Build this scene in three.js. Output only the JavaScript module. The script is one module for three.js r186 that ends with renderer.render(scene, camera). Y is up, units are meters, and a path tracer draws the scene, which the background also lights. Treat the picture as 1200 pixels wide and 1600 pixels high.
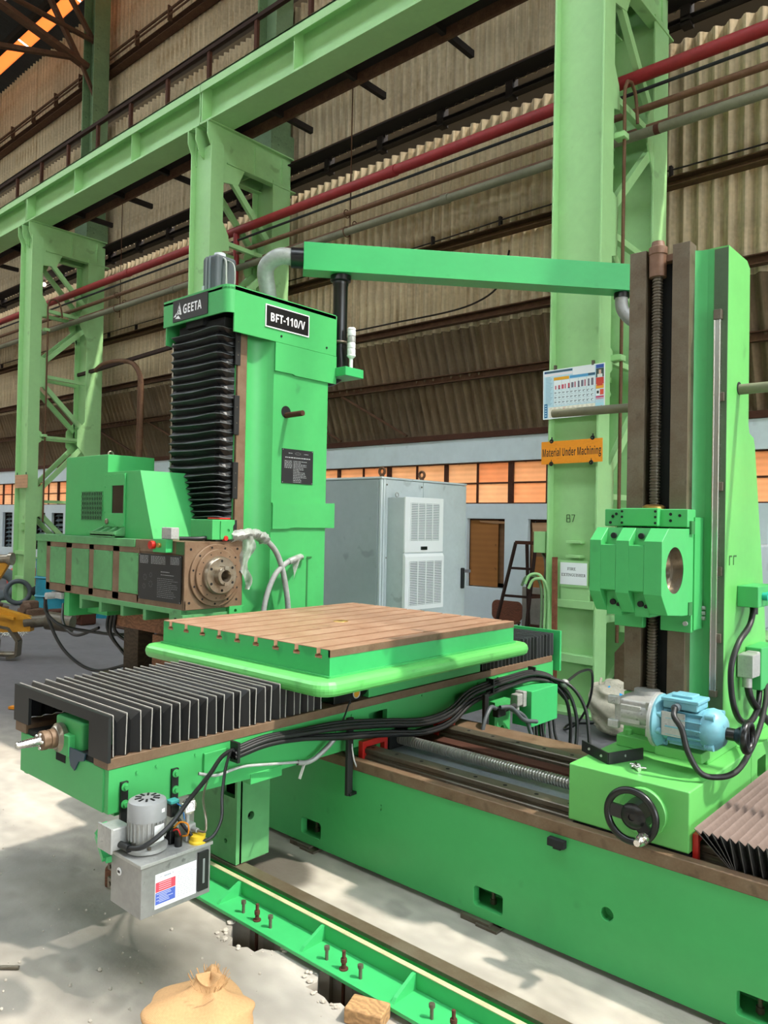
import * as THREE from 'three';
import { mergeGeometries, toCreasedNormals } from 'three/addons/utils/BufferGeometryUtils.js';
import { RoundedBoxGeometry } from 'three/addons/geometries/RoundedBoxGeometry.js';
import { RectAreaLightUniformsLib } from 'three/addons/lights/RectAreaLightUniformsLib.js';
import { ImprovedNoise } from 'three/addons/math/ImprovedNoise.js';
RectAreaLightUniformsLib.init();

// ------------------------------------------------------------------ camera, sky, sun, exposure
const scene = new THREE.Scene();
const camera = new THREE.PerspectiveCamera(67.66, 3 / 4, 0.05, 200);
camera.position.set(0, 1.6, 0);
{
  const yaw = 0.7251, pitch = 0.01425, roll = 0.01969;
  camera.rotation.set(pitch, yaw, roll, 'YXZ');
}
const renderer = new THREE.WebGLRenderer({ antialias: true });
renderer.toneMapping = THREE.LinearToneMapping;
renderer.toneMappingExposure = 1.0;
renderer.shadowMap.enabled = true;
renderer.shadowMap.type = THREE.PCFSoftShadowMap;

scene.background = new THREE.Color().setRGB(0.86, 0.95, 1.0);
scene.backgroundIntensity = 8.4;

const sunDir = new THREE.Vector3(0.62, 1, -0.2).normalize();
const sun = new THREE.DirectionalLight(new THREE.Color().setRGB(1.0, 0.93, 0.82), 5.8);
sun.name = 'sun';
sun.position.copy(sunDir).multiplyScalar(40).add(new THREE.Vector3(-3, 0, -3));
sun.target.position.set(-3, 0, -3);
sun.castShadow = true;
sun.shadow.radius = 3.2;
sun.shadow.mapSize.set(4096, 4096);
Object.assign(sun.shadow.camera, { left: -22, right: 22, top: 22, bottom: -22, near: 1, far: 90 });
scene.add(sun, sun.target);

// unseen roof opening placed for the sun (x range); sheets added to cast shade
const SUNX0 = 1.4, SUNX1 = 13.0;
const SHADE_SHEETS = [[5.4, 6.2, -4.35, -3.85], [7.4, 8.0, -4.3, -3.2], [3.4, 3.8, -4.2, -3.2]];
// ------------------------------------------------------------------ helpers
let seed = 20240611;
const rnd = () => { seed = (seed + 0x6d2b79f5) | 0; let t = Math.imul(seed ^ (seed >>> 15), 1 | seed); t = (t + Math.imul(t ^ (t >>> 7), 61 | t)) ^ t; return ((t ^ (t >>> 14)) >>> 0) / 4294967296; };
const V = (x, y, z) => new THREE.Vector3(x, y, z);
const names = new Map(), OFF = new Map();
function numbered(n) { const k = names.get(n) || 0; names.set(n, k + 1); return k ? n + '_' + String(k).padStart(3, '0') : n; }
function thing(name, label, category, base, o = {}) {
  const g = new THREE.Group();
  g.name = numbered(name); g.position.set(...base);
  if (o.local) { OFF.set(g, [0, 0, 0]); if (o.ry) g.rotation.y = o.ry; } else OFF.set(g, base);
  if (o.kind === 'structure') g.userData = { kind: 'structure' };
  else { g.userData = { label, category }; if (o.kind) g.userData.kind = o.kind; }
  if (o.group) g.userData.group = o.group;
  scene.add(g);
  return g;
}
const structure = (name, base = [0, 0, 0]) => thing(name, '', '', base, { kind: 'structure' });
function boxUV(g) {
  const n = g.index ? g.toNonIndexed() : g, p = n.attributes.position, uv = new Float32Array(p.count * 2);
  const a = V(), b = V(), c = V(), e = V(), f = V();
  for (let i = 0; i < p.count; i += 3) {
    a.fromBufferAttribute(p, i); b.fromBufferAttribute(p, i + 1); c.fromBufferAttribute(p, i + 2);
    e.subVectors(b, a); f.subVectors(c, a); e.cross(f);
    const x = Math.abs(e.x), y = Math.abs(e.y), z = Math.abs(e.z);
    for (let k = 0; k < 3; k++) {
      const q = [a, b, c][k], o = (i + k) * 2;
      if (x >= y && x >= z) { uv[o] = q.z; uv[o + 1] = q.y; } else if (y >= z) { uv[o] = q.x; uv[o + 1] = q.z; } else { uv[o] = q.x; uv[o + 1] = q.y; }
    }
  }
  n.setAttribute('uv', new THREE.BufferAttribute(uv, 2));
  for (const k of Object.keys(n.attributes)) if (!['position', 'normal', 'uv'].includes(k)) n.deleteAttribute(k);
  return n;
}
function part(parent, name, geos, mat, o = {}) {
  const list = (Array.isArray(geos) ? geos : [geos]).map((g) => (g.userData.raw ? g : boxUV(g)));
  const g = list.length > 1 ? mergeGeometries(list.map((x) => { const y = x.index ? x.toNonIndexed() : x; return y; })) : list[0];
  const off = OFF.get(parent) || [0, 0, 0];
  if (off[0] || off[1] || off[2]) g.translate(-off[0], -off[1], -off[2]);
  const m = new THREE.Mesh(g, mat);
  m.name = name; OFF.set(m, off);
  if (o.label) m.userData.label = o.label;
  if (o.kind) m.userData.kind = o.kind;
  parent.add(m);
  return m;
}
// one-mesh things
function solo(name, label, category, geos, mat, o = {}) {
  const list = (Array.isArray(geos) ? geos : [geos]).map(boxUV);
  const g = list.length > 1 ? mergeGeometries(list) : list[0];
  g.computeBoundingBox();
  const bb = g.boundingBox, base = [(bb.min.x + bb.max.x) / 2, bb.min.y, (bb.min.z + bb.max.z) / 2];
  g.translate(-base[0], -base[1], -base[2]);
  const m = new THREE.Mesh(g, mat);
  m.name = numbered(name); m.position.set(...base); OFF.set(m, base);
  m.userData = o.kind === 'structure' ? { kind: 'structure' } : { label, category };
  if (o.kind === 'stuff') m.userData.kind = 'stuff';
  if (o.group) m.userData.group = o.group;
  scene.add(m);
  return m;
}
// box between two corners, edges rounded by r
function B(x0, x1, y0, y1, z0, z1, r = 0.004) {
  const w = Math.abs(x1 - x0), h = Math.abs(y1 - y0), d = Math.abs(z1 - z0), q = Math.min(r, w * 0.3, h * 0.3, d * 0.3);
  const g = q > 0.0008 ? new RoundedBoxGeometry(w, h, d, 1, q) : new THREE.BoxGeometry(w, h, d);
  return g.translate((x0 + x1) / 2, (y0 + y1) / 2, (z0 + z1) / 2);
}
// cylinder of length len centred at c along axis
function cyl(axis, c, r, len, seg = 20, r2 = r) {
  const g = new THREE.CylinderGeometry(r2, r, len, seg);
  if (axis === 'x') g.rotateZ(-Math.PI / 2); else if (axis === 'z') g.rotateX(Math.PI / 2);
  return g.translate(...c);
}
// lathe about an axis through c: profile [[radius, along]...]
function lathe(axis, c, prof, seg = 28) {
  const g = new THREE.LatheGeometry(prof.map((p) => new THREE.Vector2(p[0], p[1])), seg);
  const q = toCreasedNormals(g, 0.6);
  if (axis === 'x') q.rotateZ(-Math.PI / 2); else if (axis === 'z') q.rotateX(Math.PI / 2);
  return q.translate(...c);
}
const torus = (axis, c, R, r, seg = 32, arc = Math.PI * 2) => {
  const g = new THREE.TorusGeometry(R, r, 10, seg, arc);
  if (axis === 'x') g.rotateY(Math.PI / 2); else if (axis === 'y') g.rotateX(Math.PI / 2);
  return g.translate(...c);
};
function tube(pts, r, n, radial = 8) {
  const c = new THREE.CatmullRomCurve3(pts.map((p) => V(...p)), false, 'centripetal');
  return new THREE.TubeGeometry(c, n || pts.length * 8, r, radial, false);
}
// straight bar with rectangular section w x h between two points
function bar(a, b, w, h = w, up = V(0, 1, 0)) {
  const A = V(...a), Bv = V(...b), d = Bv.clone().sub(A), len = d.length();
  d.normalize();
  if (Math.abs(d.dot(up)) > 0.98) up = V(0, 0, 1);
  const s = V().crossVectors(up, d).normalize(), u = V().crossVectors(d, s);
  const m = new THREE.Matrix4().makeBasis(s, u, d).setPosition(A.clone().add(Bv).multiplyScalar(0.5));
  return new THREE.BoxGeometry(w, h, len).applyMatrix4(m);
}
function rod(a, b, r, seg = 10, r2 = r) {
  const A = V(...a), Bv = V(...b), d = Bv.clone().sub(A), len = d.length();
  const q = new THREE.Quaternion().setFromUnitVectors(V(0, 1, 0), d.normalize());
  return new THREE.CylinderGeometry(r2, r, len, seg).applyQuaternion(q).translate((a[0] + b[0]) / 2, (a[1] + b[1]) / 2, (a[2] + b[2]) / 2);
}
// polygon extruded along an axis. axis x: points (z,y); axis y: points (x,z); axis z: points (x,y)
function ext(axis, pts, a0, a1, holes = [], bevel = 0) {
  const f = axis === 'x' ? (p) => new THREE.Vector2(-p[0], p[1]) : axis === 'y' ? (p) => new THREE.Vector2(p[0], -p[1]) : (p) => new THREE.Vector2(p[0], p[1]);
  const s = new THREE.Shape(pts.map(f));
  for (const h of holes) s.holes.push(new THREE.Path(h.map(f)));
  const d = a1 - a0 - 2 * bevel;
  let g = new THREE.ExtrudeGeometry(s, { depth: d, bevelEnabled: bevel > 0, bevelThickness: bevel, bevelSize: bevel, bevelOffset: -bevel, bevelSegments: 3, curveSegments: 10 });
  g.translate(0, 0, a0 + bevel);
  const m = new THREE.Matrix4();
  if (axis === 'x') m.makeBasis(V(0, 0, -1), V(0, 1, 0), V(1, 0, 0)); else if (axis === 'y') m.makeBasis(V(1, 0, 0), V(0, 0, -1), V(0, 1, 0));
  return g.applyMatrix4(m);
}
const circle = (cx, cy, r, n = 20) => Array.from({ length: n }, (_, i) => [cx + r * Math.cos((i / n) * Math.PI * 2), cy + r * Math.sin((i / n) * Math.PI * 2)]);
function rrect(x0, x1, y0, y1, r, n = 5) {
  const out = [];
  for (const [cx, cy, a] of [[x1 - r, y1 - r, 0], [x0 + r, y1 - r, 1], [x0 + r, y0 + r, 2], [x1 - r, y0 + r, 3]])
    for (let i = 0; i <= n; i++) { const t = (a + i / n) * Math.PI / 2; out.push([cx + r * Math.cos(t), cy + r * Math.sin(t)]); }
  return out;
}
const crease = (g, a = 0.7) => toCreasedNormals(g, a);
// hexagon-headed bolt standing on face, pointing along axis dir (+1/-1)
function hexBolt(axis, c, r, h, dir = 1) {
  const o = axis === 'x' ? [dir * h / 2, 0, 0] : axis === 'y' ? [0, dir * h / 2, 0] : [0, 0, dir * h / 2];
  return cyl(axis, [c[0] + o[0], c[1] + o[1], c[2] + o[2]], r, h, 6);
}
function capScrew(axis, c, r, h, dir = 1) { const g = hexBolt(axis, c, r, h, dir); return g; }

// ------------------------------------------------------------------ textures
const noise = new ImprovedNoise();
// periodic fractal noise in 0..1 (period = size of the tile in noise cells)
function fbm(u, v, cells, oct = 4, z = 0) {
  let s = 0, a = 0.5, n = 0, c = cells;
  for (let i = 0; i < oct; i++) {
    const A = u * c, Bq = v * c, fu = u, fv = v;
    const q = (du, dv) => noise.noise(A - du * c, Bq - dv * c, z + i * 7.3);
    const val = q(0, 0) * (1 - fu) * (1 - fv) + q(1, 0) * fu * (1 - fv) + q(0, 1) * (1 - fu) * fv + q(1, 1) * fu * fv;
    s += a * val; n += a; a *= 0.55; c *= 2;
  }
  return 0.5 + 0.75 * s / n;
}
const cl = (x, a = 0, b = 1) => Math.min(b, Math.max(a, x));
const ss = (a, b, x) => { const t = cl((x - a) / (b - a)); return t * t * (3 - 2 * t); };
function tex(w, h, fn, srgb = true) {
  const d = new Uint8Array(w * h * 4);
  for (let y = 0; y < h; y++) for (let x = 0; x < w; x++) {
    const c = fn((x + 0.5) / w, (y + 0.5) / h), o = (y * w + x) * 4;
    if (typeof c === 'number') d[o] = d[o + 1] = d[o + 2] = cl(c) * 255; else { d[o] = cl(c[0]) * 255; d[o + 1] = cl(c[1]) * 255; d[o + 2] = cl(c[2]) * 255; }
    d[o + 3] = 255;
  }
  const t = new THREE.DataTexture(d, w, h);
  t.magFilter = THREE.LinearFilter; t.minFilter = THREE.LinearFilter;
  t.wrapS = t.wrapT = THREE.RepeatWrapping;
  if (srgb) t.colorSpace = THREE.SRGBColorSpace;
  t.needsUpdate = true;
  return t;
}
const rep = (t, sx, sy = sx, ox = 0, oy = 0) => { const c = t.clone(); c.repeat.set(1 / sx, 1 / sy); c.offset.set(ox, oy); c.needsUpdate = true; return c; };
const mix = (a, b, t) => [a[0] + (b[0] - a[0]) * t, a[1] + (b[1] - a[1]) * t, a[2] + (b[2] - a[2]) * t];

const paintT = tex(384, 384, (u, v) => {
  const a = fbm(u, v, 4, 5), b = fbm(u, v, 24, 3, 4), s = fbm(u, v * 0.999, 9, 3, 9);
  return 0.93 + 0.1 * (a - 0.5) + 0.05 * (b - 0.5) - 0.1 * ss(0.66, 0.8, s);
});
const wearT = tex(384, 384, (u, v) => {
  const a = fbm(u, v, 3, 5, 1), b = fbm(u, v, 16, 4, 5), st = fbm(u, v, 30, 2, 8);
  return 0.84 + 0.26 * (a - 0.5) + 0.16 * (b - 0.5) - 0.22 * ss(0.62, 0.78, b) + 0.06 * (st - 0.5);
});
const streakT = tex(256, 512, (u, v) => {
  const a = fbm(u, v, 20, 3, 2), b = fbm(u, v, 4, 4, 6);
  const s = fbm(u, 0.5, 40, 3, 3);
  return 0.82 + 0.26 * (s - 0.5) + 0.24 * (b - 0.5) + 0.12 * (a - 0.5);
});
const metalT = tex(384, 384, (u, v) => {
  const s = fbm(u, v, 5, 4, 3), f = fbm(u, v, 60, 2, 5), r = fbm(u, v, 8, 4, 12);
  return mix([0.86, 0.84, 0.8], [0.62, 0.5, 0.4], cl(0.25 + 1.5 * (s - 0.5)) * 0.8).map((c) => c + 0.12 * (f - 0.5) - 0.12 * ss(0.6, 0.75, r));
});
const bumpT = tex(256, 256, (u, v) => fbm(u, v, 20, 4, 2), false);
const weaveT = tex(128, 128, (u, v) => {
  const a = Math.sin(u * Math.PI * 2 * 16), b = Math.sin(v * Math.PI * 2 * 16), n = fbm(u, v, 8, 3, 3);
  return 0.78 + 0.1 * (a * a) * (b > 0 ? 1 : 0.4) + 0.08 * (b * b) * (a > 0 ? 1 : 0.4) + 0.14 * (n - 0.5);
});
const woodT = tex(256, 256, (u, v) => {
  const w = fbm(u, v, 4, 3, 1), g = Math.sin((v * 14 + w * 5) * Math.PI * 2), f = fbm(u, v, 40, 2, 9);
  return 0.8 + 0.12 * g * 0.6 + 0.2 * (f - 0.5) + 0.2 * (w - 0.5);
});
const rustT = tex(256, 256, (u, v) => {
  const a = fbm(u, v, 6, 5, 4), b = fbm(u, v, 30, 3, 2);
  return mix([0.62, 0.42, 0.32], [0.95, 0.82, 0.72], cl(a + 0.6 * (b - 0.5)));
});
const cardT = tex(256, 256, (u, v) => {
  const a = fbm(u, v, 3, 4, 4), s = Math.sin(v * Math.PI * 2 * 12), c = fbm(u, v, 9, 3, 7);
  return 0.88 + 0.14 * (a - 0.5) + 0.02 * s - 0.2 * ss(0.7, 0.84, c);
});
const sheetT = tex(512, 512, (u, v) => {
  const st = fbm(u, 0.3, 60, 3, 3), b = fbm(u, v, 5, 5, 6), f = fbm(u, v, 50, 2, 2), r = fbm(u, v * 0.3 + 0.2, 14, 4, 1);
  const k = 0.92 + 0.42 * (st - 0.5) + 0.45 * (b - 0.5) + 0.16 * (f - 0.5);
  return mix([k, k * 0.95, k * 0.87], [k * 0.8, k * 0.7, k * 0.57], 0.8 * ss(0.52, 0.8, r));
});

// ------------------------------------------------------------------ materials
const hex = (h) => new THREE.Color(h);
function M(color, o = {}) {
  const { size = 1, map, bump, bs = 0.001, ...rest } = o;
  const m = new (rest.transmission || rest.clearcoat || rest.sheen ? THREE.MeshPhysicalMaterial : THREE.MeshStandardMaterial)({ color: hex(color), roughness: 0.5, metalness: 0, ...rest });
  if (map) m.map = rep(map, size);
  if (bump) { m.bumpMap = rep(bump, o.bsize || size); m.bumpScale = bs; }
  return m;
}
const green = M('#46b062', { map: paintT, size: 1.3, roughness: 0.42 });
const greenB = M('#3fb468', { map: paintT, size: 1.1, roughness: 0.36 });          // fresher coat on covers and outrigger
const greenTail = M('#66bb60', { map: paintT, size: 1.2, roughness: 0.42 });
const greenHead = M('#62aa6c', { map: wearT, size: 1.4, roughness: 0.5 });
const crane = M('#a9dd97', { map: paintT, size: 1.7, roughness: 0.5 });
const craneOld = M('#7f9f72', { map: wearT, size: 1.2, roughness: 0.7 });
const scraped = M('#8d7865', { map: metalT, size: 0.5, roughness: 0.55, metalness: 0.15 });
const way = M('#7d7567', { map: metalT, size: 0.45, roughness: 0.45, metalness: 0.3 });
const tableTop = M('#c4a18c', { map: metalT, size: 0.7, roughness: 0.5, metalness: 0.1 });
const steel = M('#b9b7b0', { map: metalT, size: 0.3, roughness: 0.3, metalness: 0.85 });
const steelDark = M('#78756c', { map: metalT, size: 0.4, roughness: 0.4, metalness: 0.4 });
const bedSteel = M('#a3adb3', { map: wearT, size: 0.6, roughness: 0.32, metalness: 0.35 });
const chrome = M('#d8d6d0', { roughness: 0.18, metalness: 0.95 });
const black = M('#141516', { roughness: 0.5 });
const blackGloss = M('#0d0f10', { roughness: 0.28 });
const blackMat = M('#181a1a', { roughness: 0.85 });
const rubber = M('#171819', { roughness: 0.45 });
const fabric = M('#0d0e10', { roughness: 0.42, map: wearT, size: 0.4 });
const foldEdge = M('#c4c1bb', { roughness: 0.4, map: wearT, size: 0.2 });
const dustyFold = M('#86736a', { roughness: 0.8, map: wearT, size: 0.4 });
const grey = M('#a9b5b8', { map: paintT, size: 1.4, roughness: 0.45 });
const greyLight = M('#cfd8da', { map: paintT, size: 1, roughness: 0.45 });
const greyDark = M('#4b5257', { roughness: 0.5 });
const alu = M('#b4b5b3', { map: wearT, size: 0.5, roughness: 0.42, metalness: 0.35 });
const aluLight = M('#c9cac7', { roughness: 0.4, metalness: 0.3, map: wearT, size: 0.3 });
const white = M('#e4e6e6', { roughness: 0.45 });
const blueMotor = M('#7fc1d3', { map: wearT, size: 0.4, roughness: 0.4 });
const red = M('#d8271f', { roughness: 0.4, map: wearT, size: 0.3 });
const redPipe = M('#a8262a', { roughness: 0.55, map: wearT, size: 0.8 });
const pipeBrown = M('#7d6e57', { roughness: 0.75, map: rustT, size: 0.8 });
const pipeGrey = M('#84836a', { roughness: 0.7, map: wearT, size: 0.9 });
const rust = M('#5e4234', { roughness: 0.9, map: rustT, size: 0.5 });
const rustDark = M('#3c2b24', { roughness: 0.9, map: rustT, size: 0.5 });
const purlinM = M('#6b5c4a', { roughness: 0.9, map: rustT, size: 0.7 });
const darkSteel = M('#26221e', { roughness: 0.9, map: rustT, size: 0.8 });
const sheetM = M('#d2c9b6', { roughness: 0.92, map: sheetT, size: 2.2 });
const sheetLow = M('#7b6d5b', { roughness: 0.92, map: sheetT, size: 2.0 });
const roofM = M('#2c3038', { roughness: 0.95, map: sheetT, size: 2.4 });
const wallPaint = M('#e2eff5', { map: paintT, size: 2.3, roughness: 0.8 });
const plinthM = M('#a39b90', { map: wearT, size: 0.9, roughness: 0.95 });
const paneM = M('#ffcda2', { roughness: 0.95, map: cardT, size: 0.8, transmission: 0.55, thickness: 0 });
const cardboard = M('#b5783f', { roughness: 0.95, map: cardT, size: 0.9 });
const cardboardB = M('#8d6848', { roughness: 0.95, map: cardT, size: 0.9 });
const cardPale = M('#d9a880', { roughness: 0.95, map: cardT, size: 0.7 });
const wood = M('#9a6a4d', { roughness: 0.85, map: woodT, size: 0.45 });
const woodDark = M('#57493b', { roughness: 0.9, map: woodT, size: 0.45 });
const woodPale = M('#c79a68', { roughness: 0.85, map: woodT, size: 0.3 });
const yellowP = M('#dd9a1c', { roughness: 0.5, map: wearT, size: 0.6 });
const orangeP = M('#f0940f', { roughness: 0.6, map: paintT, size: 0.5 });
const burlap = M('#d9ab78', { roughness: 0.95, map: weaveT, size: 0.06 });
const canvasW = M('#ddd2bd', { roughness: 0.9, map: wearT, size: 0.5 });
const film = M('#dfe5df', { roughness: 0.3, transmission: 0.45, thickness: 0, map: wearT, size: 0.1 });
const conduit = M('#b9bcbb', { roughness: 0.5, map: wearT, size: 0.15 });
const brass = M('#b08a4a', { roughness: 0.35, metalness: 0.7 });
const cyan = M('#1f9fb8', { roughness: 0.5, map: wearT, size: 0.5 });
const hole = M('#0b0c0b', { roughness: 0.9 });

// canvas textures for flat print
function canv(w, h, draw) {
  const c = document.createElement('canvas'); c.width = w; c.height = h;
  draw(c.getContext('2d'), w, h);
  const t = new THREE.CanvasTexture(c); t.colorSpace = THREE.SRGBColorSpace; t.magFilter = THREE.LinearFilter;
  return t;
}
// flat plate w x h, thickness t, printed front; faces +z before turning by ry
function plate(parent, name, w, h, t, c, ry, texture, edge = black, o = {}) {
  const g = new THREE.BoxGeometry(w, h, t), front = new THREE.MeshStandardMaterial({ map: texture, roughness: o.rough ?? 0.55 });
  const off = OFF.get(parent) || [0, 0, 0];
  const m = new THREE.Mesh(g, [edge, edge, edge, edge, front, edge]);
  m.name = name; m.rotation.set(o.rx || 0, ry, o.rz || 0, 'YXZ'); m.position.set(c[0] - off[0], c[1] - off[1], c[2] - off[2]);
  OFF.set(m, off);
  if (o.label) m.userData.label = o.label;
  parent.add(m);
  return m;
}
// ------------------------------------------------------------------ floor
{
  // concrete, 18 x 12 m of it drawn without repeat: pale dusty slab in front, bay behind darkened, mostly shade in the colour
  const floorT = tex(1536, 1024, (u, v) => {
    const x = -16 + u * 18, z = -10 + v * 12;
    const a = fbm(u, v, 5, 6, 1), b = fbm(u, v, 30, 4, 3), f = fbm(u, v, 160, 2, 5), d = fbm(u, v, 12, 4, 8), e = fbm(u, v, 60, 3, 11);
    let k = 0.63 + 0.3 * (a - 0.5) + 0.26 * (b - 0.5) + 0.16 * (f - 0.5) + 0.2 * (e - 0.5) - 0.16 * ss(0.6, 0.74, b) - 0.1 * ss(0.62, 0.72, e) + 0.1 * ss(0.6, 0.8, d);
    let c = mix([k * 1.0, k * 0.975, k * 0.93], [k * 1.08, k * 1.0, k * 0.9], cl(d * 1.4 - 0.3));
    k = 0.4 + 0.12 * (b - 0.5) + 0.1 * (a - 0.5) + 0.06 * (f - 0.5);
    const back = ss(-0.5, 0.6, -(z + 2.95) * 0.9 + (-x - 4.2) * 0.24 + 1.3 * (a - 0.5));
    c = mix(c, [k, k * 0.97, k * 1.0], back * 0.95);  // shade of the far floor painted into the colour
    // dark oval marks
    const spot = (sx, sz, rx, rz, s, dark) => { const q = Math.hypot((x - sx) / rx, (z - sz) / rz) + 1.1 * (b - 0.5); c = mix(c, dark, s * (1 - ss(0.7, 1.05, q))); };
    spot(-2.75, -2.34, 0.34, 0.16, 0.75, [0.24, 0.22, 0.19]);
    spot(-2.05, -1.17, 0.13, 0.05, 0.55, [0.36, 0.32, 0.28]);
    spot(-2.62, -1.1, 0.16, 0.1, 0.45, [0.3, 0.31, 0.3]);
    spot(-3.15, -1.5, 0.7, 0.3, 0.35, [0.36, 0.36, 0.35]);
    return c;
  });
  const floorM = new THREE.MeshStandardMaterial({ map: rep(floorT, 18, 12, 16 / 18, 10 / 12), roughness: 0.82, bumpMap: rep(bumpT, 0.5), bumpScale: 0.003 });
  const rag = (cx, cz, rx, rz, k) => Array.from({ length: 22 }, (_, i) => { const t = (i / 22) * Math.PI * 2, q = 1 + 0.16 * Math.sin(i * 2.3 + k) + 0.1 * Math.sin(i * 5.1 + 2 * k); return [cx + rx * q * Math.cos(t), cz + rz * q * Math.sin(t)]; });
  const pits = [[-2.32, -1.92, 0.13, 0.1, 1], [-1.83, -1.92, 0.13, 0.1, 2.2], [-1.35, -1.92, 0.13, 0.1, 4], [-2.9, -1.92, 0.13, 0.1, 5]];
  const f = structure('floor');
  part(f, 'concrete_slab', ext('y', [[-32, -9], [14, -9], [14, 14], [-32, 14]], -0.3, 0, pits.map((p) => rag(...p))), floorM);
  const pitM = M('#2b2723', { roughness: 0.95, map: wearT, size: 0.3 });
  part(f, 'pit_bottom', B(-3.4, -0.9, -0.32, -0.26, -2.15, -1.55, 0), pitM);
  const rubbleM = M('#cfc6b8', { roughness: 0.95, map: wearT, size: 0.2 }), crumbs = [];
  for (const p of pits) for (let i = 0; i < 46; i++) {
    const t = rnd() * Math.PI * 2, q = 1 + rnd() * 0.35, s = 0.003 + rnd() * rnd() * 0.016;
    const g = new THREE.IcosahedronGeometry(s, 0); g.scale(1, 0.6, 1.2); g.rotateY(rnd() * 6);
    crumbs.push(g.translate(p[0] + p[2] * q * Math.cos(t), s * 0.4, p[1] + p[3] * q * Math.sin(t)));
  }
  for (let i = 0; i < 240; i++) { const s = 0.0015 + rnd() * rnd() * 0.009; const g = new THREE.IcosahedronGeometry(s, 0); crumbs.push(g.translate(-4.4 + rnd() * 3.4, s * 0.4, -1.8 + rnd() * 0.9)); }
  solo('concrete_crumbs', 'pale concrete crumbs scattered round the broken anchor pits', 'rubble', crumbs, rubbleM, { kind: 'stuff' });
  solo('ground', '', '', ext('y', [[-70, -60], [70, -60], [70, 70], [-70, 70]], -0.5, -0.32), M('#a59a86', { roughness: 1 }), { kind: 'structure' });
}

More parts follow.
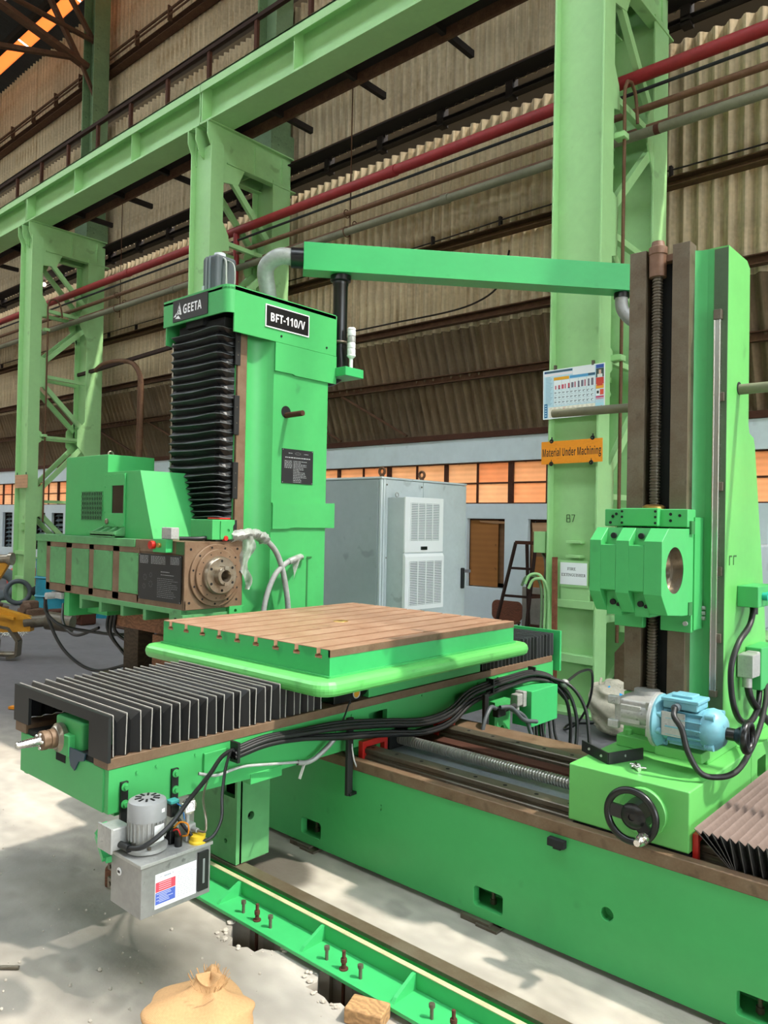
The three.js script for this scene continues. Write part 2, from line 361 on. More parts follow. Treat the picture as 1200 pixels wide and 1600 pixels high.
// ------------------------------------------------------------------ back wall: low painted wall, windows, sheeting
const WZ = -8.3, X0 = -24, X1 = 3.2;
const openX = []; for (let i = -17; i < 9; i++) openX.push(-5.88 + 0.92 * i);
{
  const w = structure('wall_back');
  // painted masonry: ribbon window band above, one opening each bay below
  part(w, 'lintel', B(X0, X1, 2.42, 2.735, WZ - 0.2, WZ + 0.02), wallPaint);
  part(w, 'band', B(X0, X1, 1.68, 1.875, WZ - 0.2, WZ), wallPaint);
  part(w, 'wall_base', B(X0, X1, 0, 0.79, WZ - 0.2, WZ), wallPaint);
  part(w, 'bare_plinth', B(-5.02, -3.9, 0.0, 0.84, WZ - 0.02, WZ + 0.012), plinthM);
  for (let i = 0; i <= openX.length; i++) {
    const a = i ? openX[i - 1] + 0.58 : X0, b = i < openX.length ? openX[i] : X1;
    part(w, 'pier', B(a, b, 0.785, 1.685, WZ - 0.2, WZ), wallPaint);
  }
  const eave = part(w, 'eave_angle', [B(X0, X1, 2.735, 2.81, WZ - 0.05, WZ + 0.05)], rust);
  // corrugated sheets, each one its own piece
  const profile = (h, wob) => {
    const n = 49, W = 1.06, pts = [];
    for (let i = 0; i <= n; i++) { const x = (i / n) * W; pts.push([x, 0.032 * Math.cos((x / 0.1465) * Math.PI * 2)]); }
    for (let i = n; i >= 0; i--) pts.push([pts[i][0], pts[i][1] - 0.007]);
    const g = boxUV(crease(ext('y', pts.map((p) => [p[0], p[1]]), 0, h), 0.9));
    const uv = g.attributes.uv;
    for (let i = 0; i < uv.count; i++) uv.setXY(i, uv.getX(i) + wob * 0.71, uv.getY(i) + wob * 0.37);
    return g;
  };
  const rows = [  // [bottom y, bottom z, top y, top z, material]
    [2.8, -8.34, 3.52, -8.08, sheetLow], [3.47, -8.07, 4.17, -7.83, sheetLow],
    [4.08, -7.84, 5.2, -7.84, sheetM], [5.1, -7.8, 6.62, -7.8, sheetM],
    [6.86, -7.66, 8.2, -7.66, sheetM], [8.08, -7.65, 9.42, -7.65, sheetM], [9.66, -7.72, 10.68, -7.72, sheetM], [10.55, -7.7, 12.15, -7.7, sheetM],
  ];
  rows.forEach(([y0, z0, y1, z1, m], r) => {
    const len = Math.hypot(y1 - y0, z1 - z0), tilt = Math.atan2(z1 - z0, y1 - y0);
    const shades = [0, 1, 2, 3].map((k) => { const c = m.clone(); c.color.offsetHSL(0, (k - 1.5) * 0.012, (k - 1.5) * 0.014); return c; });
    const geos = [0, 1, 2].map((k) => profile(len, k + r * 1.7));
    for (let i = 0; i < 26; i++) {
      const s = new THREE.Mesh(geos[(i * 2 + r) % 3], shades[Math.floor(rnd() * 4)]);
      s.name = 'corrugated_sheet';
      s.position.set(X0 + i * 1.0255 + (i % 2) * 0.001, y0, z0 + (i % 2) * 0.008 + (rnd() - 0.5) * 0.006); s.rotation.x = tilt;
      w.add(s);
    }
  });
  // purlins (angles and channels) carrying the sheets
  const purlin = (y, z, h, d, m = purlinM) => part(w, 'purlin', [B(X0, X1, y - h / 2, y + h / 2, z, z + 0.012, 0), B(X0, X1, y + h / 2 - 0.012, y + h / 2, z, z + d, 0), B(X0, X1, y - h / 2, y - h / 2 + 0.012, z, z + d, 0)], m);
  purlin(3.5, -8.03, 0.1, 0.07); purlin(4.17, -7.78, 0.1, 0.09); purlin(5.12, -7.76, 0.1, 0.12, M('#6b6244', { map: rustT, size: 0.7, roughness: 0.9 }));
  purlin(6.93, -7.62, 0.09, 0.1); purlin(6.72, -7.72, 0.06, 0.1, darkSteel); purlin(9.64, -7.7, 0.1, 0.1, darkSteel); purlin(10.5, -7.68, 0.13, 0.16);
  part(w, 'shading_ledge', [B(X0, X1, 6.86, 6.875, -7.66, -7.4, 0), B(X0, X1, 9.55, 9.565, -7.68, -7.45, 0)], darkSteel);  // added ledges that keep light off the sheet tops below
  part(w, 'dark_gap_sheet', [B(X0, X1, 6.4, 7.2, -8.02, -8.0, 0), B(X0, X1, 9.2, 9.9, -8.02, -8.0, 0)], M('#2a241e', { roughness: 1 }));  // added dark sheets standing for the darkness inside the gaps
  for (let i = 0; i < 26; i++) part(w, 'cleat', B(X0 + 0.5 + i * 1.03, X0 + 0.6 + i * 1.03, 6.66, 6.98, -7.74, -7.62), darkSteel);
  part(w, 'conduit_run', [tube([[X0, 10.68, -7.48], [-12, 10.7, -7.47], [X1, 10.68, -7.48]], 0.025, 20, 6), tube([[X0, 10.6, -7.46], [X1, 10.6, -7.46]], 0.018, 4, 6)], purlinM);
  for (let i = 0; i < 22; i++) part(w, 'conduit_cleat', B(X0 + 1 + i * 1.1, X0 + 1.03 + i * 1.1, 10.5, 10.78, -7.53, -7.44), purlinM);
  part(w, 'wall_cable', [tube([[X0, 5.28, -7.66], [-9, 5.25, -7.65], [-6.5, 5.2, -7.66], [-4.4, 5.24, -7.64], [-2, 5.23, -7.66], [X1, 5.25, -7.66]], 0.009, 60, 5), tube([[-8.2, 4.28, -7.66], [-6.8, 4.27, -7.66], [-5.4, 4.3, -7.66], [-4.9, 4.42, -7.5], [-4.6, 4.65, -7.2]], 0.012, 40, 5)], darkSteel);
  for (let i = 0; i < 24; i++) part(w, 'cable_clip', B(X0 + 0.6 + i * 1.02, X0 + 0.63 + i * 1.02, 5.16, 5.28, -7.69, -7.64, 0), darkSteel);
  // diagonal props under the sloping sheets
  for (const [a, b] of [[-9.3, -8.2], [-7.95, -6.9], [-13.2, -11.9], [-11.0, -9.9], [-15.2, -13.9], [-1.5, -0.2]]) part(w, 'sag_brace', bar([a, 3.45, -7.99], [b, 2.83, -8.24], 0.045, 0.03), purlinM);
  // hanging sheet seams already come from the laps; vent gaps with daylight are tiny and left to the laps
}
// ribbon windows: panes of yellowed translucent sheet between steel bars
{
  const pitch = 0.515, paneG = boxUV(new THREE.BoxGeometry(pitch - 0.016, 0.262, 0.004));
  const tones = [0, 1, 2, 3].map((k) => { const c = paneM.clone(); c.color.offsetHSL((k - 1.5) * 0.004, 0, (k - 1.5) * 0.02); return c; });
  let n = 1;
  for (let b = 0; b < 13; b++) {
    const x0 = -5.24 + (b - 9) * pitch * 4;
    const win = structure('window_' + n++, [x0, 1.875, WZ - 0.06]);
    const bars = [B(x0 - 0.035, x0 + 0.035, 1.875, 2.42, WZ - 0.08, WZ - 0.02)];
    for (let i = 1; i < 4; i++) { const t = i % 2 ? 0.01 : 0.03; bars.push(B(x0 + pitch * i - t, x0 + pitch * i + t, 1.875, 2.42, WZ - 0.075, WZ - 0.03, 0)); }
    bars.push(B(x0, x0 + pitch * 4, 2.135, 2.155, WZ - 0.075, WZ - 0.035, 0), B(x0, x0 + pitch * 4, 1.875, 1.89, WZ - 0.075, WZ - 0.03, 0), B(x0, x0 + pitch * 4, 2.405, 2.42, WZ - 0.075, WZ - 0.01, 0));
    part(win, 'window_frame', bars, rust);
    for (let i = 0; i < 4; i++) for (let j = 0; j < 2; j++) {
      const p = new THREE.Mesh(paneG, tones[Math.floor(rnd() * 4)]);
      p.name = 'pane'; p.position.set(pitch * (i + 0.5), 0.145 + j * 0.264, 0); win.add(p);
    }
  }
  // openings below: louvres, two of them stopped with cardboard
  const slatG = boxUV(new THREE.BoxGeometry(0.56, 0.006, 0.09)), slatM = M('#6d7f84', { roughness: 0.5, map: wearT, size: 0.3 });
  openX.forEach((x, i) => {
    const isA = Math.abs(x + 5.88) < 0.01, isB = Math.abs(x + 4.96) < 0.01;
    const win = structure('window_' + n++, [x, 0.785, WZ]);
    part(win, 'window_frame', [B(x, x + 0.58, 1.655, 1.685, WZ - 0.14, WZ - 0.06), B(x, x + 0.02, 0.785, 1.685, WZ - 0.14, WZ - 0.06), B(x + 0.56, x + 0.58, 0.785, 1.685, WZ - 0.14, WZ - 0.06)], isA || isB ? rust : darkSteel);
    part(win, 'dark_backing', B(x, x + 0.58, 0.785, 1.685, WZ - 0.2, WZ - 0.19, 0), hole);  // added dark sheet shutting out the sky behind the opening
    if (isA) {
      part(win, 'cardboard_sheet', B(x + 0.01, x + 0.45, 0.8, 1.66, WZ - 0.07, WZ - 0.06, 0), cardboard);
      part(win, 'cardboard_flap', B(x + 0.44, x + 0.57, 0.85, 1.62, WZ - 0.1, WZ - 0.09, 0), cardboardB);
      part(win, 'paper_strip', ext('z', [[x + 0.16, 1.655], [x + 0.56, 1.65], [x + 0.565, 1.62], [x + 0.4, 1.618], [x + 0.18, 1.635]], WZ - 0.055, WZ - 0.045), cardPale);
    } else if (isB) {
      part(win, 'cardboard_sheet', B(x + 0.02, x + 0.56, 0.79, 1.62, WZ - 0.07, WZ - 0.06, 0), cardboardB);
      part(win, 'cardboard_flap', ext('z', [[x + 0.03, 1.64], [x + 0.56, 1.65], [x + 0.56, 1.54], [x + 0.3, 1.545], [x + 0.05, 1.525]], WZ - 0.05, WZ - 0.042), cardPale);
      part(win, 'cardboard_patch', B(x + 0.04, x + 0.55, 0.8, 1.22, WZ - 0.055, WZ - 0.047, 0), cardboard);
    } else for (let k = 0; k < 8; k++) {
      const s = new THREE.Mesh(slatG, slatM); s.name = 'slat'; s.position.set(0.29, 0.06 + k * 0.112, -0.11); s.rotation.x = 0.75; win.add(s);
    }
  });
}

// ------------------------------------------------------------------ roof, end walls
{
  const c = structure('ceiling');
  const ry = (z) => 12.15 + (z + 7.75) * 0.3, tilt = -Math.atan(0.3);
  const panel = (x0, x1, z0, z1, m, t = 0.05, name = 'roof_sheet') => {
    const L = Math.hypot(z1 - z0, (z1 - z0) * 0.3), g = boxUV(new THREE.BoxGeometry(x1 - x0, t, L));
    const s = new THREE.Mesh(g, m); s.name = name; s.position.set((x0 + x1) / 2, ry((z0 + z1) / 2), (z0 + z1) / 2); s.rotation.x = tilt; c.add(s);
  };
  // rooflight beside the eave: yellowed sheets at the left, at the right an unseen opening placed to let the sun in
  const skyM = M('#e9a06a', { roughness: 0.9, transmission: 0.6, thickness: 0 });
  for (let i = 0; i < 12; i++) panel(-32 + i * 2.4, -29.66 + i * 2.4, -7.42, -7.16, skyM, 0.01, 'rooflight_sheet');
  panel(-32, -3.2, -7.9, -7.42, roofM); panel(-32, -3.2, -7.16, -6.55, roofM);
  const greySky = M('#b9a9a4', { roughness: 0.9, transmission: 0.5, thickness: 0 });
  for (let i = 0; i < 12; i++) panel(-32 + i * 2.4, -29.7 + i * 2.4, -6.55, -6.4, greySky, 0.01, 'rooflight_sheet');
  panel(-32, -3.2, -6.4, -3.2, roofM);
  panel(-3.2, 14, -7.9, -7.0, roofM);
  panel(-3.2, SUNX0, -7.0, -3.2, roofM); panel(SUNX1, 14, -7.0, -3.2, roofM);
  panel(-32, 14, -3.2, -0.8, roofM); panel(-32, 14, 3.2, 8.4, roofM); panel(-32, 14, 8.4, 14.0, roofM);  // unseen open run between, added to let in sky light
  for (const [x0, x1, z0, z1] of SHADE_SHEETS) panel(x0, x1, z0, z1, roofM, 0.03, 'shade_sheet');  // added out of view to throw blotchy shade on the floor
  for (const z of [-7.0, -5.6, -4.2, -2.8, -1.0, 1.0, 3, 5, 7, 9]) {
    const g = boxUV(new THREE.BoxGeometry(46, 0.14, 0.06)), s = new THREE.Mesh(g, darkSteel);
    s.name = 'purlin'; s.position.set(-9, ry(z) - 0.1, z); c.add(s);
  }
  const g = structure('wall_front');
  part(g, 'upper_sheeting', B(-32, 14, 9.0, 18.6, 13.8, 14, 0), sheetM);
  part(g, 'pier', [-32, -20, -8, 4, 13.4].map((x) => B(x, x + 0.6, 0, 9, 13.6, 14, 0)), wallPaint);
  part(g, 'dado', B(-32, 14, 0, 7.9, 13.8, 14, 0), sheetM);
  part(structure('wall_left'), 'sheeting', [B(-32.2, -32, 0, 12, -9, 14, 0), ext('x', [[-9, 12], [14, 12], [14, 18.8]], -32.2, -32)], sheetM);
  part(structure('wall_right'), 'upper_sheeting', [B(14, 14.2, 6.2, 12, -9, 14, 0),  ext('x', [[-9, 12], [14, 12], [14, 18.8]], 14, 14.2), B(14, 14.2, 0, 12, -9, -6.5, 0), B(14, 14.2, 0, 12, 6, 14, 0)], sheetM);
  // far side wall below the roof, beyond the sheeting in view
  part(structure('wall_far'), 'sheeting', [B(-32, X0, 0, 12.2, -8.2, -8, 0), B(X1 + 0.3, 14, 0, 12.2, -8.2, -8, 0)], sheetM);
}
// roof trusses on the building columns
{
  const tr = (x, label) => {
    const t = thing('roof_truss', label, 'truss', [x, 10.9, -7.25], { group: 'roof trusses' });
    const y = (z) => 12.0 + (z + 7.75) * 0.3;
    part(t, 'rafter', [bar([x, y(-7.3) - 0.1, -7.3], [x, y(8) - 0.1, 8], 0.12, 0.1)], purlinM);
    part(t, 'end_strut', [bar([x + 0.05, 10.35, -7.1], [x + 0.05, 10.76, -5.4], 0.1, 0.09), bar([x - 0.06, 10.35, -7.1], [x - 0.06, 10.76, -5.4], 0.1, 0.03), bar([x, 10.42, -6.8], [x, 9.95, -5.3], 0.1, 0.08), bar([x, 10.4, -6.95], [x, 11.7, -6.1], 0.1, 0.08)], purlinM);
    part(t, 'knee_brace', bar([x, 9.8, -7.3], [x, 10.35, -7.0], 0.06, 0.06), purlinM);
    part(t, 'bottom_chord', [rod([x - 0.03, 10.95, -7.25], [x - 0.03, 11.4, 8], 0.05), rod([x + 0.06, 10.9, -7.25], [x + 0.06, 11.35, 8], 0.04)], purlinM);
    for (let i = 0; i < 6; i++) { const z = -7.2 + i * 2.5; part(t, 'web_member', bar([x, 10.95 + (z + 7.25) * 0.03, z], [x, y(z + 1.25), z + 1.25], 0.09, 0.07), purlinM); part(t, 'web_member', bar([x, y(z + 1.25), z + 1.25], [x, 10.95 + (z + 9.75) * 0.03, z + 2.5], 0.08, 0.06), purlinM); }
  };
  tr(-14.25, 'rusty steel roof truss springing from the leftmost tall building column');
  tr(-8.8, 'rusty steel roof truss above the middle crane column, out over the girder');
  tr(-3.2, 'rusty steel roof truss above the crane column that carries the poster');
}

// ------------------------------------------------------------------ crane columns, girder, walkway
function craneColumn(x, label, footed) {
  const w = 0.48, x1 = x + w, c = thing('crane_column', label, 'column', [x + w / 2, 0, -6.7], { group: undefined });
  const fl = 0.02, leg = (za, zb, zw, y1, name) => {
    const L = part(c, name, B(x + fl, x1 - fl, 0, y1, zw - 0.008, zw + 0.008, 0), crane);
    part(L, 'flange', B(x, x + fl, 0, y1, za, zb), crane); part(L, 'flange', B(x1 - fl, x1, 0, y1, za, zb), crane);
    return L;
  };
  const F = leg(-6.25, -6.04, -6.13, 6.72, 'front_leg'), R = leg(-7.45, -7.12, -7.22, 6.55, 'rear_leg');
  part(F, 'base_plate', B(x - 0.12, x1 + 0.12, 0, 0.03, -6.45, -5.9), crane);
  part(R, 'base_plate', B(x - 0.12, x1 + 0.12, 0, 0.03, -7.6, -6.95), crane);
  for (const y of [0.46, 0.93]) part(F, 'batten', B(x + 0.1, x1 - 0.02, y - 0.035, y + 0.035, -6.13, -6.035), crane);
  for (const y of [1.34, 1.465]) part(F, 'rung', B(x + 0.19, x1 - 0.15, y - 0.012, y + 0.012, -6.13, -6.04), crane);
  for (const [i, xs] of [[0, x + 0.012], [1, x1 - 0.012]]) {
    const g = (pts) => ext('x', pts, xs - 0.008, xs + 0.008), b = (y0, z0, y1, z1, h = 0.085, back = 0) => part(c, 'lacing', bar([xs - (i ? 0.03 : -0.03), y0, z0], [xs - (i ? 0.03 : -0.03), y1, z1], 0.055, h), crane);
    part(c, 'gusset', g([[-6.2, 5.75], [-6.35, 5.5], [-6.37, 5.3], [-6.2, 5.25]]), crane);
    part(c, 'gusset', g([[-6.2, 4.55], [-6.36, 4.5], [-6.36, 4.0], [-6.2, 3.95]]), crane);
    part(c, 'gusset', g([[-6.2, 2.18], [-6.36, 2.1], [-6.36, 1.62], [-6.2, 1.56]]), crane);
    part(c, 'gusset', g([[-6.2, 3.2], [-6.3, 3.14], [-6.3, 2.98], [-6.2, 2.9]]), crane);
    part(c, 'gusset', g([[-7.15, 5.75], [-6.98, 5.5], [-6.98, 5.25], [-7.15, 4.95]]), crane);
    part(c, 'gusset', g([[-7.15, 3.45], [-6.98, 3.25], [-6.98, 2.95], [-7.15, 2.75]]), crane);
    b(6.5, -6.2, 5.55, -7.15); b(5.4, -6.3, 5.38, -7.15, 0.06); b(4.42, -6.3, 5.22, -7.12); b(4.18, -6.3, 4.15, -7.15, 0.06); b(4.04, -6.3, 3.25, -7.12); b(3.06, -6.25, 3.06, -7.15, 0.05); b(2.08, -6.3, 2.95, -7.12); b(1.87, -6.3, 1.87, -7.15, 0.05); b(1.66, -6.3, 0.85, -7.12); b(0.8, -6.25, 0.78, -7.15, 0.06); b(0.1, -6.25, 0.72, -7.15);
  }
  // deep cap beam joining both legs
  const cap = part(c, 'cap_beam', [B(x + 0.02, x + 0.036, 6.5, 6.95, -7.46, -6.1, 0), B(x1 - 0.036, x1 - 0.02, 6.5, 6.95, -7.46, -6.1, 0)], crane);
  part(cap, 'flange', B(x - 0.03, x + 0.12, 6.95, 6.97, -7.48, -5.98), crane); part(cap, 'flange', B(x1 - 0.12, x1 + 0.03, 6.95, 6.97, -7.48, -5.98), crane);
  part(cap, 'flange', B(x - 0.01, x + 0.1, 6.48, 6.5, -7.55, -6.3), crane); part(cap, 'flange', B(x1 - 0.1, x1 + 0.01, 6.48, 6.5, -7.55, -6.3), crane);
  part(cap, 'diaphragm', [B(x, x1, 6.5, 6.9, -6.8, -6.785, 0), B(x, x1, 6.5, 6.9, -7.3, -7.285, 0)], crane);
  for (const xs of [x + 0.01, x + w / 2 - 0.05, x1 - 0.02]) part(cap, 'bracket_plate', ext('x', [[-6.2, 6.95], [-5.98, 6.95], [-5.98, 6.78], [-6.06, 6.6], [-6.2, 6.5]], xs - 0.008, xs + 0.008), crane);
  part(cap, 'haunch', [ext('x', [[-6.2, 6.6], [-6.62, 6.5], [-6.5, 6.25], [-6.2, 6.2]], x + 0.01, x + 0.026), ext('x', [[-6.2, 6.6], [-6.62, 6.5], [-6.5, 6.25], [-6.2, 6.2]], x1 - 0.026, x1 - 0.01)], crane);
  // roof stanchion carried on the rear leg
  const S = part(c, 'roof_stanchion', B(x + 0.05, x1 - 0.05, 6.97, 12.05, -7.3, -7.285, 0), craneOld);
  part(S, 'flange', B(x + 0.02, x + 0.05, 6.97, 12.05, -7.45, -7.13), craneOld); part(S, 'flange', B(x1 - 0.05, x1 - 0.02, 6.97, 12.05, -7.45, -7.13), craneOld);
  part(S, 'splice_box', B(x + 0.0, x1, 6.97, 7.3, -7.5, -7.06, 0), craneOld);
  return c;
}
const colL = craneColumn(-14.5, 'light green laced steel crane column at the far left, furthest from the camera');
const colM = craneColumn(-9.06, 'light green laced steel crane column behind the grey servo motor and red pipe branch');
const colR = craneColumn(-3.42, 'light green laced steel crane column carrying the poster, the orange sign and the B7 mark');
{ // small things belonging to the columns
  part(colR, 'number_mark', (() => { const s = 0.045, x = -3.265, y = 1.64, z = -6.119, t = 0.006, L = (a, b, c, d) => bar([x + a * s, y + b * s, z], [x + c * s, y + d * s, z], t, 0.002, V(0, 0, 1));
    return [L(0, 0, 0, 1.4), L(0, 1.4, 0.6, 1.4), L(0.6, 1.4, 0.6, 0.75), L(0, 0.72, 0.7, 0.72), L(0.7, 0.7, 0.7, 0), L(0, 0, 0.7, 0), L(1.0, 1.4, 1.7, 1.4), L(1.7, 1.4, 1.25, 0)]; })(), M('#3a5a33', { roughness: 0.8 }));
  part(colM, 'warning_band', B(-9.06, -8.58, 4.1, 4.12, -6.05, -6.03, 0), crane);
}
// girder lengths, jointed over the columns
function girder(x0, x1, label) {
  const g = thing('crane_girder', label, 'crane girder', [(x0 + x1) / 2, 7.0, -6.2]), e = 0.004; x0 += e; x1 -= e;
  part(g, 'web', B(x0, x1, 6.99, 7.54, -6.19, -6.175, 0), crane);
  part(g, 'top_flange', [B(x0, x1, 7.52, 7.55, -6.42, -6.0), B(x0, x1, 7.42, 7.55, -6.015, -6.0)], crane);
  part(g, 'bottom_flange', B(x0, x1, 6.97, 7.0, -6.38, -6.0), crane);
  for (let k = 1; k < 3; k++) for (const x of [x0 + (x1 - x0) * k / 3]) part(g, 'stiffener', ext('z', [[x - 0.006, 6.99], [x + 0.006, 6.99], [x + 0.006, 7.53], [x - 0.006, 7.53]], -6.175, -6.03), crane);
  for (const x of [x0 + 0.02, x1 - 0.02]) part(g, 'end_plate', B(x - 0.008, x + 0.008, 6.99, 7.53, -6.35, -6.02, 0), crane);
  part(g, 'rail', [B(x0, x1, 7.55, 7.62, -6.22, -6.16)], rustDark);
}
girder(-22, -14.26, 'light green crane girder length left of the far left column');
girder(-14.26, -8.82, 'light green crane girder length between the far left and middle columns');
girder(-8.82, -3.18, 'light green crane girder length running out of the top of the photograph');
girder(-3.18, 2.4, 'light green crane girder length over the tailstock end, above the frame');
{
  const w = thing('crane_walkway', 'dark steel crane walkway with rusty handrail behind the green girder', 'walkway', [-9, 7.0, -6.6]);
  part(w, 'deck', B(-22, 2.4, 7.1, 7.14, -6.66, -6.38, 0), darkSteel);
  part(w, 'edge_beam', [B(-22, 2.4, 6.97, 7.14, -6.7, -6.66, 0)], purlinM);
  for (let x = -21.5; x < 2.4; x += 1.36) part(w, 'joist', B(x, x + 0.06, 7.02, 7.1, -7.2, -6.4, 0), darkSteel);
  part(w, 'top_rail', B(-22, 2.4, 8.52, 8.58, -6.62, -6.56, 0), rustDark);
  for (let x = -21.6; x < 2.4; x += 1.1) part(w, 'handrail_post', B(x, x + 0.06, 7.14, 8.53, -6.62, -6.57, 0), rust);
}
// pipes along the wall
{
  const run = (name, label, y, r, m, z = -6.8, x0 = -22, x1 = 2.5) => {
    const t = thing(name, label, 'pipe', [(x0 + x1) / 2, y, z]);
    part(t, 'pipe_run', rod([x0, y, z], [x1, y, z], r, 14), m);
    return t;
  };
  const rp = run('fire_main', 'red fire water main running along the wall behind the crane columns', 5.8, 0.06, redPipe);
  part(rp, 'branch', rod([-9.0 + 0.0, 5.8, -6.8], [-9.0, 4.6, -6.8], 0.045, 12), redPipe);
  part(rp, 'valve', [lathe('y', [-9.0, 4.5, -6.8], [[0.02, 0], [0.06, 0.02], [0.06, 0.08], [0.03, 0.1], [0.03, 0.14], [0, 0.14]]), B(-9.08, -8.92, 4.46, 4.5, -6.82, -6.78)], conduit);
  for (const x of [-12, -6, -0.4]) part(rp, 'coupling', cyl('x', [x, 5.8, -6.8], 0.068, 0.12, 16), redPipe);
  const bp = run('power_cable', 'thin black pipe just below the red fire main', 5.66, 0.016, blackMat);
  const br = run('air_pipe', 'thin brown rusty pipe between the black and the thick grey green pipes', 5.48, 0.032, pipeBrown);
  part(br, 'second_pipe', rod([-22, 5.39, -6.98], [2.5, 5.39, -6.98], 0.028, 10), pipeBrown);
  const gp = run('water_pipe', 'thick grey green pipe, lowest of the pipes along the wall', 5.25, 0.045, pipeGrey);
  for (const x of [-5.2, -10.6, -1.2]) part(gp, 'coupling', cyl('x', [x, 5.25, -6.8], 0.054, 0.1, 14), pipeGrey);
  part(gp, 'paint_ring', cyl('x', [-2.78, 5.25, -6.8], 0.047, 0.05, 14), rust);
  const hanger = (x, label) => {
    const h = thing('pipe_hanger', label, 'hanger', [x, 5.1, -6.8]);
    part(h, 'hanger_rod', rod([x, 7.1, -6.86], [x, 5.1, -6.86], 0.008, 6), purlinM);
    part(h, 'ring', [torus('x', [x, 5.48, -6.8], 0.05, 0.007, 16), torus('x', [x, 5.25, -6.8], 0.062, 0.007, 16), torus('x', [x, 5.39, -6.95], 0.04, 0.006, 14)], purlinM);
  };
  hanger(-6.75, 'thin hanger rod with pipe rings right of the green boom hose');
  hanger(-12.35, 'thin hanger rod with pipe rings right of the far left column');
  // hooked conduits on the columns
  for (const [x, y0, y1, label] of [[-2.88, 0.6, 5.45, 'thin hooked pipe up the side of the column with the poster'], [-13.95, 1.5, 5.5, 'thin hooked pipe up the side of the far left column']]) {
    const c = thing('hooked_conduit', label, 'pipe', [x, y0, -6.33]);
    part(c, 'conduit_run', tube([[x, y0, -6.33], [x, y1 - 0.4, -6.33], [x, y1, -6.33], [x, y1 + 0.09, -6.38], [x, y1 + 0.11, -6.46], [x, y1 + 0.05, -6.54], [x, y1 - 0.2, -6.6]], 0.016, 60, 8), pipeBrown);
    part(c, 'bracket', [B(x - 0.07, x + 0.03, 5.0, 5.05, -6.36, -6.26), B(x - 0.07, x + 0.03, 3.05, 3.1, -6.36, -6.26)], crane);
  }
}
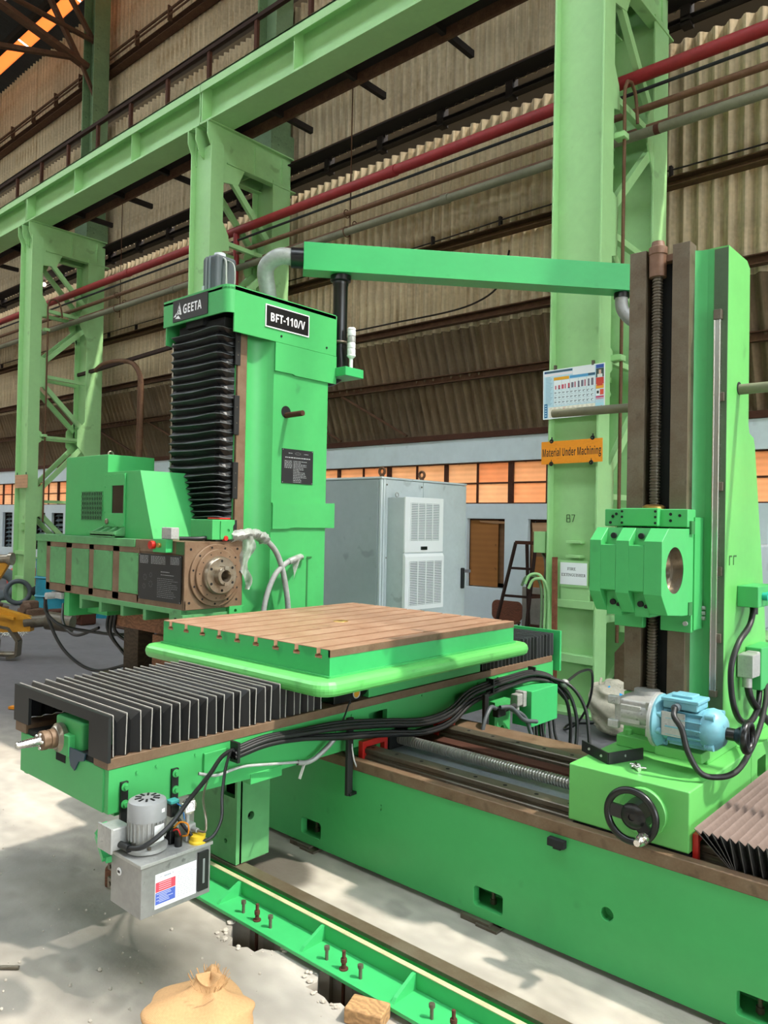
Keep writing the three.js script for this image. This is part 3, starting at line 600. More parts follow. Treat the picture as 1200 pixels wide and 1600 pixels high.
// ------------------------------------------------------------------ machine bed with its guide rails and feed screw
function screwGeo(axis, c, r, len, pitch, seg = 14) {
  const prof = [], n = Math.round(len / pitch);
  prof.push([0, -len / 2]);
  for (let i = 0; i < n; i++) { const a = -len / 2 + i * pitch; prof.push([r * 0.8, a], [r * 0.8, a + pitch * 0.35], [r, a + pitch * 0.5], [r, a + pitch * 0.85]); }
  prof.push([0, len / 2]);
  return lathe(axis, c, prof, seg);
}
{
  const b = thing('machine_bed', 'long green boring machine bed on the floor with scraped top edge and steel guide rails', 'machine bed', [-1.9, 0, -3.05]);
  const pockets = [-2.8, -1.77, -0.762, 0.26].map((x) => rrect(x, x + 0.137, 0.065, 0.142, 0.012)), holes = [...pockets, circle(-1.2, 0.225, 0.024), circle(0.2, 0.225, 0.024), circle(-2.28, 0.33, 0.004, 8), circle(-2.28, 0.31, 0.004, 8)];
  part(b, 'front_wall', ext('z', [[-5.0, 0.022], [1.3, 0.022], [1.3, 0.456], [-5.0, 0.456]], -2.63, -2.59, holes, 0.002), green);
  part(b, 'core', [B(-5.0, 1.3, 0.022, 0.44, -3.56, -2.72), B(-5.0, 1.3, 0.2, 0.44, -2.72, -2.63, 0), B(-5.0, 1.3, 0.022, 0.06, -2.72, -2.63, 0)], green);
  part(b, 'front_edge', [B(-5.0, 1.3, 0.452, 0.502, -2.625, -2.583, 0.005), B(-5.0, 1.3, 0.44, 0.478, -2.7, -2.62, 0)], scraped);
  part(b, 'rear_edge', B(-5.0, 1.3, 0.44, 0.5, -3.565, -3.34, 0.005), scraped);
  part(b, 'trough', [B(-5.0, 1.3, 0.43, 0.468, -3.02, -2.755, 0)], bedSteel);
  part(b, 'trough_floor', [B(-5.0, 1.3, 0.43, 0.445, -3.25, -3.02, 0)], steelDark);
  part(b, 'side_ledge', [B(-5, 1.3, 0.44, 0.48, -3.25, -3.17, 0.003)], rust);
  part(b, 'trough_hole', [-2.2, -1.75, -1.5].map((x) => cyl('y', [x, 0.4683, -2.84], 0.006, 0.001, 10)), hole);
  for (const [z0, z1] of [[-2.755, -2.685], [-3.335, -3.262]]) {
    const prof = [[z1, 0.45], [z1, 0.487], [z1 - 0.008, 0.494], [z1 - 0.008, 0.5], [z1, 0.507], [z1, 0.523], [z1 - 0.004, 0.527], [z0 + 0.004, 0.527], [z0, 0.523], [z0, 0.507], [z0 + 0.008, 0.5], [z0 + 0.008, 0.494], [z0, 0.487], [z0, 0.45]];
    const r = part(b, 'guide_rail', ext('x', prof, -5.0, 1.3), steelDark);
    for (let x = -3.04; x < 0.2; x += 0.1475) part(r, 'bolt_hole', cyl('y', [x, 0.5272, (z0 + z1) / 2], 0.009, 0.001, 14), hole);
  }
  for (let x = -2.85; x < -0.7; x += 0.147) part(b, 'clamp_bolt', hexBolt('y', [x, 0.476, -2.655], 0.011, 0.012), steelDark);
  part(b, 'feed_screw', screwGeo('x', [-1.9, 0.51, -2.975], 0.026, 2.2, 0.0145), M('#a9a79f', { roughness: 0.3, metalness: 0.6 }));
  part(b, 'screw_bearing', [B(-2.62, -2.5, 0.452, 0.58, -3.05, -2.9, 0.01), B(-2.7, -2.4, 0.452, 0.465, -3.1, -2.86, 0.003)], blackMat);
  for (const [x, k] of [[-2.74, 0], [-1.7, 1], [-0.69, 2], [0.32, 3]]) {
    part(b, 'levelling_bolt', [hexBolt('y', [x - 0.02, 0.06, -2.66], 0.014, 0.02), rod([x - 0.02, 0.06, -2.66], [x - 0.02, 0.125, -2.66], 0.008, 8), hexBolt('y', [x + 0.035, 0.06, -2.67], 0.012, 0.035)], steelDark);
    part(b, 'levelling_wedge', [B(x - 0.12, x + 0.02, 0, 0.022, -2.68, -2.57, 0.002), B(x - 0.04, x + 0.06, 0, 0.012, -2.7, -2.56, 0.002)], steelDark);
  }
  part(b, 'stop_block', [B(-1.43, -1.36, 0.41, 0.44, -2.59, -2.565, 0.003), B(-1.41, -1.38, 0.4, 0.41, -2.59, -2.575, 0)], blackMat);
  part(b, 'underside_sill', B(-4.95, 1.25, 0.0, 0.024, -3.5, -2.72, 0), blackMat);
}
// ------------------------------------------------------------------ outrigger rail with anchor bolts
{
  const r = thing('outrigger_rail', 'green outrigger rail on the floor in front of the bed, with gussets', 'rail', [-1.6, 0, -2.04]);
  part(r, 'flange', B(-3.1, 0.4, 0.022, 0.036, -2.2, -1.9, 0.002), greenB);
  part(r, 'web', B(-3.1, 0.4, 0.036, 0.093, -2.05, -2.03, 0.002), greenB);
  part(r, 'web_edge', B(-3.1, 0.4, 0.093, 0.096, -2.05, -2.029, 0), M('#c9c79a', { roughness: 0.6, map: wearT, size: 0.2 }));
  part(r, 'rear_web', B(-3.1, 0.4, 0.036, 0.078, -2.15, -2.098, 0.002), green);
  part(r, 'way', B(-3.1, 0.4, 0.074, 0.09, -2.156, -2.095, 0.002), way);
  for (const x of [-2.56, -2.06, -1.62, -1.1, -0.6]) part(r, 'gusset', ext('x', [[-2.03, 0.036], [-1.915, 0.036], [-1.93, 0.05], [-2.02, 0.09], [-2.03, 0.09]], x - 0.007, x + 0.007), greenB);
  part(r, 'packer', [B(-3.0, -2.85, 0, 0.022, -2.15, -1.95), B(-0.3, -0.15, 0, 0.022, -2.15, -1.95), B(-2.08, -2.0, 0, 0.022, -2.18, -2.05)], steelDark);
  const jack = (x, z) => part(r, 'jack_bolt', [hexBolt('y', [x, 0.072, z], 0.0105, 0.012), cyl('y', [x, 0.05, z], 0.0062, 0.05, 10)], steelDark);
  const anchor = (x, z) => part(r, 'anchor_bolt', [cyl('y', [x, 0.038, z], 0.016, 0.004, 16), cyl('y', [x, 0.0, z], 0.0065, 0.2, 10), hexBolt('y', [x, 0.06, z], 0.0115, 0.014), cyl('y', [x, 0.048, z], 0.008, 0.02, 10)], rust);
  for (const k of [0, 1, 2, 3]) { const x = -2.43 + 0.475 * k; jack(x, -1.945); anchor(x + 0.085, -1.945); jack(x + 0.165, -1.945); }
}
// ------------------------------------------------------------------ pleated covers
// sections: fn(s, out) gives the open cross-section polyline at station s (out: ridge or valley)
function pleats(stations, fn) {
  const pos = [], rows = stations.map((s, i) => fn(s, i % 2 === 0, i));
  for (let i = 0; i + 1 < rows.length; i++) for (let k = 0; k + 1 < rows[i].length; k++) {
    const a = rows[i][k], b = rows[i + 1][k], c = rows[i + 1][k + 1], d = rows[i][k + 1];
    pos.push(...a, ...b, ...c, ...a, ...c, ...d);
  }
  const g = new THREE.BufferGeometry();
  g.setAttribute('position', new THREE.BufferAttribute(new Float32Array(pos), 3));
  g.computeVertexNormals();
  return g;
}
const stiff = (t, rows, stations, mat, r = 0.0016) => rows.forEach((row) => part(t, 'fold_edge', tube(row, r, row.length * 3, 5), mat));
// ------------------------------------------------------------------ cross saddle
{
  const s = thing('cross_saddle', 'long green cross saddle under the table with black pleated way covers', 'machine saddle', [-2.87, 0.45, -2.95]);
  const wins = [[-2.875, -2.738, 0.597, 0.678], [-3.59, -3.437, 0.583, 0.662]];
  part(s, 'side_wall', ext('x', [[-1.39, 0.556], [-1.39, 0.715], [-4.53, 0.715], [-4.53, 0.535], [-2.02, 0.533]], -2.53, -2.5, wins.map((w) => rrect(w[0], w[1], w[2], w[3], 0.008))), green);
  part(s, 'body', [B(-3.2, -2.6, 0.536, 0.71, -4.53, -1.42, 0), B(-3.2, -2.53, 0.555, 0.71, -1.45, -1.385, 0.003), B(-3.2, -3.17, 0.54, 0.71, -4.53, -1.4), B(-3.19, -2.51, 0.533, 0.59, -4.53, -3.6, 0), B(-3.19, -2.51, 0.533, 0.59, -3.43, -2.88, 0), B(-3.19, -2.51, 0.54, 0.71, -2.73, -1.42, 0)], green);
  part(s, 'lower_plate', [B(-3.15, -2.495, 0.508, 0.552, -2.19, -2.02, 0.003)], green);
  for (const x of [-2.497]) part(s, 'way_strip', B(x - 0.1, x, 0.711, 0.75, -4.515, -1.383, 0.003), scraped);
  part(s, 'way_strip', B(-3.25, -3.15, 0.711, 0.75, -4.515, -1.383, 0.003), scraped);
  const leg = part(s, 'outrigger_leg', [ext('z', [[-3.0, 0.094], [-2.685, 0.094], [-2.685, 0.54], [-3.0, 0.54]], -2.13, -2.1, [rrect(-2.8, -2.7, 0.38, 0.45, 0.006), circle(-2.76, 0.18, 0.011)]), ext('x', [[-2.285, 0.094], [-2.285, 0.54], [-2.12, 0.54], [-2.12, 0.094]], -2.71, -2.685, [circle(-2.18, 0.29, 0.018)]), B(-3.0, -2.71, 0.094, 0.54, -2.285, -2.2, 0)], greenHead);
  part(leg, 'inner_fill', B(-2.98, -2.72, 0.1, 0.53, -2.2, -2.16, 0), hole);
  part(s, 'skid_pad', B(-2.98, -2.69, 0.088, 0.097, -2.27, -2.12, 0), steelDark);
  // end frame and feed-screw end
  part(s, 'end_frame', ext('z', [[-3.26, 0.752], [-3.26, 0.9], [-2.492, 0.9], [-2.492, 0.738], [-2.63, 0.738], [-2.63, 0.862], [-3.125, 0.862], [-3.125, 0.752]], -1.392, -1.38), black);
  part(s, 'cavity', [B(-3.13, -2.6, 0.71, 0.895, -1.9, -1.8, 0), B(-3.24, -2.51, 0.71, 0.73, -2.4, -1.392, 0)], blackMat);
  const se = part(s, 'screw_end', [B(-2.93, -2.72, 0.712, 0.83, -1.56, -1.4, 0.01), B(-2.86, -2.77, 0.7, 0.78, -1.42, -1.375, 0.006)], green);
  part(se, 'bearing_cap', lathe('z', [-2.86, 0.757, -1.395], [[0, 0], [0.052, 0], [0.055, 0.006], [0.055, 0.02], [0.044, 0.03], [0.042, 0.034], [0, 0.034]]), steel);
  part(se, 'lock_nut', lathe('z', [-2.86, 0.757, -1.362], [[0, 0], [0.036, 0], [0.036, 0.02], [0.031, 0.022], [0.031, 0.03], [0.036, 0.032], [0.036, 0.05], [0.026, 0.054], [0, 0.054]]), scraped);
  for (let i = 0; i < 5; i++) part(se, 'ball', new THREE.SphereGeometry(0.007, 10, 8).translate(-2.86 + 0.026 * Math.cos(i * 1.256), 0.757 + 0.026 * Math.sin(i * 1.256), -1.306), chrome);
  part(se, 'shaft', lathe('z', [-2.86, 0.757, -1.31], [[0, 0], [0.019, 0], [0.018, 0.02], [0.013, 0.085], [0.011, 0.09], [0, 0.09]]), chrome);
  part(s, 'grease_patch', ext('z', [[-2.79, 0.738], [-2.65, 0.738], [-2.66, 0.71], [-2.7, 0.7], [-2.73, 0.66], [-2.76, 0.672], [-2.775, 0.71]], -1.384, -1.379), M('#20384a', { roughness: 0.3 }));
  part(s, 'end_notch', B(-2.885, -2.81, 0.668, 0.7, -1.388, -1.383, 0), hole);
  // front and rear pleated way covers
  const sec = (z, out, lo = 0.752, hi = 0.9) => { const d = out ? 0 : 0.032, e = out ? 0 : 0.022; return [[-3.255 + e, lo, z], [-3.255 + e, hi - d, z], [-2.498 - e, hi - d, z], [-2.498 - e, lo, z]]; };
  const st = []; let z = -1.4; const zs = [0.026, 0.022, 0.03];
  for (let i = 0; i < 49; i++) { st.push(z); z -= i < 4 ? 0.027 : 0.0205 + 0.005 * Math.sin(i * 1.7); }
  const cv = part(s, 'front_way_cover', pleats(st, (q, o) => sec(q, o)), fabric);
  st.forEach((q, i) => { if (i % 2 === 0) part(cv, 'fold_edge', [bar([-3.255, 0.9, q], [-2.498, 0.9, q], 0.0042, 0.005), bar([-2.498, 0.9, q], [-2.497, 0.755, q + (i % 4 ? 0.004 : -0.003)], 0.003, 0.003)], foldEdge); });
  const st2 = []; z = -3.7; for (let i = 0; i < 41; i++) { st2.push(z); z -= 0.0205 + 0.004 * Math.sin(i * 2.3); }
  const rv = part(s, 'rear_way_cover', pleats(st2, (q, o) => sec(q, o, 0.752, 0.895)), fabric);
  st2.forEach((q, i) => { if (i % 2 === 0) part(rv, 'fold_edge', [bar([-3.255, 0.895, q], [-2.498, 0.895, q], 0.002, 0.003), bar([-2.498, 0.895, q], [-2.497, 0.755, q], 0.002, 0.002)], M('#5d5f60', { roughness: 0.45 })); });
  part(s, 'rear_frame', [ext('z', [[-3.27, 0.65], [-2.46, 0.65], [-2.46, 0.912], [-3.27, 0.912], [-3.27, 0.76], [-2.53, 0.76], [-2.53, 0.9], [-3.25, 0.9], [-3.27, 0.9]].slice(0, 4), -4.565, -4.545)], greenB);
  part(s, 'rear_backing', B(-3.24, -2.52, 0.75, 0.88, -4.54, -4.5, 0), blackMat);
  // slide carrying the turntable, drive motor
  part(s, 'table_slide', [B(-3.3, -2.503, 0.752, 0.868, -3.69, -2.74, 0.004), B(-3.2, -2.6, 0.752, 0.868, -2.75, -2.42, 0)], green);
  const mo = part(s, 'drive_motor', [B(-2.72, -2.5, 0.757, 0.85, -2.68, -2.5, 0.004), cyl('z', [-2.56, 0.805, -2.69], 0.05, 0.1, 20), B(-2.62, -2.5, 0.8, 0.885, -2.73, -2.66, 0.008)], blackGloss);
  part(mo, 'yellow_disc', cyl('x', [-2.497, 0.79, -2.645], 0.021, 0.006, 24), M('#d79a16', { roughness: 0.5, map: wearT, size: 0.05 }));
  part(mo, 'disc_rim', torus('x', [-2.495, 0.79, -2.645], 0.022, 0.003, 24), aluLight);
  for (const [y, zz] of [[0.69, -3.62], [0.69, -1.52], [0.69, -1.9]]) part(s, 'rubber_wiper', B(-2.6, -2.55, 0.7, 0.72, zz, zz - 0.02), rubber);
  // guide-carriage ends with red wipers
  for (const [z0, z1] of [[-2.86, -2.66], [-3.42, -3.24]]) {
    part(s, 'guide_carriage', ext('x', [[z1 - 0.015, 0.487], [z1 - 0.015, 0.545], [z0 + 0.02, 0.545], [z0 + 0.02, 0.487], [z0 + 0.06, 0.487], [z0 + 0.06, 0.53], [z1 - 0.055, 0.53], [z1 - 0.055, 0.487]], -3.1, -2.5), green);
    const zm = (z0 + z1) / 2;
    part(s, 'red_wiper', ext('x', [[z1 - 0.01, 0.468], [z1 - 0.01, 0.56], [z0 + 0.01, 0.56], [z0 + 0.01, 0.468], [z0 + 0.035, 0.468], [z0 + 0.035, 0.53], [z1 - 0.035, 0.53], [z1 - 0.035, 0.468]], -2.5, -2.47, [], 0.003), red);
  }
  // bolted side details
  part(s, 'bolt_pad', ext('x', [[-1.784, 0.602], [-1.784, 0.688], [-1.898, 0.688], [-1.898, 0.602]], -2.5, -2.488, [circle(-1.848, 0.64, 0.009)], 0.002), green);
  part(s, 'bolt_pad', ext('x', [[-3.86, 0.635], [-3.86, 0.7], [-3.97, 0.7], [-3.97, 0.635]], -2.5, -2.488, [circle(-3.92, 0.665, 0.01)], 0.002), green);
  for (const [y, zz] of [[0.68, -1.5], [0.685, -1.58], [0.69, -1.75], [0.665, -2.3], [0.69, -2.62], [0.7, -3.15], [0.69, -3.66]]) part(s, 'plug', cyl('x', [-2.498, y, zz], 0.006, 0.006, 10), green);
}
// ------------------------------------------------------------------ rotary table
{
  const t = thing('rotary_table', 'square rotary work table with nine T-slots and brown scraped top', 'work table', [-2.937, 0.868, -3.0]);
  const xa = -3.566, xb = -2.307, za = -3.725, zb = -2.277, top = 1.06, slots = Array.from({ length: 9 }, (_, i) => -3.5 + i * 0.1405);
  const pts = [[xa, 0.905], [xa, top - 0.004]];
  for (const x of slots) pts.push([x - 0.0125, top - 0.004], [x - 0.0125, top - 0.028], [x - 0.0215, top - 0.028], [x - 0.0215, top - 0.0435], [x + 0.0215, top - 0.0435], [x + 0.0215, top - 0.028], [x + 0.0125, top - 0.028], [x + 0.0125, top - 0.004]);
  pts.push([xb, top - 0.004], [xb, 0.905]);
  part(t, 'table_body', ext('z', pts, za, zb), greenB);
  const edges = [xa, ...slots.flatMap((x) => [x - 0.011, x + 0.011]), xb];
  for (let i = 0; i < edges.length; i += 2) part(t, 'table_land', B(edges[i], edges[i + 1] + (i === edges.length - 2 ? 0.0012 : 0), top - 0.004, top, za, zb, 0.0012), tableTop);
  for (const x of slots) part(t, 'slot_lining', [B(x - 0.0125, x - 0.011, top - 0.027, top - 0.004, za + 0.01, zb + 0.0006, 0), B(x + 0.011, x + 0.0125, top - 0.027, top - 0.004, za + 0.01, zb + 0.0006, 0), B(x - 0.02, x + 0.02, top - 0.0435, top - 0.0415, za + 0.01, zb + 0.0006, 0), B(x - 0.0215, x - 0.02, top - 0.0435, top - 0.028, za + 0.01, zb + 0.0006, 0)], tableTop);
  part(t, 'scraped_side', B(xb - 0.01, xb + 0.0014, top - 0.034, top - 0.003, za, zb, 0), scraped);
  part(t, 'centre_plug', lathe('y', [-2.93, top, -2.97], [[0.012, -0.001], [0.02, 0.001], [0.026, 0.004], [0.038, 0.004], [0.042, 0]]), brass);
  part(t, 'centre_bore', cyl('y', [-2.93, top + 0.0004, -2.97], 0.02, 0.001, 20), hole);
  // rounded oil-tray rim
  const outer = rrect(xa - 0.075, xb + 0.075, za - 0.1, zb + 0.1, 0.09, 8);
  part(t, 'rim', ext('y', outer, 0.872, 0.94, [], 0.03), M('#66c466', { map: paintT, size: 1, roughness: 0.33 }));
  part(t, 'rim_step', ext('y', rrect(xa - 0.012, xb + 0.012, za - 0.012, zb + 0.012, 0.01), 0.938, 0.948), green);
}
const specDraw = (g, w, h, big) => {
    g.fillStyle = '#191b1e'; g.fillRect(0, 0, w, h); g.fillStyle = '#aab0b2';
    g.strokeStyle = '#8b9092'; g.lineWidth = 2;
    for (const [x, y] of [[8, 8], [w - 8, 8], [8, h - 8], [w - 8, h - 8]]) { g.beginPath(); g.arc(x, y, 3, 0, 7); g.fill(); }
    const line = (x, y, l, hgt = 4) => { for (let k = 0; k < l;) { const q = 6 + rnd() * 16; g.fillRect(x + k, y, Math.min(q, l - k), hgt); k += q + 5; } };
    if (!big) {
      g.beginPath(); g.ellipse(w / 2, 34, 26, 9, 0, 0, 7); g.stroke(); line(w * 0.2, 32, 36); line(w * 0.7, 32, 40);
      line(w * 0.1, 66, w * 0.8, 7); for (let i = 0; i < 14; i++) { if (i < 6) line(w * 0.08, 96 + i * 11, w * 0.24); line(w * 0.36, 96 + i * 13, w * (0.2 + 0.25 * rnd())); }
    } else {
      for (let i = 0; i < 6; i++) { line(w * 0.03, 14 + i * 10, w * 0.2); line(w * 0.3, 14 + i * 10, w * 0.34); line(w * 0.76, 14 + i * 9, w * 0.2); }
      line(w * 0.54, 118, w * 0.2, 6); line(w * 0.54, 140, w * 0.3);
      for (const [x, y, r] of [[0.16, 170, 24], [0.3, 150, 18], [0.3, 215, 26], [0.14, 235, 20]]) { for (let k = 0; k < 8; k++) { g.beginPath(); g.moveTo(w * x + r * 0.6 * Math.cos(k * 0.785), y + r * 0.6 * Math.sin(k * 0.785)); g.lineTo(w * x + r * Math.cos(k * 0.785), y + r * Math.sin(k * 0.785)); g.stroke(); } }
      for (let i = 0; i < 11; i++) line(w * 0.46, 168 + i * 13, w * (0.3 + 0.2 * rnd()), 2);
    }
  };
// ------------------------------------------------------------------ headstock column
{
  const c = thing('machine_column', 'tall green machine column with black pleated cover and lettered cap', 'machine column', [-4.35, 0, -3.5]);
  const prof = [[-4.66, -3.18], [-4.66, -3.12], [-4.55, -3.1], [-4.1, -3.1], [-4.075, -3.115], [-4.07, -3.185], [-4.085, -3.2], [-4.09, -3.24], [-4.075, -3.29], [-4.04, -3.335], [-4.0, -3.36], [-4.0, -3.87], [-4.03, -3.9], [-4.7, -3.9], [-4.72, -3.87], [-4.72, -3.36], [-4.68, -3.3], [-4.65, -3.24]];
  part(c, 'column_body', crease(ext('y', prof, 0.0, 2.9), 0.6), green);
  part(c, 'foot', [B(-4.95, -3.82, 0, 0.12, -4.2, -3.0, 0.01)], green);
  for (const z of [[-3.183, -3.108]]) part(c, 'way_strip', B(-4.1, -4.066, 0.3, 2.83, z[0], z[1], 0.002), scraped);
  part(c, 'way_edge', B(-4.672, -4.655, 0.3, 2.83, -3.12, -3.0, 0.001), steel);
  for (const [y0, y1] of [[2.62, 2.84], [2.16, 2.42], [1.74, 1.98], [1.38, 1.6]]) { const k = part(c, 'cover_rail', B(-4.075, -4.06, y0, y1, -3.125, -3.085, 0.002), black); part(k, 'rail_screw', [0.3, 0.7].map((q) => cyl('x', [-4.0595, y0 + (y1 - y0) * q, -3.104], 0.004, 0.003, 8)), steelDark); }
  // pleated cover, hanging loose: folds sag a little at the corners
  const st = []; let y = 2.86; for (let i = 0; i < 57; i++) { st.push(y); y -= i < 34 ? 0.0285 : 0.0195; }
  const cv = part(c, 'column_cover', pleats(st, (q, o, i) => { const d = o ? 0 : 0.034, w = 0.004 * Math.sin(i * 2.1), v = 0.004 * Math.sin(i * 1.3 + 1); return [[-4.655, q + w, -3.09], [-4.65 + d * 0.3, q - v, -2.975 - d], [-4.38, q - 0.006 + w * 0.6, -2.97 - d * 0.9], [-4.13 - d * 0.3, q + v, -2.975 - d], [-4.1 - d * 0.7, q + v * 0.5, -3.0 - d * 0.5], [-4.085 - d * 0.6, q - 0.01 + w, -3.05], [-4.09, q + w, -3.1]]; }), fabric);
  st.forEach((q, i) => { if (i % 2 === 0) part(cv, 'fold_edge', tube([[-4.65, q - 0.004 * Math.sin(i * 1.3 + 1), -2.975], [-4.38, q - 0.006 + 0.0024 * Math.sin(i * 2.1), -2.97], [-4.13, q + 0.004 * Math.sin(i * 1.3 + 1), -2.974], [-4.1, q + 0.002, -3.0], [-4.085, q - 0.006, -3.05], [-4.09, q, -3.1]], 0.0022, 20, 5), M('#575e60', { roughness: 0.3 })); });
  // cap: fascia with rounded corner, side skirt, motor on top
  const Z1 = -2.955, cap = part(c, 'cap', [
    ext('y', [[-4.72, -3.93], [-4.72, Z1], ...[0, 1, 2, 3, 4, 5].map((i) => [-4.05 + 0.06 * Math.sin((i / 5) * Math.PI / 2), Z1 - 0.06 + 0.06 * Math.cos((i / 5) * Math.PI / 2)]), [-3.99, -3.93]], 3.085, 3.115),
    crease(ext('y', [[-4.72, Z1 - 0.012], [-4.72, Z1], ...[0, 1, 2, 3, 4, 5].map((i) => [-4.05 + 0.06 * Math.sin((i / 5) * Math.PI / 2), Z1 - 0.06 + 0.06 * Math.cos((i / 5) * Math.PI / 2)]), ...[5, 4, 3, 2, 1, 0].map((i) => [-4.05 + 0.048 * Math.sin((i / 5) * Math.PI / 2), Z1 - 0.06 + 0.048 * Math.cos((i / 5) * Math.PI / 2)])], 2.935, 3.1), 0.5),
    B(-4.002, -3.99, 2.815, 3.11, -3.93, Z1 - 0.058, 0.001), B(-4.72, -4.708, 2.815, 3.11, -3.93, Z1 - 0.02, 0.001), B(-4.72, -3.99, 2.815, 3.11, -3.94, -3.928, 0.001),
  ], green);
  part(cap, 'skirt_panel', ext('x', [[-3.36, 2.812], [-3.94, 2.812], [-3.94, 2.61], [-3.54, 2.61], [-3.52, 2.618], [-3.36, 2.618]], -4.004, -3.986), green);
  for (const [yy, z] of [[2.86, -3.41], [2.86, -3.84]]) part(cap, 'cap_screw', cyl('x', [-3.988, yy, z], 0.008, 0.006, 10), hole);
  part(c, 'way_head', [B(-4.62, -4.1, 2.86, 2.93, -3.2, -3.02), B(-4.5, -4.3, 2.9, 3.05, -3.3, -2.99)], blackMat);
  // lettered plates
  const geeta = canv(512, 208, (g, w, h) => {
    g.fillStyle = '#0b0c0f'; g.fillRect(0, 0, w, h); g.fillStyle = '#e9ecee';
    g.font = 'bold 108px sans-serif'; g.textBaseline = 'middle';
    g.save(); g.translate(152, 106); g.scale(0.84, 1.12); g.fillText('GEETA', 0, 0); g.restore();
    const tri = (a) => { g.beginPath(); g.moveTo(a[0], a[1]); g.lineTo(a[2], a[3]); g.lineTo(a[4], a[5]); g.fill(); };
    tri([88, 22, 72, 62, 34, 160]); tri([96, 22, 136, 150, 108, 150]); tri([10, 160, 60, 118, 48, 160]); tri([36, 176, 84, 150, 122, 190]);
    g.strokeStyle = '#e9ecee'; g.lineWidth = 7; g.beginPath(); g.moveTo(92, 64); g.lineTo(114, 138); g.lineTo(66, 138); g.closePath(); g.stroke();
    g.beginPath(); g.arc(91, 118, 12, 0, 7); g.stroke();
  });
  plate(c, 'name_plate', 0.4, 0.148, 0.006, [-4.395, 3.025, Z1 + 0.004], 0, geeta, black, { rough: 0.3 });
  const bft = canv(512, 200, (g, w, h) => {
    g.fillStyle = '#eef1f2'; g.fillRect(0, 0, w, h); g.fillStyle = '#0d0d10'; g.fillRect(9, 9, w - 18, h - 18); g.fillStyle = '#f4f5f5';
    g.font = 'bold 104px sans-serif'; g.textBaseline = 'middle'; g.textAlign = 'center'; g.save(); g.translate(w / 2, 104); g.scale(0.83, 1); g.fillText('BFT-110/V', 0, 0); g.restore();
  });
  plate(c, 'model_plate', 0.395, 0.152, 0.006, [-3.986, 2.975, -3.462], Math.PI / 2, bft, white, { rough: 0.3 });
  plate(c, 'spec_plate', 0.29, 0.238, 0.004, [-3.997, 1.98, -3.59], Math.PI / 2, canv(300, 280, (g, w, h) => specDraw(g, w, h, false)), black, { rough: 0.4 });
  // lower panels, access holes, rod through the side
  part(c, 'side_plate', ext('x', [[-3.365, 1.7], [-3.365, 1.545], [-3.515, 1.545], [-3.52, 1.555], [-3.95, 1.555], [-3.95, 1.735], [-3.48, 1.722], [-3.36, 1.722]], -4.003, -3.985), green);
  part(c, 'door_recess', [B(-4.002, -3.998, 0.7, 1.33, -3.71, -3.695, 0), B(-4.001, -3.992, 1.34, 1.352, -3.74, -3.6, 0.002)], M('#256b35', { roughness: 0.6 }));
  part(c, 'rod_hole', cyl('x', [-4.0, 2.35, -3.475], 0.042, 0.004, 24), hole);
  part(c, 'core_rod', rod([-4.15, 2.325, -3.478], [-3.83, 2.33, -3.478], 0.019, 14), rust);
  part(c, 'servo_motor', [B(-4.6, -4.43, 3.115, 3.47, -3.36, -3.18, 0.025)], greyDark);
  part(c, 'servo_fin', [B(-4.51, -4.495, 3.115, 3.46, -3.181, -3.172, 0), B(-4.55, -4.53, 3.12, 3.46, -3.181, -3.174, 0.001)], M('#7d868b', { roughness: 0.4, metalness: 0.3 }));
  part(c, 'servo_cap', [lathe('y', [-4.5, 3.465, -3.26], [[0.0, 0.03], [0.04, 0.03], [0.045, 0], [0.03, -0.01]]), B(-4.59, -4.565, 3.23, 3.26, -3.181, -3.176, 0)], greyLight);
  part(c, 'servo_hose', [tube([[-4.47, 3.45, -3.24], [-4.41, 3.43, -3.24], [-4.395, 3.32, -3.24], [-4.39, 3.12, -3.24]], 0.008, 30, 6), tube([[-4.46, 3.45, -3.27], [-4.38, 3.4, -3.29], [-4.37, 3.12, -3.29]], 0.006, 30, 6)], film);
  part(c, 'pipe_socket', cyl('x', [-3.985, 1.35, -3.64], 0.018, 0.05, 14), green);
}
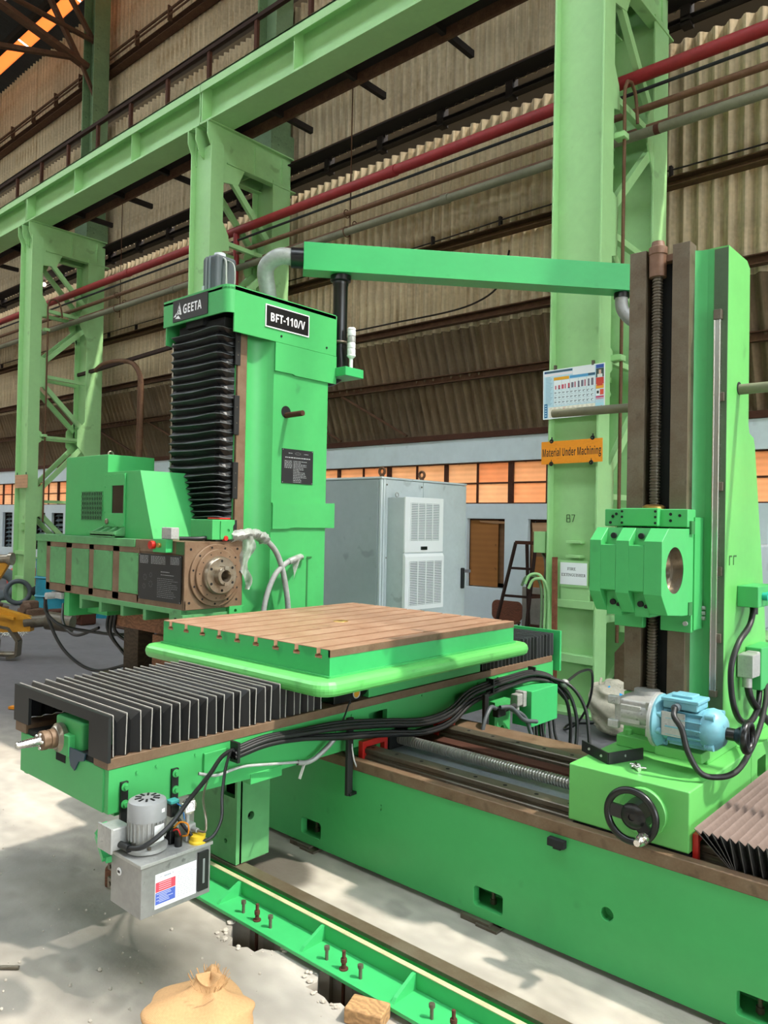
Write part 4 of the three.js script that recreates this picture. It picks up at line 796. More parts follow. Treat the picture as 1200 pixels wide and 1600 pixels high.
// ------------------------------------------------------------------ spindle head
{
  const h = thing('spindle_head', 'scraped brown spindle head with green covers and ringed spindle nose', 'spindle head', [-5.0, 0.93, -2.95]);
  h.scale.setScalar(0.94); h.position.set(-4.7, 0.97, -2.773);
  part(h, 'housing', [B(-5.95, -4.075, 1.035, 1.405, -3.16, -2.745, 0.003), B(-4.66, -4.075, 1.38, 1.458, -3.16, -2.742, 0.003)], scraped);
  // frame bars standing proud round the four green panels
  const bars = [[-5.95, -4.07, 1.03, 1.088], [-5.95, -4.62, 1.368, 1.405], [-5.955, -5.89, 1.03, 1.405], [-5.63, -5.54, 1.04, 1.404], [-5.275, -5.21, 1.04, 1.404], [-4.94, -4.855, 1.04, 1.404], [-4.62, -4.6, 1.04, 1.404]];
  part(h, 'front_frame', bars.map((b) => B(b[0], b[1], b[2], b[3], -2.75, -2.738, 0.001)), scraped);
  for (const [a, b] of [[-5.885, -5.635], [-5.535, -5.28], [-5.205, -4.945], [-4.85, -4.605]]) {
    const p = part(h, 'cover_panel', B(a, b, 1.092, 1.366, -2.745, -2.735, 0.001), greenHead);
    part(p, 'panel_screw', [[a + 0.018, 1.105], [b - 0.018, 1.105], [a + 0.018, 1.353], [b - 0.018, 1.353]].map((q) => cyl('z', [q[0], q[1], -2.734], 0.006, 0.004, 8)), greenHead);
  }
  plate(h, 'chart_plate', 0.49, 0.3, 0.006, [-4.345, 1.218, -2.734], 0, canv(512, 330, (g, w, hh) => specDraw(g, w, hh, true)), black, { rough: 0.45 });
  part(h, 'top_plate', [B(-6.14, -4.655, 1.405, 1.458, -3.18, -2.732, 0.003)], greenHead);
  part(h, 'rear_box', B(-6.17, -5.955, 1.12, 1.45, -3.16, -2.76, 0.004), greenHead);
  part(h, 'right_patch', B(-4.17, -4.075, 1.375, 1.455, -2.746, -2.7385, 0), M('#3c6b36', { roughness: 0.6, map: wearT, size: 0.3 }));
  // spindle nose
  const sx = -4.07, cy = 1.243, cz = -2.968;
  part(h, 'face_plate', ext('x', [[-2.738, 1.03], [-2.738, 1.46], [-3.182, 1.46], [-3.182, 1.03]], sx - 0.012, sx, [], 0.003), scraped);
  const nose = part(h, 'flange_ring', lathe('x', [sx, cy, cz], [[0.1, 0], [0.2, 0], [0.2, 0.014], [0.197, 0.017], [0.162, 0.017], [0.162, 0.013], [0, 0.013]], 48), scraped);
  part(nose, 'inner_ring', lathe('x', [sx, cy, cz], [[0.1, 0.013], [0.167, 0.013], [0.167, 0.032], [0.164, 0.035], [0.09, 0.035]], 48), scraped);
  part(nose, 'spindle_flange', lathe('x', [sx, cy, cz], [[0.05, 0.034], [0.124, 0.034], [0.122, 0.055], [0.116, 0.069], [0.112, 0.072], [0.05, 0.072]], 48), steel);
  part(nose, 'spindle', lathe('x', [sx, cy, cz], [[0.06, 0.07], [0.06, 0.112], [0.057, 0.116], [0.038, 0.116], [0.036, 0.112], [0.028, 0.015], [0, 0.015]], 36), steel);
  part(nose, 'drive_key', [B(sx + 0.07, sx + 0.124, cy + 0.04, cy + 0.063, cz - 0.016, cz + 0.016, 0.002), B(sx + 0.07, sx + 0.124, cy - 0.063, cy - 0.04, cz - 0.016, cz + 0.016, 0.002)], steel);
  const dot = (r, n, x, q, a0 = 0) => Array.from({ length: n }, (_, i) => cyl('x', [x, cy + r * Math.sin(a0 + (i / n) * 6.283), cz + r * Math.cos(a0 + (i / n) * 6.283)], q, 0.003, 10));
  part(nose, 'bolt_holes', [...dot(0.182, 11, sx + 0.017, 0.007, 0.2), ...dot(0.145, 12, sx + 0.035, 0.004, 0.1), ...dot(0.094, 6, sx + 0.072, 0.009, 0.5)], hole);
  part(h, 'jack_holes', [[1.41, -2.78], [1.41, -3.14], [1.075, -2.775], [1.078, -3.14]].map((q) => cyl('x', [sx, q[0], q[1]], 0.0085, 0.003, 12)), hole);
  // ribbed tray below
  const tr = part(h, 'ribbed_base', [B(-5.4, -4.1, 0.998, 1.032, -3.18, -2.735, 0.003), B(-5.4, -4.1, 0.925, 1.0, -3.18, -3.1, 0), B(-4.23, -4.08, 0.925, 1.0, -3.1, -2.737, 0.003)], greenHead);
  for (const x of [-5.4, -5.115, -4.82, -4.535]) part(tr, 'rib', B(x, x + 0.035, 0.93, 1.0, -3.1, -2.736, 0.002), greenHead);
  part(tr, 'lug', [ext('x', [[-3.08, 0.98], [-3.19, 0.98], [-3.18, 1.02], [-3.2, 1.035], [-3.08, 1.035]], -4.1, -4.062, [circle(-3.13, 1.005, 0.011)])], green);
  part(tr, 'lug_hole', cyl('z', [-4.155, 0.965, -2.735], 0.014, 0.004, 12), hole);
  part(h, 'drive_box', [B(-5.69, -5.61, 0.85, 1.035, -3.0, -2.76, 0.003), B(-5.6, -5.3, 0.87, 1.035, -3.1, -2.9, 0.003)], green);
  // motor cover: tall box, low box with sloping front
  const cz0 = -2.82, cov = part(h, 'motor_cover', [B(-5.83, -5.19, 1.458, 2.06, -3.2, cz0, 0.004)], green);
  part(cov, 'eye_bolt', torus('x', [-5.3, 2.072, -2.9], 0.02, 0.006, 16), steel);
  const slope = part(h, 'sloping_cover', [ext('z', [[-5.2, 1.458], [-4.565, 1.458], [-4.75, 1.93], [-5.2, 1.93]], -3.2, cz0, [], 0.002)], green);
  const gr = part(cov, 'mesh_vent', [B(-5.565, -5.265, 1.58, 1.79, cz0 - 0.01, cz0 + 0.002, 0)], hole);
  const mesh = []; for (let i = 0; i < 13; i++) mesh.push(tube([0, 1, 2, 3, 4, 5, 6, 7, 8, 9, 10, 11, 12].map((k) => [-5.565 + 0.3 * (i / 12) + (k % 2 ? 0.009 : -0.003) , 1.58 + 0.21 * k / 12, cz0 + 0.004]), 0.0022, 24, 4), tube([0, 1, 2, 3, 4, 5, 6, 7, 8, 9, 10, 11, 12].map((k) => [-5.565 + 0.3 * (i / 12) + (k % 2 ? 0.003 : 0.015), 1.58 + 0.21 * k / 12, cz0 + 0.004]), 0.0022, 24, 4));
  part(gr, 'wire_mesh', mesh, greenHead);
  const pan = part(slope, 'window_panel', [ext('z', [[-5.215, 1.535], [-4.93, 1.535], [-4.93, 1.915], [-5.215, 1.915]], cz0, cz0 + 0.012, [[[-5.11, 1.632], [-4.945, 1.632], [-4.945, 1.83], [-5.11, 1.83]]], 0.002)], green);
  part(pan, 'window_glass', B(-5.115, -4.94, 1.628, 1.834, cz0 + 0.001, cz0 + 0.005, 0), M('#2b211b', { roughness: 0.06 }));
  part(pan, 'panel_screw', [[-5.2, 1.55], [-5.06, 1.55], [-4.945, 1.55], [-5.2, 1.9], [-5.13, 1.9], [-5.06, 1.9], [-4.945, 1.9], [-5.2, 1.72], [-5.2, 1.82], [-5.2, 1.64]].map((q) => cyl('z', [q[0], q[1], cz0 + 0.013], 0.006, 0.005, 8)), green);
  part(pan, 'lock', lathe('z', [-5.16, 1.572, cz0 + 0.01], [[0.02, 0], [0.02, 0.01], [0.012, 0.016], [0, 0.016]]), steel);
  const tray = part(h, 'ribbed_tray', [B(-5.27, -4.94, 1.47, 1.482, cz0, -2.735, 0.001), B(-5.27, -4.94, 1.462, 1.5, -2.75, -2.735, 0.001)], greenHead);
  for (const x of [-5.25, -5.15, -5.05, -4.95]) part(tray, 'tray_rib', ext('x', [[cz0, 1.535], [cz0, 1.48], [-2.74, 1.48], [-2.74, 1.5]], x, x + 0.02), greenHead);
  // bracket and connector at the column side
  part(h, 'slide_bracket', [B(-4.3, -4.06, 1.47, 1.6, -3.09, -2.93, 0.004), ext('x', [[-2.99, 1.475], [-2.99, 1.59], [-3.1, 1.6], [-3.1, 1.575], [-3.088, 1.56], [-3.088, 1.475]], -4.07, -4.052, [circle(-3.05, 1.53, 0.011)])], green);
  part(h, 'wiper', B(-4.2, -4.07, 1.602, 1.612, -3.08, -2.99), red);
  // small push-button box on the corner
  const bb = part(h, 'button_box', B(-4.36, -4.21, 1.385, 1.47, -2.74, -2.69, 0.003), greenB);
  part(bb, 'red_button', [cyl('z', [-4.345, 1.43, -2.675], 0.026, 0.03, 18)], red);
  part(bb, 'yellow_button', [cyl('z', [-4.275, 1.43, -2.683], 0.015, 0.02, 14)], brass);
  part(bb, 'limit_switch', [B(-4.28, -4.17, 1.47, 1.545, -2.76, -2.7, 0.006)], aluLight);
  part(h, 'cover_hose', [tube([[-4.3, 1.51, -2.75], [-4.36, 1.53, -2.78], [-4.36, 1.5, -2.8], [-4.28, 1.49, -2.8]], 0.016, 24, 8), tube([[-4.2, 1.475, -2.78], [-4.13, 1.478, -2.9], [-4.14, 1.5, -3.02], [-4.2, 1.54, -3.06]], 0.013, 40, 8)], rubber);
  part(h, 'connector', [B(-4.2, -4.08, 1.458, 1.505, -3.08, -2.97, 0.004)], black);
  part(h, 'red_plug', lathe('x', [-4.075, 1.48, -3.03], [[0, 0.03], [0.016, 0.03], [0.018, 0], [0, 0]]), red);
  part(h, 'cable_gland', [lathe('z', [-5.82, 0.99, -2.72], [[0.02, -0.1], [0.026, 0], [0.026, 0.04], [0, 0.05]]), B(-5.86, -5.7, 0.97, 1.02, -2.85, -2.74, 0.005)], aluLight);
}
// hoses at the column
{
  const w = [[-3.83, 1.495, -2.9], [-3.82, 1.51, -3.0], [-3.84, 1.512, -3.08], [-3.87, 1.5, -3.16], [-3.9, 1.475, -3.236], [-3.9, 1.403, -3.32], [-3.9, 1.295, -3.379], [-3.9, 1.165, -3.417], [-3.9, 1.022, -3.443], [-3.92, 0.7, -3.46], [-3.95, 0.35, -3.45], [-3.97, 0.12, -3.4]];
  const t = thing('feed_hose', 'grey hose from the spindle head wrapped in torn plastic film', 'hose', [-3.9, 0.1, -3.4]);
  part(t, 'hose', tube(w, 0.019, 100, 10), conduit);
  const wr = []; const c = new THREE.CatmullRomCurve3(w.slice(0, 5).map((p) => V(...p)));
  const R = [0.03, 0.045, 0.05, 0.042, 0.04, 0.03, 0.024];
  const prof = new THREE.TubeGeometry(c, 36, 0.034, 10); { const p = prof.attributes.position; for (let i = 0; i < p.count; i++) { const q = 0.014 * noise.noise(p.getX(i) * 45, p.getY(i) * 45, p.getZ(i) * 45); p.setXYZ(i, p.getX(i) + q, p.getY(i) + q, p.getZ(i) - q); } prof.computeVertexNormals(); }
  part(t, 'film_wrap', prof, film);
  const rag = new THREE.PlaneGeometry(0.085, 0.33, 8, 22); { const p = rag.attributes.position; for (let i = 0; i < p.count; i++) { const y = p.getY(i), k = (0.165 - y) / 0.33; p.setX(i, p.getX(i) * (1 - 0.75 * k * k) + 0.02 * Math.sin(k * 9)); p.setZ(i, 0.016 * noise.noise(p.getX(i) * 40, y * 30, 3) + 0.02 * Math.sin(p.getX(i) * 90 + k * 6)); } rag.computeVertexNormals(); rag.rotateY(1.1); rag.translate(-3.8, 1.335, -3.0); }
  part(t, 'hanging_film', rag, film);
  const t2 = thing('looped_hose', 'thin grey hose looping from the column socket down beside the table', 'hose', [-3.9, 0.1, -3.4]);
  part(t2, 'hose', tube([[-3.97, 1.35, -3.62], [-3.93, 1.352, -3.575], [-3.9, 1.348, -3.52], [-3.9, 1.324, -3.435], [-3.9, 1.254, -3.336], [-3.9, 1.151, -3.273], [-3.9, 1.036, -3.238], [-3.9, 0.8, -3.22], [-3.92, 0.4, -3.25], [-3.95, 0.12, -3.3]], 0.018, 90, 10), conduit);
  const r2 = new THREE.PlaneGeometry(0.05, 0.15, 5, 10); { const p = r2.attributes.position; for (let i = 0; i < p.count; i++) { const k = (0.075 - p.getY(i)) / 0.15; p.setX(i, p.getX(i) * (1 - 0.8 * k) - 0.03 * k); p.setZ(i, 0.014 * Math.sin(p.getX(i) * 120 + k * 7)); } r2.computeVertexNormals(); r2.rotateY(1.4); r2.translate(-3.89, 1.27, -3.51); }
  part(t2, 'film_wrap', [new THREE.TubeGeometry(new THREE.CatmullRomCurve3([V(-3.96, 1.352, -3.6), V(-3.9, 1.345, -3.51), V(-3.9, 1.325, -3.44)]), 14, 0.024, 9), r2], film);
}
// ------------------------------------------------------------------ boom (cable duct) from the column to behind the tailstock
{
  const b = thing('cable_boom', 'long green box-section cable boom swung over the machine on a black post', 'boom', [-4.1, 2.7, -4.07]);
  const A = V(-4.26, 3.57, -3.84), E = V(-2.5, 3.57, -5.89), d = E.clone().sub(A).normalize(), len = A.distanceTo(E), yaw = Math.atan2(d.x, d.z);
  const box = new RoundedBoxGeometry(0.16, 0.2, len, 1, 0.004); box.rotateY(yaw); box.translate((A.x + E.x) / 2, 3.57, (A.z + E.z) / 2);
  part(b, 'boom_box', box, greenB);
  part(b, 'lower_lip', (() => { const g = new THREE.BoxGeometry(0.175, 0.014, len); g.rotateY(yaw); return g.translate((A.x + E.x) / 2, 3.468, (A.z + E.z) / 2); })(), greenB);
  part(b, 'post', [lathe('y', [-4.09, 2.86, -4.07], [[0, 0], [0.055, 0], [0.055, 0.52], [0.06, 0.53], [0.06, 0.55], [0.078, 0.56], [0.078, 0.6], [0, 0.6]], 24)], blackGloss);
  part(b, 'collar', [torus('y', [-4.09, 2.95, -4.07], 0.056, 0.012, 20)], steelDark);
  part(b, 'elbow', tube([[-4.09, 2.9, -4.07], [-4.07, 2.74, -4.05], [-4.1, 2.68, -4.0], [-4.15, 2.66, -3.9]], 0.062, 30, 14), blackGloss);
  part(b, 'inlet_collar', rod([-4.32, 3.57, -3.77], [-4.25, 3.57, -3.85], 0.075, 16), blackGloss);
  part(b, 'inlet_hose', tube([[-4.3, 3.57, -3.79], [-4.37, 3.57, -3.7], [-4.47, 3.5, -3.66], [-4.5, 3.35, -3.7], [-4.48, 3.1, -3.75]], 0.062, 50, 12), film, { label: 'clear film-wrapped hose' });
  part(b, 'outlet_hose', tube([[-2.62, 3.47, -5.75], [-2.61, 3.33, -5.75], [-2.53, 3.23, -5.78], [-2.38, 3.2, -5.82], [-2.2, 3.2, -5.85], [-2.0, 3.15, -5.85]], 0.05, 40, 12), alu);
  part(b, 'outlet_collar', cyl('y', [-2.62, 3.45, -5.75], 0.06, 0.06, 16), blackGloss);
  part(b, 'pendant_arm', tube([[-2.0, 3.15, -5.85], [-1.8, 3.0, -5.85], [-1.75, 2.2, -5.8], [-1.75, 1.4, -5.8]], 0.04, 40, 10), alu);
  part(b, 'pendant_box', B(-1.95, -1.55, 0.9, 1.5, -5.95, -5.7, 0.02), grey);
}
{
  const t = thing('signal_tower', 'white stacked signal lamp on a green bracket behind the column', 'signal lamp', [-3.94, 2.665, -4.05]);
  part(t, 'bracket', [B(-4.14, -3.88, 2.665, 2.73, -4.12, -3.93, 0.004)], greenB);
  part(t, 'stem', [rod([-3.945, 2.73, -4.05], [-3.945, 2.83, -4.05], 0.014, 12), lathe('y', [-3.945, 2.81, -4.05], [[0.014, 0], [0.033, 0.02], [0.033, 0.03], [0, 0.03]], 18)], white);
  for (let i = 0; i < 4; i++) part(t, 'lens', lathe('y', [-3.945, 2.84 + i * 0.046, -4.05], [[0.029, 0], [0.031, 0.003], [0.031, 0.04], [0.027, 0.044], [0.027, 0.046]], 18), i === 2 ? aluLight : white);
  part(t, 'cap', lathe('y', [-3.945, 3.024, -4.05], [[0.031, 0], [0.031, 0.01], [0.024, 0.018], [0, 0.018]], 18), white);
}
// ------------------------------------------------------------------ tailstock: base, column, bearing block
{
  const b = thing('tailstock_base', 'green box base of the tailstock with a black spoked handwheel', 'machine base', [-1.147, 0.505, -3.1]);
  part(b, 'base_body', [B(-1.37, -0.925, 0.51, 0.718, -3.3, -2.615, 0.006), ext('x', [[-3.3, 0.51], [-3.3, 0.718], [-3.8, 0.718], [-3.8, 0.51]], -1.37, -0.925, [rrect(-3.5, -3.38, 0.56, 0.66, 0.01)])], greenTail);
  part(b, 'inner_dark', B(-1.3, -0.96, 0.53, 0.7, -3.6, -3.35, 0), hole);
  part(b, 'underside', [B(-1.36, -0.935, 0.486, 0.512, -3.75, -2.64, 0), B(-1.36, -0.93, 0.47, 0.5, -2.66, -2.632, 0.002)], blackMat);
  for (const z of [-2.72, -3.3]) part(b, 'red_wiper', ext('x', [[z + 0.075, 0.48], [z + 0.075, 0.572], [z - 0.075, 0.572], [z - 0.075, 0.48], [z - 0.05, 0.48], [z - 0.05, 0.545], [z + 0.055, 0.545], [z + 0.055, 0.48]], -0.925, -0.905, [], 0.003), red);
  // handwheel on its flange
  const hx = -1.085, hy = 0.617, hz = -2.615;
  part(b, 'wheel_flange', lathe('z', [hx + 0.005, hy - 0.002, hz], [[0, 0], [0.083, 0], [0.083, 0.012], [0.08, 0.016], [0, 0.016]], 36), greenTail);
  const hw = part(b, 'handwheel', [(() => { const g = torus('z', [hx - 0.005, hy + 0.002, hz + 0.085], 0.0855, 0.0125, 48); return g; })(), lathe('z', [hx, hy, hz + 0.02], [[0, 0], [0.05, 0], [0.048, 0.03], [0.045, 0.062], [0.03, 0.072], [0.012, 0.074], [0.012, 0.069], [0, 0.069]], 28)], blackGloss);
  for (const a of [3.05, 0.62, -0.72]) part(hw, 'spoke', bar([hx + 0.03 * Math.cos(a), hy + 0.03 * Math.sin(a), hz + 0.075], [hx - 0.005 + 0.08 * Math.cos(a), hy + 0.002 + 0.08 * Math.sin(a), hz + 0.085], 0.045, 0.013, V(0, 0, 1)), blackGloss);
  const ha = -0.72; part(hw, 'wheel_handle', lathe('z', [hx + 0.068 * Math.cos(ha), hy + 0.076 * Math.sin(ha), hz + 0.094], [[0.007, 0], [0.007, 0.006], [0.017, 0.014], [0.02, 0.035], [0.016, 0.058], [0.012, 0.064], [0.011, 0.075], [0, 0.076]], 20), chrome);
}
{
  const c = thing('tailstock_column', 'light green tailstock column with brown ways and long vertical screw', 'machine column', [-1.15, 0.718, -3.2]);
  part(c, 'foot_plate', [B(-1.345, -0.985, 0.718, 0.763, -3.75, -2.965, 0.004)], greenTail);
  part(c, 'foot_bolt', [[-1.03, -3.0], [-1.31, -2.995], [-1.0, -3.5]].map((q) => hexBolt('y', [q[0], 0.763, q[1]], 0.018, 0.02)), greenTail);
  part(c, 'foot_block', [B(-1.08, -1.0, 0.763, 0.83, -3.1, -2.99, 0.004), B(-1.34, -1.24, 0.763, 0.93, -3.08, -3.02, 0.003)], greenTail);
  const rear = [[-3.1, 0.763], [-3.1, 2.712], [-3.33, 2.712], [-3.37, 2.69], [-3.375, 2.04], [-3.39, 2.005], [-3.45, 1.99], [-3.47, 1.95], [-3.64, 1.25], [-3.72, 0.763]];
  part(c, 'column_body', ext('x', rear, -1.335, -0.974, [], 0.003), greenTail);
  part(c, 'recess_shade_plate', B(-1.1, -1.03, 0.78, 2.708, -3.102, -3.099, 0), green);  // thin plate added; shade of this face put into darker green
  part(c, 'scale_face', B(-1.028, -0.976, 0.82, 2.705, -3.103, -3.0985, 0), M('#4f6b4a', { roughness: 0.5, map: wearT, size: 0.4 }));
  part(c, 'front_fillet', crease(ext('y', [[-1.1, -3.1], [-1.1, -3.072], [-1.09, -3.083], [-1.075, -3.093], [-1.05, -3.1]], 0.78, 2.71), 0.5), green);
  for (const [a, bq] of [[-1.342, -1.272], [-1.165, -1.096]]) part(c, 'way', [B(a, bq, 0.935, 2.733, -3.09, -3.02, 0.002)], way);
  part(c, 'screw_channel', [B(-1.272, -1.165, 0.87, 2.7, -3.1, -3.085, 0)], blackMat);
  part(c, 'lead_screw', screwGeo('y', [-1.234, 1.76, -3.045], 0.0215, 1.8, 0.0125), steelDark);
  part(c, 'screw_cap', [lathe('y', [-1.234, 2.62, -3.045], [[0, 0], [0.034, 0], [0.034, 0.09], [0.037, 0.092], [0.037, 0.12], [0.028, 0.125], [0.024, 0.145], [0, 0.147]], 24), B(-1.27, -1.17, 2.68, 2.71, -3.1, -3.05)], M('#8f6f5c', { roughness: 0.5, map: metalT, size: 0.2 }));
  // linear scale
  const sc = part(c, 'linear_scale', [B(-1.018, -0.998, 0.97, 2.42, -3.1, -3.08, 0.002)], M('#9a9b95', { roughness: 0.25, metalness: 0.6 }));
  part(sc, 'scale_edge', [B(-1.021, -1.016, 0.97, 2.42, -3.1, -3.077, 0.001), B(-1.0, -0.996, 0.97, 2.42, -3.1, -3.077, 0.001)], chrome);
  part(sc, 'scale_end', [B(-1.023, -0.993, 2.42, 2.46, -3.1, -3.074, 0.003), B(-1.021, -0.995, 0.95, 0.975, -3.1, -3.075, 0.002)], steelDark);
  for (const y of [2.1, 1.75, 1.42, 1.16]) part(sc, 'scale_clip', B(-0.997, -0.983, y, y + 0.035, -3.1, -3.085, 0.002), steelDark);
  part(c, 'stamp_mark', (() => { const x = -0.9735, y = 1.46, z = -3.15, L = (a, b, e, f) => bar([x, y + b, z - a], [x, y + f, z - e], 0.007, 0.002, V(1, 0, 0)); return [L(0, 0, 0, 0.035), L(0, 0.035, 0.03, 0.035), L(0.05, 0, 0.05, 0.035), L(0.05, 0.035, 0.085, 0.035)]; })(), M('#2c5a2b', { roughness: 0.8 }));
  part(c, 'cross_rod', rod([-0.98, 2.165, -3.24], [0.4, 2.165, -3.24], 0.021, 14), pipeGrey);
  part(c, 'rod_bush', cyl('x', [-0.973, 2.17, -3.24], 0.026, 0.004, 16), hole);
  part(c, 'rear_rod', rod([-1.36, 2.13, -3.24], [-1.81, 2.135, -3.24], 0.02, 14), pipeGrey);
  // control boxes on the +x side
  const b1 = part(c, 'button_box', B(-0.974, -0.893, 1.292, 1.376, -3.47, -3.25, 0.004), green);
  part(b1, 'button', [[-3.31, 0], [-3.36, 1], [-3.41, 0]].map((q) => cyl('x', [-0.885, 1.335, q[0]], 0.016, 0.024, 14)), M('#1aa58f', { roughness: 0.4 }));
  const b2 = part(c, 'socket_box', B(-0.974, -0.911, 0.945, 1.118, -3.58, -3.37, 0.004), green);
  part(b2, 'socket', [B(-0.965, -0.915, 1.01, 1.105, -3.37, -3.335, 0.006)], aluLight);
  part(b2, 'plug', [ext('y', [[-0.972, -3.335], [-0.908, -3.335], [-0.912, -3.25], [-0.968, -3.25]], 1.01, 1.102, [], 0.004), cyl('y', [-0.94, 0.995, -3.28], 0.019, 0.05, 12)], aluLight);
}
{
  const s = thing('bearing_block', 'green chamfered bearing block with a bored hole, riding on the tailstock ways', 'bearing block', [-1.2, 1.27, -2.85]);
  const x0 = -1.337, x1 = -1.06, zf = -2.69, zb = -3.0, bore = circle(-2.812, 1.446, 0.088, 36);
  const oct = [[zf - 0.015, 1.34], [zf, 1.36], [zf, 1.552], [zf - 0.06, 1.6], [-2.9, 1.6], [zb, 1.6], [zb, 1.27], [-2.9, 1.272], [zf - 0.06, 1.285]];
  // body sliced so that the four bolt notches are real gaps
  const notch = [[-1.36, -1.31], [-1.235, -1.17]];
  const cuts = [x0, -1.292, -1.234, -1.182, -1.127, x1];
  const plain = oct, cut = [[zf, 1.37], [zf, 1.535], [zf - 0.045, 1.537], [zf - 0.06, 1.6], [zb, 1.6], [zb, 1.27], [zf - 0.06, 1.272], [zf - 0.05, 1.36]];
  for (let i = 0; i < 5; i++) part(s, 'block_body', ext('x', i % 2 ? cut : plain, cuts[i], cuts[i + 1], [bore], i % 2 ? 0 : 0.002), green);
  for (const x of [-1.264, -1.157]) { part(s, 'clamp_screw', cyl('z', [x, 1.57, zf - 0.05], 0.011, 0.012, 14), blackMat); part(s, 'clamp_screw', cyl('z', [x, 1.32, zf - 0.052], 0.011, 0.014, 14), blackMat); part(s, 'clamp_screw', cyl('z', [x + 0.02, 1.312, zf - 0.054], 0.007, 0.012, 12), blackMat); }
  part(s, 'bearing_sleeve', [(() => { const g = lathe('x', [-1.11, 1.446, -2.812], [[0.087, 0.048], [0.086, 0.01], [0.07, 0.008], [0.066, -0.002], [0.066, -0.21], [0.087, -0.215]], 40); return g; })()], steel);
  part(s, 'saddle_plate', [ext('x', [[-3.0, 1.21], [-3.0, 1.645], [-3.115, 1.645], [-3.115, 1.48], [-3.1, 1.48], [-3.1, 1.43], [-3.115, 1.43], [-3.115, 1.21]], -1.09, -1.055)], green);
  part(s, 'saddle_plate', ext('x', [[-3.0, 1.21], [-3.0, 1.645], [-3.1, 1.645], [-3.1, 1.21]], -1.37, -1.345), green);
  const pn = M('#256b35', { roughness: 0.6 }); part(s, 'plate_notch', B(-1.062, -1.052, 1.58, 1.63, -2.99, -2.955, 0), pn); part(s, 'plate_notch', B(-1.066, -1.056, 1.27, 1.32, -2.985, -2.95, 0), pn);
  const n = part(s, 'nut_bracket', [B(-1.395, -1.06, 1.605, 1.675, -3.02, -2.935, 0.004), B(-1.32, -1.165, 1.607, 1.678, -2.945, -2.91, 0.004)], green);
  part(n, 'bracket_screw', [[-1.37, 1.62], [-1.345, 1.655], [-1.125, 1.63], [-1.09, 1.65], [-1.125, 1.655], [-1.36, 1.645]].map((q) => cyl('z', [q[0], q[1], -2.935], 0.006, 0.004, 10)), hole);
  part(n, 'bracket_screw', [[-1.31, 1.665], [-1.31, 1.62], [-1.175, 1.665], [-1.175, 1.62], [-1.31, 1.643], [-1.175, 1.643]].map((q) => cyl('z', [q[0], q[1], -2.91], 0.005, 0.004, 10)), hole);
  part(s, 'screw_nut', lathe('y', [-1.234, 1.675, -3.04], [[0.02, 0], [0.045, 0], [0.045, 0.012], [0.03, 0.02], [0.022, 0.02]], 24), brass);
  part(s, 'lower_gib', B(-1.37, -1.25, 1.2, 1.275, -3.02, -2.985, 0.003), green); part(s, 'lower_gib', B(-1.18, -1.06, 1.2, 1.275, -3.02, -2.985, 0.003), green);
  part(s, 'gib_screw', [cyl('z', [-1.08, 1.235, -2.98], 0.009, 0.01, 10), ...[1.29, 1.25, 1.27].map((y) => cyl('x', [-1.05, y, -3.09], 0.008, 0.014, 10))], aluLight);
}
